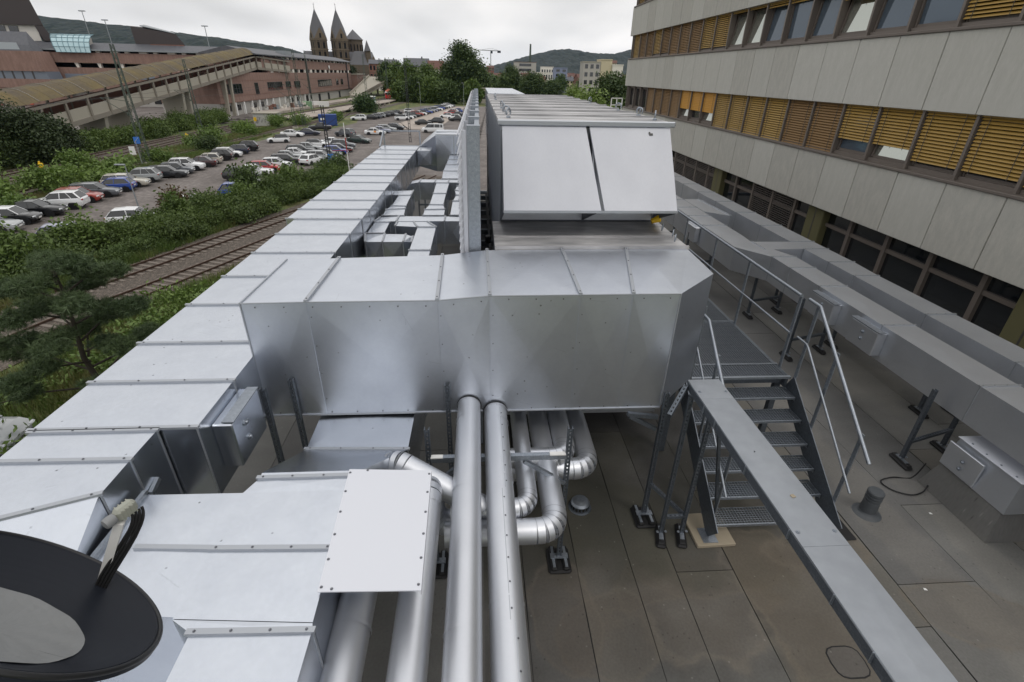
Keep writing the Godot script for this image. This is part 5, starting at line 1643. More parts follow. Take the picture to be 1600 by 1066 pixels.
	b.bar(Vector3(-0.75, 3.1, 0.28), Vector3(-0.2, 3.8, -0.02), 0.1, 0.02)
	part("stripe", b, M["white_paint"], g)
	for q: Array in [[-57.5, -72.5, "left of the lattice mast"], [-56.5, -108.0, "near the far hedge"]]:
		b = MB.new()
		b.soft(Vector3(q[0], G + 0.7, q[1]), Vector3(0.5, 0.7, 0.4), 0.08)
		b.soft(Vector3(q[0] - 0.08, G + 1.12, q[1]), Vector3(0.22, 0.3, 0.2), 0.05)
		solo("yellow_signal_box", b, M["yellow_plastic"], "small yellow trackside box %s" % q[2], "signal box")
	g = thing("cable_trough", "grey open crate like switch box in the grass at the left edge", "switch box", Vector3(-60.8, G, -66.8), 0.5)
	b = MB.new()
	b.lim(-2.0, 2.0, 0.7, 0.9, 0.7, -0.7)
	part("lid", b, M["bridge_concrete"], g)
	b = MB.new()
	for x: float in [-1.8, 0, 1.8]: b.lim(x - 0.1, x + 0.1, 0, 0.7, 0.6, -0.6)
	part("leg", b, M["steel_dark"], g)

# ---- cars
func loft(b: MB, secs: Array) -> void:
	for i in secs.size() - 1:
		var p: Array = secs[i]
		var q: Array = secs[i + 1]
		for k in p.size() - 1:
			b.quad(p[k], q[k], q[k + 1], p[k + 1])

# half outline of a body section at x, from the sill up to the middle of the top, both sides: front is +x
func section(x: float, y0: float, yb: float, yt: float, hw: float, ht: float) -> Array:
	var r := [Vector2(hw * 0.90, y0), Vector2(hw * 0.99, y0 + 0.14), Vector2(hw, (y0 + yb) / 2 + 0.06), Vector2(hw * 0.96, yb - 0.04), Vector2(hw * 0.91, yb), Vector2(ht, yt)]
	var o := []
	for q: Vector2 in r: o.append(Vector3(x, q.y, q.x))
	for k in range(r.size() - 1, -1, -1): o.append(Vector3(x, r[k].y, -r[k].x))
	return o

func car_meshes(kind: String) -> Dictionary:
	if cache.has(kind): return cache[kind]
	# length, width, height, bonnet, belt, windscreen foot, windscreen head, roof rear, rear glass foot, tail top
	var k: Array = {"sedan": [4.65, 1.80, 1.44, 0.90, 0.94, 0.95, 0.20, -1.05, -1.72, 0.98], "hatch": [4.15, 1.76, 1.48, 0.90, 0.94, 0.98, 0.30, -1.45, -1.95, 0.98], "estate": [4.70, 1.80, 1.47, 0.90, 0.95, 1.00, 0.28, -1.85, -2.22, 0.98], "suv": [4.45, 1.86, 1.66, 1.04, 1.08, 0.98, 0.30, -1.60, -2.10, 1.10], "van": [5.2, 1.92, 1.96, 1.12, 1.18, 1.75, 1.05, -2.40, -2.55, 1.2], "pickup": [5.2, 1.88, 1.78, 1.08, 1.12, 0.95, 0.30, -0.70, -0.95, 1.1]}[kind]
	var L: float = k[0] / 2
	var hw: float = k[1] / 2
	var b := MB.new()
	var y0 := 0.30 if kind in ["suv", "pickup", "van"] else 0.22
	var s := []
	for q: Array in [[-L, 0.45, k[9] - 0.16, 0.86], [-L + 0.05, y0 + 0.1, k[9] - 0.06, 0.93], [-L + 0.22, y0, k[9], 0.98], [k[8] + 0.02, y0, k[4] + 0.01, 1.0], [-0.4, y0, k[4], 1.0], [k[5] - 0.05, y0, k[3] + 0.02, 1.0], [k[5] + 0.5, y0, k[3] - 0.02, 0.985], [L - 0.30, y0, k[3] - 0.11, 0.95], [L - 0.08, y0 + 0.06, k[3] - 0.22, 0.86], [L, y0 + 0.16, k[3] - 0.40, 0.74]]:
		s.append(section(q[0], q[1], q[2] - 0.03, q[2], hw * q[3], hw * q[3] * 0.72))
	loft(b, s)
	for e: Array in [[s[0], true], [s[9], false]]:
		var a: Array = e[0]
		for i in range(1, a.size() - 1):
			if e[1]: b.tri(a[0], a[i], a[i + 1])
			else: b.tri(a[0], a[i + 1], a[i])
	for i in b.n.size():   # round the shading across the section
		if absf(b.n[i].x) < 0.75: b.n[i] = (b.n[i] + Vector3(0, 0, signf(b.v[i].z) * 0.12)).normalized()
	# greenhouse
	var g := MB.new()
	var H: float = k[2] - 0.02
	var secs := []
	for q: Array in [[k[8], k[4] - 0.02, 0.90, 0.90], [k[7], H - 0.03, 0.88, 0.70], [k[6], H - 0.03, 0.88, 0.70], [k[5], k[3] - 0.02, 0.90, 0.86]]:
		secs.append([Vector3(q[0], k[4] - 0.03, hw * q[2]), Vector3(q[0], q[1], hw * q[3]), Vector3(q[0], q[1], -hw * q[3]), Vector3(q[0], k[4] - 0.03, -hw * q[2])])
	loft(g, secs)
	var r := MB.new()
	var mid := (float(k[6]) + float(k[7])) / 2
	var rs := []
	for q: Array in [[k[7] - 0.06, H - 0.05, 0.66], [k[7] + 0.06, H - 0.01, 0.70], [mid, H + 0.02, 0.72], [k[6] - 0.06, H - 0.01, 0.70], [k[6] + 0.05, H - 0.05, 0.66]]:
		rs.append([Vector3(q[0], q[1] - 0.05, hw * q[2] + 0.035), Vector3(q[0], q[1], hw * q[2] - 0.03), Vector3(q[0], q[1] + 0.012, 0), Vector3(q[0], q[1], -hw * q[2] + 0.03), Vector3(q[0], q[1] - 0.05, -hw * q[2] - 0.035)])
	loft(r, rs)
	for sz: float in [-1.0, 1.0]:   # pillars
		r.bar(Vector3(k[5] - 0.02, k[4] - 0.02, sz * hw * 0.885), Vector3(k[6], H - 0.05, sz * hw * 0.715), 0.06, 0.05)
		r.bar(Vector3(k[8] + 0.04, k[4] - 0.02, sz * hw * 0.90), Vector3(k[7], H - 0.05, sz * hw * 0.715), 0.16, 0.05)
		if kind in ["estate", "suv", "van"]: r.bar(Vector3(k[8] + 0.75, k[4] - 0.02, sz * hw * 0.885), Vector3(k[7] + 0.62, H - 0.05, sz * hw * 0.715), 0.09, 0.04)
		r.bar(Vector3(mid + 0.25, k[4] - 0.02, sz * hw * 0.885), Vector3(mid + 0.18, H - 0.05, sz * hw * 0.715), 0.07, 0.04)
	var wr := 0.35 if kind in ["suv", "pickup", "van"] else 0.32
	var ty := MB.new()
	ty.lathe([Vector2(wr - 0.1, -0.11), Vector2(wr - 0.02, -0.11), Vector2(wr, -0.07), Vector2(wr, 0.07), Vector2(wr - 0.02, 0.11), Vector2(wr - 0.1, 0.11)], Vector3.ZERO, 20, Basis(Vector3.RIGHT, PI / 2))
	var rim := MB.new()
	for sg: float in [-1.0, 1.0]:
		rim.lathe([Vector2(wr - 0.09, 0.085), Vector2(wr - 0.12, 0.07), Vector2(0.06, 0.09), Vector2(0, 0.095)], Vector3.ZERO, 10, Basis(Vector3.RIGHT, sg * PI / 2))
	var wb := 1.32 if kind != "van" else 1.55
	var hl := MB.new()
	hl.soft(Vector3.ZERO, Vector3(0.30, 0.13, 0.32), 0.04)
	var tl := MB.new()
	tl.soft(Vector3.ZERO, Vector3(0.12, 0.16, 0.30), 0.03)
	var pl := MB.new()
	pl.box(Vector3.ZERO, Vector3(0.02, 0.11, 0.5))
	var gr := MB.new()
	gr.soft(Vector3.ZERO, Vector3(0.06, 0.16, 0.9), 0.02)
	var mi := MB.new()
	mi.soft(Vector3.ZERO, Vector3(0.12, 0.12, 0.2), 0.03)
	var arch := MB.new()
	arch.lathe([Vector2(wr + 0.07, -0.012), Vector2(wr + 0.07, 0.012), Vector2(0, 0.012)], Vector3.ZERO, 18, Basis(Vector3.RIGHT, PI / 2))
	arch.lathe([Vector2(wr + 0.07, -0.012), Vector2(wr + 0.07, 0.012), Vector2(0, 0.012)], Vector3.ZERO, 18, Basis(Vector3.RIGHT, -PI / 2))
	cache[kind] = {"body": b.mesh(), "glass": g.mesh(), "roof": r.mesh(), "tyre": ty.mesh(), "rim": rim.mesh(), "lamp": hl.mesh(), "tail": tl.mesh(), "plate": pl.mesh(), "grille": gr.mesh(), "mirror": mi.mesh(), "arch": arch.mesh(), "k": k, "wr": wr, "wb": wb}
	return cache[kind]

func car(kind: String, color: String, x: float, z: float, turn: float, label: String, full := true, roof := "") -> Node3D:
	var c := car_meshes(kind)
	var o := thing("parked_car" if kind != "van" else "parked_van", label, "car" if kind != "van" else "van", Vector3(x, G, z), turn, "cars parked in the yard")
	var paint: Material = M["car_" + color]
	var k: Array = c.k
	part("body", c.body, paint, o)
	var gl := part("glass", c.glass, M["glass_dark"], o)
	part("roof", c.roof, M["car_" + (roof if roof else color)], o)
	for sx: float in [-1.0, 1.0]:
		for sz: float in [-1.0, 1.0]:
			var w := part("wheel", c.tyre, M["rubber"], o)
			w.position = Vector3(sx * c.wb, c.wr, sz * (k[1] / 2 - 0.105))
			part("wheel_arch", c.arch, M["black_plastic"], o).position = Vector3(sx * c.wb, c.wr, sz * k[1] / 2 * 0.985)
			if full: part("rim", c.rim, M["zinc"], w)
	if not full: return o
	for sz: float in [-1.0, 1.0]:
		var h := part("headlight", c.lamp, M["lamp_glass"], o)
		h.position = Vector3(k[0] / 2 - 0.20, k[3] - 0.25, sz * k[1] * 0.345)
		h.rotation.y = -sz * 0.45
		part("tail_light", c.tail, M["tail_red"], o).position = Vector3(-k[0] / 2 + 0.06, k[9] - 0.18, sz * k[1] * 0.38)
		part("mirror", c.mirror, paint, o).position = Vector3(k[5] - 0.35, k[4] + 0.06, sz * (k[1] / 2 + 0.08))
	part("grille", c.grille, M["black_plastic"], o).position = Vector3(k[0] / 2 - 0.035, 0.52, 0)
	part("number_plate", c.plate, M["white_paint"], o).position = Vector3(k[0] / 2 + 0.005, 0.48, 0)
	part("rear_plate", c.plate, M["white_paint"], o).position = Vector3(-k[0] / 2 + 0.0, 0.66, 0)
	return o

func parked_cars() -> void:
	for q: Array in [["white", Color8(226, 228, 230)], ["silver", Color8(158, 162, 164)], ["beige", Color8(186, 182, 170)], ["grey", Color8(88, 92, 98)], ["dark", Color8(40, 43, 48)], ["black", Color8(16, 17, 20)], ["navy", Color8(28, 34, 56)], ["blue", Color8(38, 70, 150)], ["red", Color8(166, 30, 30)], ["rust", Color8(150, 54, 44)], ["wine", Color8(60, 26, 30)], ["lilac", Color8(132, 136, 160)], ["green", Color8(36, 54, 52)]]:
		var m := mat("car_" + q[0], q[1], 0.28, 0.15)
		m.clearcoat_enabled = true
		m.clearcoat = 0.8
		m.clearcoat_roughness = 0.06
	mat("lamp_glass", Color8(190, 194, 198), 0.12, 0.3)
	mat("tail_red", Color8(150, 20, 22), 0.25)
	var r := func(d: float) -> float: return deg_to_rad(d)
	# the row along the siding, nearest first: kind, colour, z, nose out (true) or in, label
	var row := [["sedan", "silver", -43.8, true, "silver saloon with its nose out, nearest in the row along the siding"], ["hatch", "black", -46.6, true, "black car with a white roof between a silver saloon and a black one, nose out"], ["sedan", "black", -49.4, true, "glossy black saloon, nose out, beside the white SUV seen from behind"], ["suv", "white", -52.2, false, "white SUV seen from behind between a black saloon and a red hatchback"], ["hatch", "rust", -55.0, true, "brick red hatchback with its bonnet out in the near row"], ["estate", "grey", -57.6, true, "grey estate car with pale bonnet next to the red hatchback"], ["hatch", "blue", -60.4, false, "bright blue hatchback seen from behind next to the grey estate"], ["estate", "beige", -63.0, true, "beige estate car, nose out, between a blue and a silver car"], ["suv", "silver", -65.8, false, "silver SUV seen from behind with dark rear window"], ["estate", "dark", -69.0, true, "dark grey estate, nose out, at the foot of the lattice mast"], ["hatch", "grey", -71.6, true, "mid grey hatchback half hidden by the white SUV with nose out"], ["suv", "white", -74.2, true, "white SUV with its nose out, past the lattice mast"], ["sedan", "wine", -77.2, false, "dark wine red car seen from behind next to the white SUV"], ["hatch", "beige", -80.0, false, "cream hatchback with rounded back, seen from behind"], ["suv", "black", -83.2, false, "black SUV seen from behind next to the cream hatchback"], ["hatch", "white", -86.6, true, "white compact car, nose out, between two dark cars"], ["hatch", "navy", -90.0, false, "navy blue hatchback, second from the far end of the siding row"], ["suv", "black", -93.6, false, "black car at the far end of the siding row"]]
	for i in row.size():
		var q: Array = row[i]
		var front := -38.9 if i < 9 else -37.6
		car(q[0], q[1], front - 2.3 + (0.2 if i % 3 == 0 else 0.0), q[2], r.call(14.0 if q[3] else 194.0), q[4], true, "white" if i == 1 else "")
	# the second row, facing the hedge
	car("suv", "black", -29.7, -67.4, r.call(3), "black SUV at the near end of the middle row, side on")
	car("sedan", "white", -29.5, -70.6, r.call(10), "white saloon between the black SUV and the red car")
	car("hatch", "red", -29.3, -73.6, r.call(10), "bright red car between two white cars in the middle row")
	car("hatch", "white", -28.8, -76.6, r.call(10), "white hatchback between the red car and the black estate")
	car("estate", "black", -28.6, -80.4, r.call(10), "long black estate beside the white car seen from behind")
	car("hatch", "white", -25.0, -80.6, r.call(72), "white hatchback with black tailgate window, seen from behind")
	car("estate", "silver", -24.6, -84.3, r.call(2), "silver estate side on in front of the dark mast")
	car("sedan", "silver", -29.6, -84.2, r.call(8), "pale silver saloon wedged behind the black estate")
	car("sedan", "white", -29.4, -87.4, r.call(8), "white coupe with a sweeping roof in the middle of the pack")
	car("sedan", "grey", -24.4, -87.2, r.call(6), "slate grey saloon behind the silver estate")
	car("hatch", "blue", -23.9, -90.4, r.call(6), "mid blue hatchback with a bright windscreen")
	car("estate", "dark", -29.8, -91.0, r.call(8), "charcoal estate in the back of the pack")
	car("sedan", "silver", -29.6, -94.6, r.call(8), "light silver car behind the charcoal estate")
	car("sedan", "black", -24.0, -93.6, r.call(6), "black saloon next to the mid blue hatchback")
	car("suv", "grey", -24.3, -97.6, r.call(6), "dark grey SUV at the far end of the pack")
	car("hatch", "white", -29.4, -99.2, r.call(10), "white car with black roof at the far left end of the pack", true, "black")
	car("sedan", "white", -27.2, -102.4, r.call(8), "white saloon last in the far end of the pack")
	car("sedan", "green", -23.2, -106.4, r.call(-20), "dark green car pulling out beyond the pack")
	car("suv", "grey", -28.4, -117.2, r.call(155), "grey SUV standing alone behind the pack")
	# along the overgrown edge
	car("hatch", "white", -38.4, -105.6, r.call(200), "white small car with a black roof near the siding", true, "black")
	car("sedan", "white", -38.9, -115.6, r.call(2), "white saloon standing askew past the white small car")
	car("sedan", "navy", -36.4, -118.6, r.call(8), "dark navy car half hidden behind the white saloon")
	car("pickup", "black", -37.0, -129.4, r.call(190), "black pickup in front of the blue container")
	var taxi := car("sedan", "white", -22.8, -121.4, r.call(0), "white saloon with an orange emblem on its door")
	var em := MB.new()
	em.soft(Vector3(0.1, 0.72, 0.905), Vector3(0.5, 0.36, 0.02), 0.008)
	part("door_emblem", em, mat("emblem_orange", Color8(224, 140, 50), 0.5), taxi)
	car("sedan", "lilac", -22.2, -125.2, r.call(0), "blue grey saloon behind the car with the emblem")
	car("estate", "silver", -21.6, -129.2, r.call(-4), "silver car third behind the car with the emblem")
	car("hatch", "dark", -20.0, -133.4, r.call(-8), "dark hatchback last behind the car with the emblem")
	car("van", "white", -10.6, -127.6, r.call(178), "white van side on beyond the end of the ducts")
	# hidden in part by the long hedge
	car("estate", "dark", -33.6, -37.6, r.call(20), "dark car whose roof shows over the hedge at the left")
	car("hatch", "lilac", -32.6, -41.2, r.call(20), "lilac grey car behind the bushiest part of the hedge")
	car("hatch", "white", -30.6, -46.4, r.call(15), "white car under the street lamp, half hidden by the hedge")
	car("hatch", "white", -28.0, -51.8, r.call(15), "white car roof in the middle of the hedge line")
	car("suv", "blue", -25.8, -57.4, r.call(12), "royal blue car close behind the hedge")
	car("hatch", "grey", -25.2, -60.4, r.call(12), "grey car roof next to the royal blue one behind the hedge")
	car("hatch", "silver", -18.7, -15.3, 0.1, "silver car whose nose just shows at the left picture edge, below the pine")
	# the far rows
	car("suv", "white", -34.0, -158.0, r.call(184), "white SUV at the near end of the far left row", false)
	var cs := ["black", "grey", "silver", "dark", "black", "navy", "black"]
	for i in cs.size():
		car(["sedan", "estate", "hatch"][i % 3], cs[i], -31.6 + i * 0.75, -161.8 - i * 3.4, r.call(184), "%s car in the far left row, %s" % [cs[i], ["right of the white SUV", "next to a black one", "pale between two darker ones", "in its middle", "before a navy one", "last but one", "last of all"][i]], false)
	var ds := ["white", "white", "silver", "black", "rust", "white", "dark", "blue", "silver", "lilac", "grey", "white", "blue", "black", "silver", "white", "white", "grey"]
	for i in ds.size():
		var t := i / 17.0
		car(["suv", "sedan", "hatch", "estate"][i % 4], ds[i], lerpf(-22.0, -11.5, t), lerpf(-160.5, -229.0, t), r.call(12), "small %s car far off in the row under the trees" % ds[i], false, "black" if i == 0 else "")
	for q: Array in [["hatch", "silver", -27.2, -176, "silver car far off at the left under the trees"], ["hatch", "white", -23.4, -191, "white car alone behind the far row"], ["hatch", "white", -9.8, -172, "white hatchback among the far cars by the screen wall"], ["suv", "red", -9.0, -182, "red car far off by the screen wall"], ["hatch", "white", -7.2, -167, "white car right at the screen wall, far off"], ["suv", "white", -8.8, -189, "white SUV behind the far red car"], ["hatch", "blue", -7.4, -196, "blue hatchback farthest off by the screen wall"], ["sedan", "black", -6.2, -160, "black car at the screen wall behind the van"], ["suv", "dark", -11.6, -151, "dark SUV standing behind the white van"], ["sedan", "black", -14.6, -147, "black car roof just over the white van"], ["sedan", "dark", -6.8, -179, "dark saloon between far white cars at the screen wall"]]:
		car(q[0], q[1], q[2], q[3], r.call(170.0 if q[2] > -13 else 10.0), q[4], false)
	for q: Array in [["white", -70.6, -136, "white car half hidden under the covered ramp"], ["silver", -69.0, -151, "silver car parked under the covered ramp, near its middle"]]:
		car("sedan", q[0], q[1], q[2], 0.3, q[3], false)

# ---- plants
func clump(leaf: float, spread: float, n: int, seed_: int, thin := 0.5) -> ArrayMesh:
	var r := RandomNumberGenerator.new()
	r.seed = seed_
	var b := MB.new()
	for i in n:
		var c := Vector3(r.randfn(), r.randfn() * 0.8, r.randfn()) * spread * 0.5
		var d := Vector3(r.randfn(), r.randfn() * 0.5 + 0.1, r.randfn()).normalized()
		var s := d.cross(Vector3(r.randfn(), r.randfn() + 1.5, r.randfn())).normalized()
		var l := leaf * r.randf_range(0.7, 1.3)
		b.quad(c - d * l * 0.5, c + s * l * thin * 0.5 - d * l * 0.05, c + d * l * 0.5, c - s * l * thin * 0.5 - d * l * 0.05)
	return b.mesh()

# clumps through the given lobes [centre, radii], densest near their skins, each lobe of its own tone
func crown(lobes: Array, count: int, mesh: Mesh, ca: Color, cb: Color, seed_: int, size := 1.0) -> MultiMesh:
	var r := RandomNumberGenerator.new()
	r.seed = seed_
	var mm := MultiMesh.new()
	mm.transform_format = MultiMesh.TRANSFORM_3D
	mm.use_colors = true
	mm.mesh = mesh
	mm.instance_count = count
	var w := []
	var sum := 0.0
	var tones := []
	for l: Array in lobes:
		var v: Vector3 = l[1]
		sum += pow(v.x * v.y * v.z, 0.67)
		w.append(sum)
		tones.append(r.randf())
	for i in count:
		var pick := r.randf() * sum
		var k := 0
		while w[k] < pick: k += 1
		var d := Vector3(r.randfn(), r.randfn(), r.randfn()).normalized()
		var rad := pow(r.randf(), 0.38) * (1.0 if r.randf() < 0.86 else r.randf_range(1.0, 1.28))
		var p: Vector3 = lobes[k][0] + d * lobes[k][1] * rad
		var bs := Basis.from_euler(Vector3(r.randf() * TAU, r.randf() * TAU, 0)).scaled(Vector3.ONE * size * r.randf_range(0.5, 1.6))
		mm.set_instance_transform(i, Transform3D(bs, p))
		var c := ca.lerp(cb, clampf(tones[k] * 0.55 + r.randf() * 0.45, 0, 1))
		mm.set_instance_color(i, Color(c.r, c.g, c.b))
	return mm

func leaves(mm: MultiMesh, parent: Node3D, called := "crown") -> MultiMeshInstance3D:
	var mi := MultiMeshInstance3D.new()
	mi.name = numbered(called, parent)
	mi.multimesh = mm
	mi.material_override = M["leaf"]
	parent.add_child(mi, true)
	tag(mi, "", "", "", "stuff")
	return mi

func tree(label: String, at: Vector3, h: float, w: float, ca: Color, cb: Color, seed_: int, group := "", leaf := 0.55, count := 1600) -> Node3D:
	var r := RandomNumberGenerator.new()
	r.seed = seed_
	var t := thing("tree", label, "tree", at, 0.0, group)
	var b := MB.new()
	var top := Vector3(r.randf_range(-0.6, 0.6), h * 0.72, r.randf_range(-0.6, 0.6))
	b.tube([Vector3(0, -0.2, 0), Vector3(0, h * 0.2, 0), top * 0.6, top], [h * 0.022, h * 0.017, h * 0.012, h * 0.004], 8)
	var lobes := []
	var n := 13
	for k in n:
		var a := TAU * k / 5.0 + r.randf()
		var f := float(k) / (n - 1)
		var rr := w * 0.5 * (0.66 * sin(PI * (0.22 + f * 0.70))) * r.randf_range(0.65, 1.05)
		var c := Vector3(cos(a) * rr, h * (0.26 + 0.62 * f), sin(a) * rr)
		var s := w * r.randf_range(0.17, 0.27) * (1.15 - 0.45 * f)
		lobes.append([c, Vector3(s, s * 0.85, s)])
		b.tube([Vector3(0, h * (0.15 + 0.45 * f), 0), c * Vector3(0.5, 0.92, 0.5) , c], [h * 0.009, h * 0.006, h * 0.002], 6)
	lobes.append([Vector3(top.x, h * 0.9, top.z), Vector3(w * 0.16, h * 0.1, w * 0.16)])
	part("trunk", b, M["bark"], t)
	leaves(crown(lobes, count, clump(leaf, leaf * 2.4, 9, seed_ + 3), ca, cb, seed_ + 1), t)
	return t

func bush(label: String, at: Vector3, w: float, h: float, ca: Color, cb: Color, seed_: int, group := "", leaf := 0.28, count := 420, called := "shrub") -> Node3D:
	var r := RandomNumberGenerator.new()
	r.seed = seed_
	var t := thing(called, label, "shrub", at, 0.0, group)
	var lobes := []
	var b := MB.new()
	for k in 8:
		var a := r.randf() * TAU
		var rr := w * 0.34 * sqrt(r.randf())
		var s := w * r.randf_range(0.16, 0.28)
		var c := Vector3(cos(a) * rr, h * r.randf_range(0.25, 0.78), sin(a) * rr)
		lobes.append([c, Vector3(s, minf(s, h * 0.32), s)])
		b.tube([Vector3(cos(a) * 0.1, -0.1, sin(a) * 0.1), c * 0.6, c], [0.05, 0.035, 0.01], 5)
	part("stem", b, M["bark"], t)
	leaves(crown(lobes, count, clump(leaf, leaf * 2.6, 9, seed_ % 4 + 60), ca, cb, seed_), t, "foliage")
	return t

func greenery() -> void:
	var da := Color(0.032, 0.056, 0.016)
	var db := Color(0.080, 0.125, 0.030)
	var la := Color(0.070, 0.120, 0.024)
	var lb := Color(0.150, 0.225, 0.045)
	var r := RandomNumberGenerator.new()
	r.seed = 12
	# the long hedge between the near tracks and the car park: shrub after shrub
	var line := [Vector2(-35.5, -17), Vector2(-33.5, -24), Vector2(-30.8, -32), Vector2(-27.9, -40), Vector2(-24.8, -48), Vector2(-21.9, -56), Vector2(-18.8, -64), Vector2(-16.5, -70)]
	var protos := []
	for k in 6:
		protos.append(bush("leafy green shrub in the long hedge between the near tracks and the car park", Vector3.ZERO, 4.6, 2.1, da if k % 3 else la * 0.8, db if k % 3 == 0 else lb * (0.6 if k % 2 else 0.75), 200 + k, "shrubs of the long hedge", 0.17, 1100))
	var n := 0
	var where := ["at the picture edge", "by the dark car", "by the lilac car", "by half hidden white cars", "around the slender shrub", "below the black SUV", "by the dark mast"]
	for i in line.size() - 1:
		for j in 5:
			for s in 2:
				var p: Vector2 = line[i].lerp(line[i + 1], (j + r.randf() * 0.6) / 5.0)
				var d: Vector2 = (line[i + 1] - line[i]).normalized()
				p += Vector2(-d.y, d.x) * ((1.9 if s == 0 else -0.9) + r.randf_range(-0.6, 0.6))
				var at := Vector3(p.x, G - 0.1, p.y)
				var o: Node3D = protos[n] if n < 6 else again(protos[r.randi() % 6], at, 0, "leafy green shrub in the long hedge between the near tracks and the car park")
				o.set_meta("label", "leafy shrub on the %s side of the long hedge, %s" % ["track" if s == 0 else "car park", where[i]])
				o.position = at
				o.rotation.y = r.randf() * TAU
				var sc := r.randf_range(0.7, 1.12) * (0.85 if s == 0 else 1.0)
				o.scale = Vector3(sc, sc * r.randf_range(0.85, 1.1), sc)
				n += 1
	bush("tall slender shrub standing up out of the long hedge", Vector3(-24.2, G, -55.4), 1.7, 4.6, da, db, 301, "", 0.25, 300)
	var shoots := [[-33.2, -27.0, "by the dark car roof"], [-30.6, -33.5, "left of the street lamp"], [-29.4, -38.0, "before the lilac car"], [-26.6, -45.5, "right of the street lamp"], [-23.6, -51.0, "left of the royal blue car"], [-21.2, -60.0, "below the red car"]]
	for i in shoots.size():
		var q: Array = shoots[i]
		bush("ragged taller shrub sticking out of the long hedge, %s" % q[2], Vector3(q[0], G, q[1]), 2.2 + 0.5 * (i % 3), 3.1 + 0.5 * (i % 2), la * 0.8, lb * 0.8, 320 + i, "", 0.24, 240)
	bush("reddish withered shrub in the long hedge", Vector3(-27.3, G + 0.6, -47.2), 2.4, 2.4, Color(0.06, 0.035, 0.018), Color(0.11, 0.07, 0.03), 302, "", 0.2, 260)
	bush("shrub covering the foot of the dark mast by the ducts", Vector3(-18.9, G, -69.2), 4.4, 2.6, da, db, 303, "", 0.27, 420)
	# the hedge before the station
	var p2 := []
	for k in 4: p2.append(bush("dense shrub in the hedge along the far tracks before the covered ramp", Vector3.ZERO, 6.4, 3.6, la * 0.7, lb * 0.75, 400 + k, "shrubs of the station hedge", 0.3, 640))
	for i in 30:
		var f := i / 29.0
		var at := Vector3(lerpf(-63.8, -68.2, f) + r.randf_range(-1.6, 1.6), G - 0.2, lerpf(-62, -150, f))
		var o: Node3D = p2[i] if i < 4 else again(p2[i % 4], at, 0, "dense shrub in the hedge along the far tracks before the covered ramp")
		o.set_meta("label", "dense shrub along the far tracks, %s" % ["at the left by the dark trees", "left of the tall lattice mast", "behind the tall lattice mast", "under the middle of the covered ramp", "under the upper part of the covered ramp", "at its far right end"][i / 5])
		o.position = at
		o.rotation.y = r.randf() * TAU
		o.scale = Vector3.ONE * r.randf_range(0.7, 1.0)
	# big dark bushes at the left edge, before the foot of the ramp
	var bigs := [[-66.0, -76.0, 10.0, 9.5], [-71.5, -80.0, 11.0, 10.5], [-62.5, -80.5, 8.0, 7.0], [-76.0, -74.0, 10.0, 10.0], [-68.0, -70.0, 8.0, 6.5]]
	for i in bigs.size():
		var q: Array = bigs[i]
		tree(["big dark bushy tree at the left edge hiding the foot of the ramp", "tallest dark tree at the left edge, behind the bushy one", "dark bushy tree right against the foot of the ramp", "dark tree at the very left edge", "lower dark tree in front of the others at the left edge"][i], Vector3(q[0], G - 1.0, q[1]), q[3] * 1.0, q[2] * 1.25, Color(0.020, 0.034, 0.011), Color(0.050, 0.078, 0.022), 500 + i, "", 0.3, 3600)
	# light shrubs in the grass by the siding
	var ls := [[-46.5, -58.5, 5.5, 2.6], [-49.0, -54.0, 5.0, 2.2], [-47.4, -62.5, 5.0, 2.0], [-52.4, -72.5, 4.6, 2.4], [-45.6, -66.0, 3.5, 1.4], [-46.5, -71.5, 4.0, 1.6], [-47.0, -80.5, 4.4, 1.7], [-46.2, -93.0, 4.5, 2.4], [-50.5, -100.0, 5.0, 1.8], [-51.5, -108.0, 5.5, 2.0], [-48.6, -118.0, 4.0, 1.5], [-52.0, -122.0, 6.0, 2.2], [-49.0, -137.0, 5.5, 2.6], [-45.8, -142.0, 4.5, 2.2], [-40.0, -156.0, 4.5, 2.6], [-43.6, -50.0, 3.5, 1.3]]
	for i in ls.size():
		var q: Array = ls[i]
		bush("bright green shrub along the siding, %s" % ["behind the white SUV seen from behind", "nearest at the left edge", "behind the brick red hatchback", "round one between the far tracks", "small one behind the blue hatchback", "low one behind the silver SUV", "by the foot of the lattice mast", "dark one behind the cream hatchback", "between siding and far tracks, left of the next", "between siding and far tracks, broad one", "small one right of the broad one", "before the graffiti hut", "right of the graffiti hut", "left of the blue container", "right of the blue container", "lowest one behind the black saloons"][i], Vector3(q[0], G - 0.1, q[1]), q[2], q[3], la if i != 7 else da, lb if i != 7 else db, 600 + i, "", 0.3, 330)
	bush("round dark green bush before the platform", Vector3(-38.2, G - 0.1, -190), 8.0, 6.0, da * 1.3, Color(0.045, 0.09, 0.02), 640, "", 0.6, 420)
	# pine and purple shrub close below the left duct
	var t := thing("pine_tree", "dark green pine with spreading needle boughs close below the left duct", "tree", Vector3(-14.2, G, -16.6))
	var b := MB.new()
	b.tube([Vector3(0, -0.2, 0), Vector3(0.05, 1.6, 0), Vector3(-0.1, 3.2, 0.1), Vector3(0.1, 5.6, 0), Vector3(0.1, 6.8, 0)], [0.13, 0.11, 0.09, 0.05, 0.02], 10)
	var lobes := []
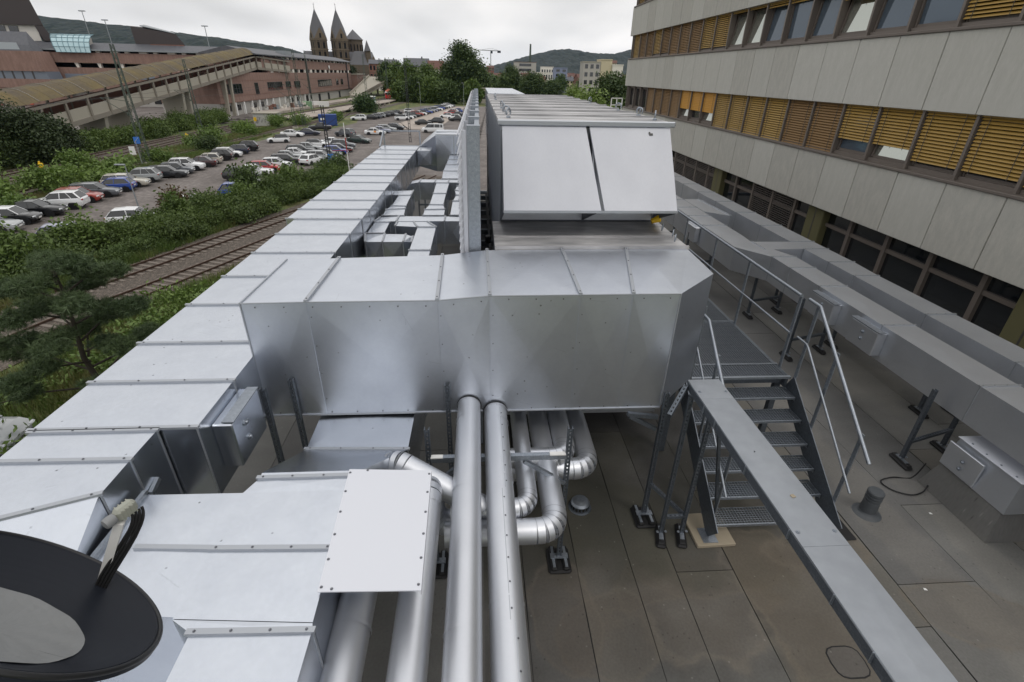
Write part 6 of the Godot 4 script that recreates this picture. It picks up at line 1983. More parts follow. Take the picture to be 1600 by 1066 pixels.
	for k in 22:
		var f := k / 21.0
		var a := k * 2.4
		var ln := lerpf(3.2, 1.2, f) * r.randf_range(0.75, 1.1)
		var y := lerpf(1.9, 6.4, f)
		var e := Vector3(cos(a) * ln, y + 0.35, sin(a) * ln)
		b.tube([Vector3(0, y - 0.2, 0), e * Vector3(0.5, 1, 0.5) - Vector3(0, 0.1, 0), e], [0.045, 0.03, 0.012], 6)
		lobes.append([e, Vector3(0.55, 0.26, 0.55)]); lobes.append([e * Vector3(0.62, 1, 0.62) + Vector3(0, 0.05, 0), Vector3(0.5, 0.2, 0.5)])
	part("trunk", b, M["bark"], t)
	var needle := MB.new()
	for k in 26:
		var d := Vector3(r.randfn(), r.randf_range(0.0, 1.2), r.randfn()).normalized()
		var s := d.cross(Vector3(r.randfn(), 1, r.randfn())).normalized() * 0.006
		needle.tri(-s, s, d * 0.15)
	leaves(crown(lobes, 7000, needle.mesh(), Color(0.045, 0.076, 0.032), Color(0.090, 0.132, 0.054), 701, 1.15), t)
	bush("dark purple leaved shrub right under the left duct", Vector3(-10.3, G - 0.1, -12.2), 3.6, 2.6, Color(0.022, 0.010, 0.014), Color(0.042, 0.018, 0.024), 702, "", 0.16, 700)
	# grass: one mass
	var blades := MB.new()
	for k in 9:
		var c := Vector3(r.randf_range(-0.22, 0.22), 0, r.randf_range(-0.22, 0.22))
		var d := Vector3(r.randfn() * 0.12, r.randf_range(0.25, 0.5), r.randfn() * 0.12)
		var s := Vector3(r.randfn(), 0, r.randfn()).normalized() * 0.022
		blades.tri(c - s, c + s, c + d)
	var spots := []
	for q: Array in [[[Vector2(-4.5, 0), Vector2(-22.5, -16), Vector2(-20.5, -27), Vector2(-14.5, -41), Vector2(-4.5, -60)], 11000], [[Vector2(-45.3, -45), Vector2(-48, -45), Vector2(-47.3, -82), Vector2(-44.5, -120), Vector2(-44.2, -90)], 3000], [[Vector2(-50.6, -50), Vector2(-54, -50), Vector2(-53.8, -100), Vector2(-50.5, -140), Vector2(-47, -128)], 4000], [[Vector2(-62, -58), Vector2(-64, -58), Vector2(-66, -110), Vector2(-64, -110)], 1200], [[Vector2(-29, -20), Vector2(-33, -16), Vector2(-27.5, -36), Vector2(-19.5, -58), Vector2(-22.5, -44)], 2600]]:
		var poly := PackedVector2Array(q[0])
		var lo := poly[0]
		var hi := poly[0]
		for p in poly:
			lo = lo.min(p); hi = hi.max(p)
		var c := 0
		var tries := 0
		while c < int(q[1]) and tries < 200000:
			tries += 1
			var p := Vector2(r.randf_range(lo.x, hi.x), r.randf_range(lo.y, hi.y))
			if Geometry2D.is_point_in_polygon(p, poly):
				spots.append(p); c += 1
	var mm := MultiMesh.new()
	mm.transform_format = MultiMesh.TRANSFORM_3D
	mm.use_colors = true
	mm.mesh = blades.mesh()
	mm.instance_count = spots.size()
	var f := FastNoiseLite.new()
	f.seed = 40; f.frequency = 0.16
	for i in spots.size():
		var p: Vector2 = spots[i]
		var v := f.get_noise_2d(p.x, p.y) * 0.9 + r.randf_range(-0.25, 0.25)
		var sc := r.randf_range(0.8, 1.5) * (1.0 + maxf(v, 0) * 0.6)
		mm.set_instance_transform(i, Transform3D(Basis(Vector3.UP, r.randf() * TAU).scaled(Vector3(1.4, sc, 1.4)), Vector3(p.x, G - 0.02, p.y)))
		var c := Color(0.165, 0.150, 0.060).lerp(Color(0.090, 0.145, 0.032), clampf(v * 1.3 + 0.62, 0, 1))
		mm.set_instance_color(i, c)
	var g := leaves(mm, self, "grass")
	tag(g, "tall grass and weeds on the banks beside the tracks", "grass")
	# broad leaved weeds in that grass
	var weeds := []
	for k in 70:
		var p := Vector2(lerpf(-12, -19, r.randf()) , lerpf(-11, -30, r.randf()))
		weeds.append([Vector3(p.x, G + 0.25, p.y), Vector3(0.9, 0.35, 0.9)])
	var wm := leaves(crown(weeds, 3800, clump(0.2, 0.5, 8, 71), Color(0.065, 0.115, 0.022), Color(0.15, 0.22, 0.05), 72), self, "weeds")
	tag(wm, "low leafy weeds in the grass below the left duct", "weeds")
	# trees beyond the car park
	var ts := [["tallest dark tree in the middle distance, standing free against the sky", -7.5, -272, 24.5, 19, 0], ["dark tree right beside the tallest one, a little lower", 0.2, -268, 17.5, 13, 0], ["dark tree at the left of the tallest one", -15.5, -285, 16, 13, 0], ["mid green tree behind the train", -34, -285, 16, 14, 1], ["light green tree left of the light green middle one", -43, -310, 17, 14, 1], ["dark tree at the left end of the tree belt by the road ramp", -53, -335, 17.5, 13, 0], ["light green tree in the middle of the tree belt", -26, -300, 15.5, 14, 1], ["bushy green tree in front of the tree belt over the car rows", -21, -258, 10, 12, 1], ["low green tree over the end of the car rows", -13, -252, 8, 10, 0], ["low dark tree left over the end of the car rows", -29, -262, 9.5, 11, 0], ["low bushy tree behind the train's front", -36.5, -268, 7, 9, 1], ["yellowish green tree before the low flat house", -2.0, -250, 9, 7, 1], ["round dark tree between tallest tree and chimney", 20, -330, 16, 17, 0], ["dark green tree below the chimney", 31, -315, 12.5, 16, 0], ["dark low tree to the right of the one below the chimney", 41, -310, 8.5, 12, 0], ["dark green tree by the far corner of the office block", 22.5, -92, 13.0, 11.5, 0], ["pale green willow like tree in front of the darker one by the office block", 14.6, -72, 10.6, 9.0, 2], ["green tree behind the pale one near the far corner of the office block", 17.5, -100, 10.5, 9, 2]]
	for i in ts.size():
		var q: Array = ts[i]
		var ca: Color = [da, la * 0.8, Color(0.085, 0.135, 0.026)][q[5]]
		var cb: Color = [db, lb * 0.72, Color(0.18, 0.25, 0.055)][q[5]]
		var big: bool = q[3] > 20
		tree(q[0], Vector3(q[1], G, q[2]), q[3], q[4], ca, cb, 800 + i * 5, "", 0.75 if q[2] < -150 else 0.36, 3600 if big else (1500 if q[2] < -150 else 2600))
	# scattered far greenery between houses
	for i in 46:
		var x := r.randf_range(-60, 150)
		var z := r.randf_range(-360, -640)
		if x > 40 and x < 62 and z > -420: continue
		tree("distant green tree among the houses of the town", Vector3(x, G, z), r.randf_range(7, 12), r.randf_range(8, 13), da * 1.2, db * 1.2, 900 + i, "distant trees among the houses", 1.3, 260)

# ---- overhead line masts and lamps
func lattice(b: MB, h: float, w0: float, w1: float, n: int) -> void:
	for sx: float in [-1.0, 1.0]:
		for sz: float in [-1.0, 1.0]: b.bar(Vector3(sx * w0, 0, sz * w0), Vector3(sx * w1, h, sz * w1), 0.09, 0.09)
	for k in n:
		var a := float(k) / n
		var c := float(k + 1) / n
		var wa := lerpf(w0, w1, a)
		var wc := lerpf(w0, w1, c)
		var s := 1.0 if k % 2 else -1.0
		for q in 4:
			var rt := Basis(Vector3.UP, q * PI / 2)
			b.bar(rt * Vector3(-s * wa, h * a, wa), rt * Vector3(s * wc, h * c, wc), 0.045, 0.045)

func masts() -> void:
	var ms := [[-47.4, -78.4, 15.0, 0.45, 0.17, "tall green lattice mast in front of the covered ramp, between parked cars and far tracks"], [-61.5, -124, 14.0, 0.40, 0.16, "green lattice mast half way along the covered ramp, behind the hedge"], [-40.4, -129.0, 16.5, 0.36, 0.15, "green lattice mast beside the pickup and the blue container"], [-43.8, -133.0, 15.0, 0.30, 0.13, "thinner lattice mast left of the one by the blue container"], [-50.5, -172, 17.5, 0.35, 0.14, "lattice mast before the middle of the red station wall"], [-45.5, -232, 18.5, 0.4, 0.16, "lattice mast before the far end of the red station wall"], [-41.5, -262, 18.0, 0.4, 0.16, "lattice mast standing by the foot of the road ramp"]]
	for q: Array in ms:
		var t := thing("lattice_mast", q[5], "mast", Vector3(q[0], G, q[1]), 0.3)
		var b := MB.new()
		lattice(b, q[2], q[3], q[4], 16)
		part("lattice", b, M["mast_green"], t)
		b = MB.new()
		b.box(Vector3(0, 0.15, 0), Vector3(1.3, 0.4, 1.3))
		part("footing", b, M["bridge_concrete"], t)
		b = MB.new()
		b.bar(Vector3(0, q[2] * 0.55, 0), Vector3(-3.2, q[2] * 0.55 + 0.5, 0), 0.06, 0.06); b.bar(Vector3(0, q[2] * 0.42, 0), Vector3(-3.2, q[2] * 0.55 + 0.5, 0), 0.06, 0.06)
		b.lathe([Vector2(0.02, 0), Vector2(0.1, 0.05), Vector2(0.1, 0.4), Vector2(0.02, 0.45)], Vector3(-0.6, q[2] * 0.43, 0), 8)
		part("bracket_arm", b, M["mast_green"], t)
	for q: Array in [[-19.5, -70.4, 8.6, "dark slim mast with a blue and white board rising from the hedge beside the ducts"], [-13.6, -108.5, 13.5, "dark single mast with side arms behind the far end of the ducts"]]:
		var t := thing("slim_mast", q[3], "mast", Vector3(q[0], G, q[1]))
		var b := MB.new()
		for s: float in [-0.14, 0.14]: b.bar(Vector3(s * 1.3, 0, 0), Vector3(s, q[2], 0), 0.09, 0.16, Vector3.BACK)
		for k in 20: b.box(Vector3(0, 0.2 + k * q[2] / 20.5, 0.02), Vector3(0.3, 0.08, 0.03))
		part("pole", b, M["steel_dark"], t)
		b = MB.new()
		if q[2] > 10:
			b.bar(Vector3(-1.9, q[2], 0), Vector3(3.0, q[2] - 0.1, 0), 0.08, 0.08)
			b.bar(Vector3(0, 2.0, 0), Vector3(-2.6, 4.6, 0.3), 0.05, 0.05); b.bar(Vector3(-0.4, 2.4, 0), Vector3(-2.9, 5.4, 0.3), 0.03, 0.03)
			b.bar(Vector3(0, 2.4, 0), Vector3(-1.2, 3.2, 0.2), 0.14, 0.14)
		else:
			b.bar(Vector3(0, q[2] * 0.64, 0), Vector3(3.4, q[2] * 0.9, 0.2), 0.05, 0.05); b.bar(Vector3(0, q[2] * 0.72, 0), Vector3(4.2, q[2] * 1.02, 0.2), 0.04, 0.04)
		part("side_arm", b, M["steel_dark"], t)
		if q[2] < 10:
			b = MB.new()
			b.box(Vector3(0.35, 2.3, 0.25), Vector3(0.9, 1.2, 0.05), Basis(Vector3.UP, 0.3))
			var bd := part("sign_board", b, M["sign_blue"], t)
			b = MB.new()
			b.bar(Vector3(0.05, 1.9, 0.38), Vector3(0.65, 2.75, 0.22), 0.16, 0.02, Vector3.BACK)
			part("sign_stripe", b, M["white_paint"], bd)
	# red and white pole by the roof edge
	var rp := thing("barrier_pole", "thin red and white pole between the hedge and the left duct", "pole", Vector3(-14.6, G, -60.0))
	for k in 5:
		var b := MB.new()
		b.lathe([Vector2(0.05, k * 1.5), Vector2(0.05, k * 1.5 + 1.5)], Vector3.ZERO, 8)
		part("band", b, M["white_paint" if k != 3 else "car_red"], rp)
	var bb := MB.new()
	bb.bar(Vector3(-1.6, 4.6, 0), Vector3(0.6, 4.75, 0), 0.06, 0.06)
	part("cross_arm", bb, M["car_red"], rp)
	# car park lamps
	for q: Array in [[-34.3, -53.0, 4.0, "slim street lamp among the hedge in front of the near car row"], [-22.0, -215, 9.0, "tall lamp post over the far car rows, left of the tallest tree"], [-5.5, -220, 9.0, "lamp post near the screen wall over the far car rows"]]:
		var l := thing("street_lamp", q[3], "street lamp", Vector3(q[0], G, q[1]))
		var b := MB.new()
		b.tube([Vector3.ZERO, Vector3(0, q[2], 0)], [0.07, 0.045], 8)
		part("pole", b, M["lamp_grey"], l)
		b = MB.new()
		b.soft(Vector3(-0.45, q[2] + 0.05, 0), Vector3(0.95, 0.12, 0.28), 0.04)
		part("lamp_head", b, M["lamp_grey"], l)
	# wires
	for q: Array in [[Vector3(-50.6, 1.0, 40), Vector3(-50.4, 1.2, -78.4), "lowest overhead wire along the far tracks, near span"], [Vector3(-50.4, 1.2, -78.4), Vector3(-46.0, 1.8, -131), "overhead wire along the far tracks, middle span"], [Vector3(-46.0, 1.8, -131), Vector3(-48, 2.4, -232), "overhead wire along the far tracks, far span"], [Vector3(-64.7, 0.4, -30), Vector3(-64.7, 0.7, -124), "overhead wire before the dark trees at the left edge"], [Vector3(-64.7, 0.7, -124), Vector3(-53.7, 2.4, -172), "overhead wire from the ramp mast to the station wall mast"]]:
		var pts := []
		for k in 13:
			var f := k / 12.0
			pts.append(q[0].lerp(q[1], f) - Vector3(0, sin(PI * f) * 0.9, 0))
		var b := MB.new()
		b.tube(pts, 0.018, 5)
		solo("overhead_wire", b, M["wire"], q[2], "wire")

# ---- the station
func grid_windows(o: Node3D, x: float, z0: float, z1: float, y0: float, y1: float, n: int) -> void:
	# a band of n panes in a wall that faces +x
	var f := MB.new()
	f.lim(x, x + 0.12, y0 - 0.12, y0, z0 + 0.1, z1 - 0.1); f.lim(x, x + 0.12, y1, y1 + 0.12, z0 + 0.1, z1 - 0.1)
	for k in n + 1:
		var z := lerpf(z0, z1, float(k) / n)
		f.lim(x, x + 0.12, y0, y1, z + 0.08, z - 0.08)
	var w := part("window", f, M["frame_dark"], o)
	f = MB.new()
	f.lim(x - 0.05, x + 0.03, y0, y1, z0, z1)
	part("pane", f, M["glass_dark"], w)

func walkway(t: Node3D, p0: Vector3, p1: Vector3, bays: int, mossy: bool) -> void:
	var back := Vector3(-6.5, 0, 0)
	for i in bays:
		var a := p0.lerp(p1, float(i) / bays)
		var c := p0.lerp(p1, float(i + 1) / bays)
		var up := Vector3.UP
		var b := MB.new()
		var q := func(p: Vector3, dx: float, dy: float) -> Vector3: return p + Vector3(dx, dy, 0)
		b.hexa([q.call(a, -0.18, 1.9), q.call(a, 0, 1.9), q.call(a, 0, 0.25), q.call(a, -0.18, 0.25), q.call(c, -0.18, 1.9), q.call(c, 0, 1.9), q.call(c, 0, 0.25), q.call(c, -0.18, 0.25)])
		part("parapet_panel", b, M["bridge_concrete"], t)
		b = MB.new()
		b.hexa([q.call(a, -6.6, 0.25), q.call(a, 0.18, 0.25), q.call(a, 0.18, -0.45), q.call(a, -6.6, -0.45), q.call(c, -6.6, 0.25), q.call(c, 0.18, 0.25), q.call(c, 0.18, -0.45), q.call(c, -6.6, -0.45)])
		part("deck", b, M["bridge_frame"], t)
		b = MB.new()
		b.hexa([q.call(a, -6.5, 2.2), q.call(a, -6.35, 2.2), q.call(a, -6.35, 0.2), q.call(a, -6.5, 0.2), q.call(c, -6.5, 2.2), q.call(c, -6.35, 2.2), q.call(c, -6.35, 0.2), q.call(c, -6.5, 0.2)])
		part("back_parapet", b, M["brick_far"], t)
		b = MB.new()
		b.bar(q.call(a, 0.12, -0.3), q.call(a, 0.12, 3.2), 0.42, 0.3, Vector3.RIGHT)
		b.bar(q.call(a, -6.4, 0.2), q.call(a, -6.4, 3.2), 0.4, 0.3, Vector3.RIGHT)
		part("post", b, M["bridge_frame"], t)
		b = MB.new()
		b.bar(q.call(a, 0.15, 3.25), q.call(c, 0.15, 3.25), 0.3, 0.4)
		part("eaves_beam", b, M["bridge_frame"], t)
		# arched roof over the bay, in lapped sheets
		var n := 6
		for s in 2:
			b = MB.new()
			var a2 := a.lerp(c, s * 0.5)
			var c2 := a.lerp(c, s * 0.5 + 0.49)
			for k in n:
				var t0 := float(k) / n
				var t1 := float(k + 1) / n
				var h := 2.3 if mossy else 1.3
				var x0 := lerpf(0.45, -7.0, t0)
				var x1 := lerpf(0.45, -7.0, t1)
				var y0 := 3.45 + h * sin(PI * (0.08 + 0.84 * t0))
				var y1 := 3.45 + h * sin(PI * (0.08 + 0.84 * t1))
				b.quad(q.call(a2, x0, y0), q.call(c2, x0, y0), q.call(c2, x1, y1), q.call(a2, x1, y1))
				b.quad(q.call(a2, x0, y0 - 0.12), q.call(a2, x0, y0), q.call(a2, x1, y1), q.call(a2, x1, y1 - 0.12))
			part("roof_sheet", b, M["moss_roof" if mossy else "slate"], t)
			if s == 0:
				b = MB.new()
				for k in n: b.bar(q.call(a2, lerpf(0.45, -7.0, float(k) / n), 3.5 + (2.3 if mossy else 1.3) * sin(PI * (0.08 + 0.84 * k / n))), q.call(a2, lerpf(0.45, -7.0, float(k + 1) / n), 3.5 + (2.3 if mossy else 1.3) * sin(PI * (0.08 + 0.84 * (k + 1.0) / n))), 0.14, 0.08)
				part("roof_rib", b, M["bridge_frame"], t)

func station() -> void:
	var o := thing("station_wing", "long red sandstone station building with slate roof running away along the platforms", "building")
	var X := -72.0
	var b := MB.new()
	b.lim(X - 16, X, -4.0, 3.9, -160, -328)
	part("main_wall", b, M["sandstone"], o)
	b = MB.new()
	b.lim(X - 16, X - 0.6, G, -4.0, -160, -328)
	part("ground_wall", b, M["grey_wall"], o)
	b = MB.new()
	b.lim(X - 16, X - 0.02, 5.1, 8.25, -196, -328)
	part("upper_wall", b, M["sandstone"], o)
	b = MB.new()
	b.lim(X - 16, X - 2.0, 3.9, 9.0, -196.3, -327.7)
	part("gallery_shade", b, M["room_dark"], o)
	for k in 16:
		var z := -203.0 - k * 7.9
		b = MB.new()
		b.lim(X - 0.7, X - 0.05, 3.9, 5.1, z, z - (1.0 if k % 3 else 2.6))
		part("gallery_pier", b, M["white_wall"], o)
	for k in 22:
		var z := -199.0 - k * 5.9
		b = MB.new()
		b.lim(X - 0.9, X - 0.2, 8.25, 9.0, z, z - (0.9 if k % 4 else 2.4))
		part("eaves_block", b, M["white_wall"], o)
	b = MB.new()
	b.hexa([Vector3(X - 8, 11.4, -190), Vector3(X + 0.9, 9.3, -190), Vector3(X + 0.9, 9.0, -190), Vector3(X - 8, 9.0, -190), Vector3(X - 8, 11.4, -330), Vector3(X + 0.9, 9.3, -330), Vector3(X + 0.9, 9.0, -330), Vector3(X - 8, 9.0, -330)])
	b.hexa([Vector3(X - 17, 9.3, -190), Vector3(X - 8, 11.4, -190), Vector3(X - 8, 9.0, -190), Vector3(X - 17, 9.0, -190), Vector3(X - 17, 9.3, -330), Vector3(X - 8, 11.4, -330), Vector3(X - 8, 9.0, -330), Vector3(X - 17, 9.0, -330)])
	part("roof", b, M["slate"], o)
	b = MB.new()
	b.lim(X - 5, X - 1.5, 9.6, 11.3, -226, -233)
	part("roof_light", b, M["lamp_grey"], o)
	for q: Array in [[-186.2, -189.0, -2.2, 0.9, 3], [-197.5, -212, -1.4, 0.9, 9], [-216, -221.5, -1.4, 0.9, 3], [-226, -233, -1.4, 0.9, 4], [-259, -283, -1.5, 1.0, 7], [-292, -296.5, -1.4, 1.0, 1], [-302, -306.5, -1.4, 1.0, 1], [-166, -176, -1.6, 0.8, 5]]:
		grid_windows(o, X + 0.01, q[0], q[1], q[2], q[3], q[4])
	for k in 14:
		var z := -163.0 - k * 6.2
		b = MB.new()
		b.lim(X - 0.55, X + 0.02, G, -4.0, z, z - 0.7)
		part("white_column", b, M["white_paint"], o)
		if k % 3 != 2: grid_windows(o, X - 0.59, z - 2.2, z - 4.6, -6.1, -4.8, 2)
	for z: float in [-240.0, -259.0, -275.0, -297.0]:
		b = MB.new()
		b.lim(X - 0.65, X - 0.55, G, -4.6, z, z - 3.4)
		part("doorway", b, M["room_dark"], o)
	for z: float in [-244.5, -318.0]:
		b = MB.new()
		b.lim(X, X + 0.5, -4.0, 9.0, z, z - 0.9)
		part("downpipe_shaft", b, M["dark_brown_roof"], o)
	b = MB.new()
	for y: float in [-3.95, -2.3, 1.6]: b.lim(X, X + 0.06, y, y + 0.07, -160, -328)
	part("course", b, M["brick_far"], o)
	b = MB.new()
	b.lathe([Vector2(0.9, 0), Vector2(0.8, 0.15), Vector2(0, 0.25)], Vector3(X + 0.3, 6.2, -281), 16, Basis(Vector3.BACK, -PI / 2))
	part("clock", b, M["white_paint"], o)
	# terrace past its end
	var e := thing("station_terrace", "lower sandstone terrace at the end of the station wall, plants on top", "terrace wall")
	b = MB.new()
	b.lim(X - 12, X + 3.0, G, 3.0, -329, -352)
	part("wall", b, M["sandstone"], e)
	b = MB.new()
	b.lim(X - 12, X + 3.2, 3.0, 3.5, -328.8, -352)
	part("coping", b, M["bridge_concrete"], e)
	bush("green shrubs on the terrace at the end of the station wall", Vector3(X - 2, 3.2, -336), 9.0, 4.2, Color(0.014, 0.026, 0.009), Color(0.045, 0.07, 0.02), 1500, "", 0.7, 300)
	# road ramp
	var rr := thing("road_ramp", "grey road ramp with parapet rising to the right beside the station", "ramp")
	b = MB.new()
	b.hexa([Vector3(-66.0, -6.2, -292), Vector3(-60, -6.2, -294), Vector3(-60, -7.2, -294), Vector3(-66, -7.2, -292), Vector3(-64.5, 2.0, -342), Vector3(-50.5, 1.6, -345), Vector3(-50.5, 0.2, -345), Vector3(-64.5, 0.2, -342)])
	part("roadway", b, M["bridge_concrete"], rr)
	b = MB.new()
	b.bar(Vector3(-60, -5.7, -294), Vector3(-50.5, 2.2, -345), 0.3, 1.3)
	part("parapet", b, M["bridge_frame"], rr)
	b = MB.new()
	b.bar(Vector3(-66.0, -5.7, -292), Vector3(-64.5, 2.5, -342), 0.3, 1.2)
	part("parapet", b, M["bridge_concrete"], rr)
	b = MB.new()
	b.lim(-86, -50, 0.4, 2.2, -345.5, -356)
	part("upper_road", b, M["bridge_concrete"], rr)
	b = MB.new()
	for k in 24: b.lim(-84 + k * 1.42, -83.9 + k * 1.42, 2.2, 4.4, -345.6, -345.7)
	b.lim(-84, -50.5, 4.3, 4.45, -345.5, -345.7); b.lim(-84, -50.5, 3.2, 3.3, -345.5, -345.7)
	part("railing", b, M["dark_brown_roof"], rr)
	for k in 5:
		b = MB.new()
		b.lim(-62.0 + k * 2.2, -61.2 + k * 2.2, G, -4.5 + k * 1.2, -306 - k * 9, -307 - k * 9)
		part("pier", b, M["bridge_frame"], rr)
	# covered walkway ramp
	var w := thing("covered_ramp", "long covered footbridge ramp with mossy arched roof climbing to the station", "covered ramp")
	walkway(w, Vector3(-64.67, -4.43, -80.0), Vector3(-72.5, 5.2, -192.0), 19, true)
	walkway(w, Vector3(-72.2, 5.2, -192.0), Vector3(-71.3, 4.3, -222.0), 5, false)
	for q: Array in [[0.26, 0.6], [0.33, 0.6], [0.53, 0.7], [0.56, 0.7], [0.76, 0.8], [0.80, 0.8]]:
		var p := Vector3(-64.0, -5.25, -70.5).lerp(Vector3(-72.5, 5.2, -192.0), q[0])
		b = MB.new()
		b.hexa([p + Vector3(-5.5, -0.4, 0.5), p + Vector3(-0.3, -0.4, 0.5), Vector3(p.x - 1.0, G, p.z + 0.35), Vector3(p.x - 4.8, G, p.z + 0.35), p + Vector3(-5.5, -0.4, -0.5), p + Vector3(-0.3, -0.4, -0.5), Vector3(p.x - 1.0, G, p.z - 0.35), Vector3(p.x - 4.8, G, p.z - 0.35)])
		part("pier", b, M["bridge_concrete"], w)
	# the wing across, behind the ramp
	var s := thing("station_hall", "broad red station hall with open gallery and grey roof behind the covered ramp", "building")
	var Z := -200.0
	b = MB.new()
	b.lim(-162, X - 0.05, 5.7, 8.7, Z - 14, Z)
	part("gallery_wall", b, M["sandstone"], s)
	b = MB.new()
	b.lim(-162, X - 0.1, -3.0, 4.3, Z - 14, Z - 0.05)
	part("main_wall", b, M["sandstone"], s)
	b = MB.new()
	b.lim(-162, X - 0.2, G, -3.0, Z - 14, Z - 1.2)
	part("ground_wall", b, M["grey_wall"], s)
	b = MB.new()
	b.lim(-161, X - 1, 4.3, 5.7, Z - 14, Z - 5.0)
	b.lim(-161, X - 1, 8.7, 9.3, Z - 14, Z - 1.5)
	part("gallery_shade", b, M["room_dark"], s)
	for k in 9:
		var x := -135.0 + k * 7.2
		b = MB.new()
		b.hexa([Vector3(x, 5.7, Z - 0.4), Vector3(x + 1.2, 5.7, Z - 0.4), Vector3(x + 1.2, 4.3, Z - 0.4), Vector3(x + 0.5, 4.3, Z - 0.4), Vector3(x, 5.7, Z - 1.4), Vector3(x + 1.2, 5.7, Z - 1.4), Vector3(x + 1.2, 4.3, Z - 1.4), Vector3(x + 0.5, 4.3, Z - 1.4)])
		part("gallery_pier", b, M["white_wall"], s)
		b = MB.new()
		b.lim(x + 1.8, x + 5.2, 5.55, 5.66, Z - 4, Z - 1.5)
		part("soffit_panel", b, M["cream_wall"], s)
	for k in 12:
		var x := -127.0 + k * 4.6
		b = MB.new()
		b.lim(x, x + (2.6 if k % 2 else 1.3), 8.72, 9.2, Z - 1.4, Z - 0.5)
		part("eaves_block", b, M["white_wall"], s)
	b = MB.new()
	b.lim(-150, X - 1, 9.25, 9.65, Z - 2, Z + 0.6)
	part("gutter", b, M["lamp_grey"], s)
	b = MB.new()
	b.hexa([Vector3(-162, 9.6, Z + 0.3), Vector3(X - 4, 9.6, Z + 0.3), Vector3(X - 4, 9.3, Z + 0.3), Vector3(-162, 9.3, Z + 0.3), Vector3(-162, 12.1, Z - 7), Vector3(X - 8, 11.4, Z - 7), Vector3(X - 8, 9.3, Z - 7), Vector3(-162, 9.3, Z - 7)])
	b.hexa([Vector3(-162, 12.1, Z - 7), Vector3(X - 8, 11.4, Z - 7), Vector3(X - 8, 9.3, Z - 7), Vector3(-162, 9.3, Z - 7), Vector3(-162, 9.6, Z - 15), Vector3(X - 8, 9.6, Z - 15), Vector3(X - 8, 9.3, Z - 15), Vector3(-162, 9.3, Z - 15)])
	part("roof", b, M["slate"], s)
	b = MB.new()
	b.lim(-139, -100, 1.0, 2.4, Z - 0.04, Z + 0.06)
	part("grey_band", b, M["pane_grey"], s)
	for k in 5:
		b = MB.new()
		b.lim(-122 + k * 9.0, -115 + k * 9.0, -6.6, -3.6, Z - 1.18, Z - 1.08)
		part("shopfront", b, M["glass_dark"], s)
	# dark rooftop box
	var d := thing("rooftop_box", "dark angular rooftop structure with a pale sloping top above the station hall", "roof structure")
	b = MB.new()
	b.hexa([Vector3(-117.2, 17.0, -207), Vector3(-103.0, 15.0, -207), Vector3(-100.6, 11.5, -207), Vector3(-117.0, 11.5, -207), Vector3(-117.2, 17.4, -220), Vector3(-110.0, 15.4, -220), Vector3(-107.4, 11.5, -220), Vector3(-117.0, 11.5, -220)])
	part("wall", b, M["dark_brown_roof"], d)
	b = MB.new()
	b.hexa([Vector3(-114.0, 17.25, -206.9), Vector3(-103.0, 15.15, -206.9), Vector3(-103.0, 15.02, -206.9), Vector3(-114.0, 17.02, -206.9), Vector3(-119.0, 18.2, -219), Vector3(-109.6, 16.1, -219), Vector3(-109.6, 15.4, -219), Vector3(-119.0, 17.4, -219)])
	part("pale_top", b, M["lamp_grey"], d)
	b = MB.new()
	b.lim(-112, -101, 11.42, 11.75, -206.95, -206.5)
	part("red_edge", b, M["brick_far"], d)
	# front block at the left edge of the picture
	var l := thing("station_block", "red sandstone front block with a ribbon window and slanting right end, at the left edge", "building")
	b = MB.new()
	var f := func(y0: float, y1: float, out: float, m: String, nm: String) -> void:
		var g := MB.new()
		var xr0 := -138.6 + (y0 + 8.0) * -0.06
		var xr1 := -138.6 + (y1 + 8.0) * -0.19
		if y0 > 0: xr0 = -138.6 + (y0 + 8.0) * -0.19
		g.hexa([Vector3(-172, y1, -194 + out), Vector3(xr1, y1, -194 + out), Vector3(xr0, y0, -194 + out), Vector3(-172, y0, -194 + out), Vector3(-172, y1, -199), Vector3(xr1 + 1.0, y1, -199), Vector3(xr0 + 1.0, y0, -199), Vector3(-172, y0, -199)])
		part(nm, g, M[m], l)
	f.call(5.2, 8.7, 0.0, "sandstone", "upper_wall")
	f.call(2.95, 5.2, 0.05, "sandstone", "upper_wall")
	f.call(0.7, 2.95, -0.35, "pane_grey", "window")
	f.call(-1.9, 0.7, 0.05, "sandstone", "lower_wall")
	f.call(-3.6, -1.9, -0.15, "sandstone", "lower_wall")
	f.call(G, -3.6, -0.3, "sandstone", "base_wall")
	for k in 9:
		b = MB.new()
		b.lim(-170 + k * 3.1, -169.5 + k * 3.1, 0.7, 2.95, -194.4, -194.28)
		part("window_post", b, M["frame_dark"], l)
	b = MB.new()
	for k in 5: b.lim(-158.6 + k * 2.3, -157.6 + k * 2.3, -7.0, -3.9, -194.4, -194.05)
	part("red_fin", b, mat("fin_red", Color8(176, 84, 66), 0.8), l)
	b = MB.new()
	b.hexa([Vector3(-172, 10.4, -195.0), Vector3(-143.4, 10.4, -195.0), Vector3(-142.5, 8.72, -194.0), Vector3(-172, 8.72, -194.0), Vector3(-172, 14.2, -199), Vector3(-145.6, 14.2, -199), Vector3(-142.4, 8.72, -199), Vector3(-172, 8.72, -199)])
	part("mansard_roof", b, M["slate"], l)
	b = MB.new()
	b.hexa([Vector3(-172, 11.2, -194.9), Vector3(-147.2, 11.0, -194.9), Vector3(-145.8, 8.75, -194.1), Vector3(-172, 8.75, -194.1), Vector3(-172, 11.2, -195.4), Vector3(-147.2, 11.0, -195.4), Vector3(-145.8, 8.75, -194.6), Vector3(-172, 8.75, -194.6)])
	part("pale_roof_band", b, M["lamp_grey"], l)
	# glass vault
	var v := thing("glass_vault", "curved glass vault with glazing bars on the station roof", "glass roof")
	var rows := []
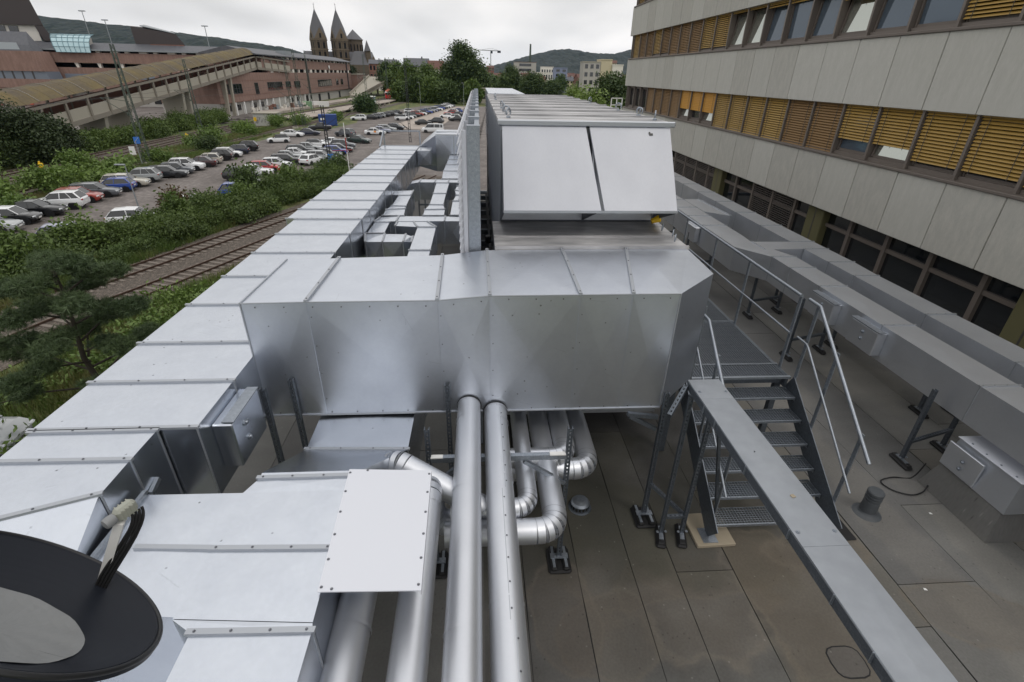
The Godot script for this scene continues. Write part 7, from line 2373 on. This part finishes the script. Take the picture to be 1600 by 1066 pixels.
	for k in 6:
		var a := float(k) / 5.0
		rows.append([lerpf(8.7, 14.0, sin(a * PI / 2 * 0.98)), -199.0 - 4.2 * (1.0 - cos(a * PI / 2)), lerpf(-138.4, -141.0, a)])
	var cols := 7
	for k in 5:
		for j in cols:
			var g := MB.new()
			var q := []
			for e2: Array in [[k, j], [k, j + 1], [k + 1, j + 1], [k + 1, j]]:
				var rw: Array = rows[e2[0]]
				q.append(Vector3(lerpf(rw[2], -127.6, float(e2[1]) / cols), rw[0], rw[1]))
			var c: Vector3 = (q[0] + q[1] + q[2] + q[3]) / 4.0
			g.quad(c + (q[0] - c) * 0.94, c + (q[1] - c) * 0.94, c + (q[2] - c) * 0.94, c + (q[3] - c) * 0.94)
			part("pane", g, M["aqua_glass"], v)
	b = MB.new()
	for k in 6: b.bar(Vector3(rows[k][2], rows[k][0], rows[k][1] + 0.05), Vector3(-127.6, rows[k][0], rows[k][1] + 0.05), 0.16, 0.12)
	for j in cols + 1:
		for k in 5: b.bar(Vector3(lerpf(rows[k][2], -127.6, float(j) / cols), rows[k][0], rows[k][1] + 0.05), Vector3(lerpf(rows[k + 1][2], -127.6, float(j) / cols), rows[k + 1][0], rows[k + 1][1] + 0.05), 0.12, 0.12, Vector3.BACK)
	part("glazing_bar", b, mat("vault_bar", Color8(110, 140, 150), 0.5, 0.2), v)
	b = MB.new()
	b.lim(-139, -130.5, 8.7, 13.2, -206, -203.4)
	part("inner_wall", b, M["grey_wall"], v)
	# dark tower
	var tw := thing("dark_tower", "dark slanted tower block cut by the top left corner of the picture", "building")
	b = MB.new()
	b.hexa([Vector3(-172, 24.5, -206), Vector3(-146.2, 24.5, -206), Vector3(-144.6, 16.5, -206), Vector3(-172, 16.5, -206), Vector3(-172, 24.5, -222), Vector3(-157.8, 24.5, -222), Vector3(-156.0, 16.5, -222), Vector3(-172, 16.5, -222)])
	part("upper_wall", b, M["dark_brown_roof"], tw)
	b = MB.new()
	b.hexa([Vector3(-172, 16.5, -207), Vector3(-147.5, 16.5, -207), Vector3(-147.5, 12, -207), Vector3(-172, 12, -207), Vector3(-172, 16.5, -222), Vector3(-158.5, 16.5, -222), Vector3(-158.5, 12, -222), Vector3(-172, 12, -222)])
	part("pale_storey", b, M["white_wall"], tw)
	b = MB.new()
	b.lim(-156.5, -153.5, 14.6, 16.2, -206.9, -206.8); b.lim(-160.5, -157.6, 14.6, 16.2, -206.9, -206.8)
	part("window", b, M["glass_dark"], tw)
	b = MB.new()
	b.hexa([Vector3(-147.4, 16.4, -206), Vector3(-144.7, 16.4, -206), Vector3(-142.5, 12, -206), Vector3(-146, 12, -206), Vector3(-159, 16.4, -222), Vector3(-156.2, 16.4, -222), Vector3(-154, 12, -222), Vector3(-157.5, 12, -222)])
	part("slanted_end", b, M["dark_brown_roof"], tw)
	# light poles on the station roof
	for q: Array in [[-131.0, 11.8, -206.5, 9.0, "light pole with a flat head on the station roof behind the glass vault"], [-124.6, 11.8, -206.5, 6.6, "thin pole on the station roof right of the glass vault"], [-92.5, 11.2, -206.5, 6.2, "light pole on the station roof right of the dark roof box"]]:
		var p := thing("light_pole", q[4], "lamp post", Vector3(q[0], q[1], q[2]))
		b = MB.new()
		b.tube([Vector3.ZERO, Vector3(0, q[3], 0)], [0.14, 0.1], 6)
		part("pole", b, M["lamp_grey"], p)
		b = MB.new()
		b.soft(Vector3(0, q[3] + 0.1, 0), Vector3(2.0, 0.3, 0.8), 0.1)
		part("lamp_head", b, M["lamp_grey"], p)

# ---- the church
func church() -> void:
	var o := thing("church", "big stone church with two tall rhombic spires and a crossing tower", "church")
	var turn := Basis(Vector3.UP, 0.62)
	for t: Array in [[-134.2, -503.0], [-116.8, -503.0]]:
		var c := Vector3(t[0], 0, t[1])
		var h := 5.3
		var b := MB.new()
		b.box(c + Vector3(0, 10.0, 0), Vector3(h * 2, 36, h * 2), turn)
		var tower := part("tower", b, M["church_stone"], o)
		b = MB.new()
		for y: float in [27.4, 20.5, 14.0]: b.box(c + Vector3(0, y, 0), Vector3(h * 2 + 0.8, 0.7, h * 2 + 0.8), turn)
		part("cornice", b, M["church_light"], tower)
		for side: Vector3 in [Vector3(0, 0, 1), Vector3(-1, 0, 0), Vector3(1, 0, 0)]:
			for s: float in [-2.3, 2.3]:
				var w := turn * (side * (h + 0.02) + side.cross(Vector3.UP) * s)
				for y: float in [23.6, 16.6]:
					b = MB.new()
					b.box(c + w + Vector3(0, y, 0), Vector3(1.9, 4.2, 0.3), turn * Basis.looking_at(side, Vector3.UP))
					b.lathe([Vector2(0.95, -0.15), Vector2(0.95, 0.15), Vector2(0, 0.15)], c + w + Vector3(0, y + 2.1, 0), 12, turn * Basis.looking_at(side, Vector3.UP) * Basis(Vector3.RIGHT, PI / 2))
					part("belfry_opening", b, M["room_dark"], tower)
				b = MB.new()
				for e2: float in [-1.3, 1.3]: b.box(c + turn * (side * (h + 0.1) + side.cross(Vector3.UP) * (s + e2)) + Vector3(0, 20.5, 0), Vector3(0.45, 13, 0.3), turn * Basis.looking_at(side, Vector3.UP))
				part("pilaster", b, M["church_light"], tower)
		var A := c + Vector3(0, 50.0, 0)
		var cs := []
		var gs := []
		for k in 4:
			var a := PI / 4 + k * PI / 2
			cs.append(c + turn * Vector3(cos(a), 0, -sin(a)) * (h + 0.3) * 1.414 + Vector3(0, 28.0, 0))
			gs.append(c + turn * Vector3(cos(a + PI / 4), 0, -sin(a + PI / 4)) * (h + 0.3) + Vector3(0, 36.5, 0))
		b = MB.new()
		for k in 4:
			b.tri(A, gs[(k + 3) % 4], cs[k]); b.tri(A, cs[k], gs[k])
		part("spire", b, M["church_roof"], tower)
		for k in 4:
			b = MB.new()
			b.tri(cs[k], cs[(k + 1) % 4], gs[k])
			var gb := part("gable", b, M["church_light"], tower)
			b = MB.new()
			var m: Vector3 = (cs[k] + cs[(k + 1) % 4]) / 2.0
			var nn: Vector3 = (m - c); nn.y = 0
			b.box(m + Vector3(0, 2.6, 0) + nn.normalized() * 0.05, Vector3(1.4, 3.2, 0.3), Basis.looking_at(nn.normalized(), Vector3.UP))
			part("gable_window", b, M["room_dark"], gb)
		b = MB.new()
		b.tube([A - Vector3(0, 0.5, 0), A + Vector3(0, 4.0, 0)], [0.25, 0.08], 6); b.bar(A + Vector3(-0.8, 2.8, 0), A + Vector3(0.8, 2.8, 0), 0.16, 0.16)
		part("cross", b, M["church_roof"], tower)
	# crossing tower
	var c := Vector3(-109.0, 0, -524)
	var b := MB.new()
	b.lathe([Vector2(7.4, -5), Vector2(7.4, 28.2), Vector2(7.9, 28.4), Vector2(7.9, 29.2)], c, 8)
	var ct := part("crossing_tower", b, M["church_stone"], o)
	b = MB.new()
	b.lathe([Vector2(8.2, 29.2), Vector2(0.1, 37.0), Vector2(0, 37.0)], c, 8)
	part("crossing_roof", b, M["church_roof"], ct)
	for k in 16:
		b = MB.new()
		var a := TAU * (k + 0.5) / 16
		b.box(c + Vector3(cos(a) * 7.2, 23, sin(a) * 7.2), Vector3(0.9, 5, 0.5), Basis(Vector3.UP, -a + PI / 2))
		part("window", b, M["room_dark"], ct)
	# nave and transept
	b = MB.new()
	b.hexa([Vector3(-150, 19.5, -512), Vector3(-96, 19.5, -512), Vector3(-96, 12, -505), Vector3(-150, 12, -505), Vector3(-150, 19.5, -513), Vector3(-96, 19.5, -513), Vector3(-96, 12, -521), Vector3(-150, 12, -521)])
	part("nave_roof", b, M["church_roof"], o)
	b = MB.new()
	b.lim(-150, -96, G, 12, -506, -520)
	part("nave_wall", b, M["church_stone"], o)
	b = MB.new()
	b.hexa([Vector3(-104, 19.8, -498), Vector3(-92.5, 19.8, -501), Vector3(-87.5, 9.5, -495), Vector3(-108, 9.5, -492), Vector3(-104, 19.8, -512), Vector3(-92, 19.8, -512), Vector3(-87.5, 9.5, -512), Vector3(-108, 9.5, -512)])
	part("transept_roof", b, M["church_roof"], o)
	b = MB.new()
	b.hexa([Vector3(-107, 9.4, -492), Vector3(-84.5, 9.4, -495), Vector3(-84.5, G, -495), Vector3(-107, G, -492), Vector3(-107, 9.4, -512), Vector3(-84.5, 9.4, -512), Vector3(-84.5, G, -512), Vector3(-107, G, -512)])
	b.tri(Vector3(-91.5, 9.4, -494.8), Vector3(-84.5, 9.4, -495.0), Vector3(-88.5, 16.5, -497))
	part("transept_wall", b, M["church_stone"], o)
	b = MB.new()
	b.box(Vector3(-93, 13, -497.5), Vector3(3.6, 13, 3.6), turn); b.box(Vector3(-93, 19.8, -497.5), Vector3(4.1, 0.5, 4.1), turn)
	var tt := part("stair_turret", b, M["church_stone"], o)
	b = MB.new()
	b.lathe([Vector2(2.9, 20.0), Vector2(0.05, 28.0), Vector2(0, 28)], Vector3(-93, 0, -497.5), 8)
	part("turret_roof", b, M["church_roof"], tt)
	for k in 3:
		b = MB.new()
		b.box(Vector3(-104 + k * 6.5, 3.5, -493.0 - k * 0.9), Vector3(2.2, 6, 0.4), Basis(Vector3.UP, 0.13))
		part("window", b, M["room_dark"], o)

# ---- town and hills
func house(label: String, at: Vector3, w: float, d: float, h: float, wall: String, roof: String, turn: float, rows: int, cols: int, pitch := 2.4, group := "", category := "house") -> Node3D:
	var o := thing("house", label, category, at, turn, group)
	var b := MB.new()
	b.lim(-w / 2, w / 2, 0, h, d / 2, -d / 2)
	if pitch > 0:
		b.tri(Vector3(w / 2, h, d / 2), Vector3(w / 2, h, -d / 2), Vector3(w / 2, h + pitch, 0)); b.tri(Vector3(-w / 2, h, -d / 2), Vector3(-w / 2, h, d / 2), Vector3(-w / 2, h + pitch, 0))
	var wl := part("wall", b, M[wall], o)
	b = MB.new()
	if pitch > 0:
		for s: float in [-1.0, 1.0]: b.bar(Vector3(0, h + pitch * 0.5 + 0.06, s * d * 0.26), Vector3(0, h + pitch * 0.5 + 0.06, s * d * 0.26) + Vector3(0.001, 0, 0), 0.01, 0.01)
		b.hexa([Vector3(-w / 2 - 0.3, h + pitch + 0.15, 0), Vector3(w / 2 + 0.3, h + pitch + 0.15, 0), Vector3(w / 2 + 0.3, h + pitch - 0.1, 0), Vector3(-w / 2 - 0.3, h + pitch - 0.1, 0), Vector3(-w / 2 - 0.3, h - 0.1, -d / 2 - 0.5), Vector3(w / 2 + 0.3, h - 0.1, -d / 2 - 0.5), Vector3(w / 2 + 0.3, h - 0.3, -d / 2 - 0.5), Vector3(-w / 2 - 0.3, h - 0.3, -d / 2 - 0.5)])
		b.hexa([Vector3(-w / 2 - 0.3, h - 0.1, d / 2 + 0.5), Vector3(w / 2 + 0.3, h - 0.1, d / 2 + 0.5), Vector3(w / 2 + 0.3, h - 0.3, d / 2 + 0.5), Vector3(-w / 2 - 0.3, h - 0.3, d / 2 + 0.5), Vector3(-w / 2 - 0.3, h + pitch + 0.15, 0), Vector3(w / 2 + 0.3, h + pitch + 0.15, 0), Vector3(w / 2 + 0.3, h + pitch - 0.1, 0), Vector3(-w / 2 - 0.3, h + pitch - 0.1, 0)])
		b.lim(w * 0.2, w * 0.2 + 0.8, h + pitch * 0.5, h + pitch + 1.0, 0.4, -0.4)
	else:
		b.lim(-w / 2 - 0.2, w / 2 + 0.2, h, h + 0.4, d / 2 + 0.2, -d / 2 - 0.2)
	part("roof", b, M[roof], o)
	for i in rows:
		for j in cols:
			b = MB.new()
			var x := lerpf(-w / 2, w / 2, (j + 0.5) / cols)
			var y := lerpf(0.8, h, (i + 0.5) / rows)
			b.box(Vector3(x, y, d / 2 + 0.03), Vector3(w / cols * 0.55, h / rows * 0.5, 0.12))
			part("window", b, M["glass_dark"], o)
	return o

func ridge(called: String, pts: Array, depth: float, seed_: int, jag: float) -> void:
	var f := FastNoiseLite.new()
	f.seed = seed_
	f.frequency = 0.02
	f.fractal_octaves = 3
	var along := []
	for i in pts.size() - 1:
		for k in 40: along.append(pts[i].lerp(pts[i + 1], smoothstep(0, 1, k / 40.0) * 0.5 + k / 80.0))
	along.append(pts.back())
	var rows := []
	for t in range(-10, 31):
		var s := t / 30.0
		var row := []
		for p: Vector3 in along:
			var z := p.z + depth * s
			var fall: float = 1.0 - pow(absf(s), 1.4)
			var h := (p.y - G) * maxf(fall, 0.0) + G - 3.0
			h += f.get_noise_2d(p.x, z) * jag * (1.0 + 3.0 * absf(s) * (1.0 - absf(s))) + f.get_noise_2d(p.x * 0.12, z * 0.12) * jag * 5.0 * absf(s) * 2.0 * (1.0 - absf(s))
			row.append(Vector3(p.x, h, z))
		rows.append(row)
	var b := MB.new()
	for i in rows.size() - 1:
		for k in along.size() - 1:
			b.quad(rows[i + 1][k], rows[i + 1][k + 1], rows[i][k + 1], rows[i][k])
	struct(called, b, M["forest"])

func city() -> void:
	ridge("wooded_hill", [Vector3(-3200, 90, -1500), Vector3(-2300, 150, -1750), Vector3(-1342, 138, -1872), Vector3(-1045, 113, -1838), Vector3(-780, 88, -1800), Vector3(-576, 65, -1779), Vector3(-440, 30, -1770), Vector3(-330, -6, -1770)], 620, 3, 4.0)
	ridge("wooded_hill", [Vector3(-60, 0, -2860), Vector3(110, 50, -2860), Vector3(230, 82, -2870), Vector3(370, 116, -2875), Vector3(463, 122, -2871), Vector3(560, 108, -2865), Vector3(687, 104, -2850), Vector3(860, 150, -2800), Vector3(1300, 190, -2600), Vector3(2200, 120, -2300)], 1100, 8, 5.0)
	ridge("distant_hill", [Vector3(-500, 20, -5200), Vector3(100, 62, -5200), Vector3(500, 90, -5200), Vector3(1500, 60, -5200)], 900, 14, 5.0)
	house("slab office block with brown and pale storey bands far off left of the chimney", Vector3(48.4, G, -578), 22, 12, 23, "grey_wall", "tile_roof", 0.0, 5, 1, 0.0, "", "building")
	house("pale concrete block with ribbed front behind the trees by the office block", Vector3(57.2, G, -286), 8.4, 10, 18.3, "grey_wall", "bridge_concrete", 0.0, 5, 3, 0.0, "", "building")
	house("yellow stair tower joined to the pale concrete block", Vector3(64.4, G, -286), 5.6, 10, 19.4, "cream_wall", "cream_wall", 0.0, 0, 1, 0.0, "", "building")
	house("white building with tall window slots right of the yellow tower", Vector3(70.0, G, -284), 5.4, 8, 17.2, "white_wall", "white_wall", 0.0, 1, 4, 0.0, "", "building")
	house("blue grey office block with dark front in the town", Vector3(66.3, G, -452), 10, 12, 17.2, "blue_wall", "blue_wall", 0.0, 5, 2, 0.0, "", "building")
	house("low white industrial hall beside the blue grey block", Vector3(63.5, G, -520), 20, 10, 14.0, "white_wall", "white_wall", 0.0, 2, 9, 0.0, "", "building")
	house("white block stepped behind the low white hall", Vector3(66.5, G, -540), 12, 8, 19.0, "white_wall", "grey_wall", 0.0, 2, 5, 0.0, "", "building")
	house("grey gabled hall with long slate roof behind the tree belt", Vector3(-37.0, G, -352), 15, 14, 15.0, "grey_wall", "slate", 0.12, 1, 4, 4.8)
	house("white plastered house with brown roof right of the grey gabled hall", Vector3(-25.0, G, -350), 9.5, 11, 14.5, "white_wall", "tile_roof", 0.1, 2, 3, 4.2)
	house("low flat pale house between tallest tree and the air handling unit", Vector3(4.6, G, -264), 6.0, 6, 6.2, "bridge_concrete", "bridge_concrete", 0.0, 1, 2, 0.0)
	house("red brick tower house under the crane", Vector3(16, G, -702), 9, 9, 19, "brick_far", "tile_roof", 0.0, 4, 3, 2.0)
	house("brown tenement right of the church", Vector3(-76.0, G, -436), 10, 10, 17.5, "brick_far", "slate", 0.1, 3, 4, 2.5)
	house("tall grey tenement right of the brown one by the church", Vector3(-65.5, G, -440), 9, 10, 18.5, "grey_wall", "slate", 0.0, 3, 3, 2.0)
	house("small white house at the foot of the tenements by the church", Vector3(-67.5, G, -415), 8, 8, 11, "white_wall", "slate", 0.0, 2, 3, 2.0)
	house("beige villa high on the slope behind the office block", Vector3(145, 9.0, -620), 16, 10, 8.5, "cream_wall", "tile_roof", -0.2, 2, 6, 2.5)
	var r := RandomNumberGenerator.new()
	r.seed = 64
	for i in 34:
		var x := r.randf_range(10, 150)
		var z := r.randf_range(-420, -760)
		house("small distant town house with a tiled roof", Vector3(x, G, z), r.randf_range(8, 13), r.randf_range(8, 10), r.randf_range(6, 10.5), ["white_wall", "cream_wall", "grey_wall", "brick_far"][r.randi() % 4], "tile_roof" if r.randf() < 0.7 else "slate", r.randf_range(-0.5, 0.5), 2, 3, 3.2, "distant houses of the town")
	for i in 12:
		house("small distant house low on the wooded slope", Vector3(r.randf_range(110, 200), G, r.randf_range(-900, -1100)), 11, 9, r.randf_range(7, 14), "white_wall" if i % 2 else "cream_wall", "tile_roof", 0.0, 2, 3, 3.0, "houses at the foot of the hill")
	var c := thing("chimney", "tall slim dark chimney mast in the town", "chimney", Vector3(64.2, G, -692))
	var b := MB.new()
	b.lathe([Vector2(1.5, 0), Vector2(1.4, 26), Vector2(1.9, 26.2), Vector2(1.9, 27), Vector2(1.25, 27.2), Vector2(1.0, 44.5), Vector2(0, 44.5)], Vector3.ZERO, 14)
	part("shaft", b, M["mast_green"], c)
	b = MB.new()
	b.lathe([Vector2(2.2, 24.6), Vector2(2.2, 25.6)], Vector3.ZERO, 14)
	part("gallery", b, M["mast_green"], c)
	var k := thing("tower_crane", "tower crane far off above the trees", "crane", Vector3(24.8, G, -1040))
	b = MB.new()
	lattice(b, 48.0, 0.9, 0.9, 20)
	b.box(Vector3(0, 24, 0), Vector3(1.0, 48, 1.0))
	part("mast", b, M["crane_grey"], k)
	b = MB.new()
	b.bar(Vector3(-24, 49.5, 0), Vector3(18, 48.6, 0), 1.3, 1.1)
	part("jib", b, M["crane_grey"], k)
	b = MB.new()
	b.box(Vector3(1.5, 46.5, 0), Vector3(3.6, 4.0, 3)); b.box(Vector3(15, 47.2, 0), Vector3(6, 3.2, 3))
	part("counterweight", b, M["steel_dark"], k)
	b = MB.new()
	b.bar(Vector3(0, 52.5, 0), Vector3(-16, 50, 0), 0.3, 0.3); b.bar(Vector3(0, 52.5, 0), Vector3(14, 49.5, 0), 0.3, 0.3)
	part("stay", b, M["crane_grey"], k)
	var fb := thing("footbridge", "dark footbridge with railing far behind the air handling unit", "bridge", Vector3(0, 0, -120))
	b = MB.new()
	b.bar(Vector3(17.5, 0.9, 0), Vector3(26.8, 0.2, 0), 1.5, 0.4)
	part("deck", b, M["steel_dark"], fb)
	b = MB.new()
	b.bar(Vector3(17.5, 2.0, 0.7), Vector3(26.8, 1.2, 0.7), 0.08, 0.1)
	for i in 14: b.bar(Vector3(17.5 + i * 0.7, 0.9 - i * 0.05, 0.7), Vector3(17.5 + i * 0.7, 2.0 - i * 0.06, 0.7), 0.06, 0.06)
	part("railing", b, M["steel_dark"], fb)
	b = MB.new()
	b.lim(8.5, 22, G, 1.95, -42, -52)
	solo("annex", b, M["concrete_plain"], "low flat annex behind the far corner of the office block", "building")
	var wf := thing("tube_railing", "small white tube frame beside the far corner of the office block", "frame", Vector3(11.0, 2.2, -45))
	b = MB.new()
	for x: float in [0.0, 0.45, 0.9]: b.bar(Vector3(x, -0.3, 0), Vector3(x, 1.2, 0), 0.07, 0.07)
	b.bar(Vector3(0, 1.2, 0), Vector3(0.9, 1.2, 0), 0.07, 0.07); b.bar(Vector3(0, 0.7, 0), Vector3(0.9, 0.7, 0), 0.06, 0.06)
	part("tube", b, M["white_paint"], wf)
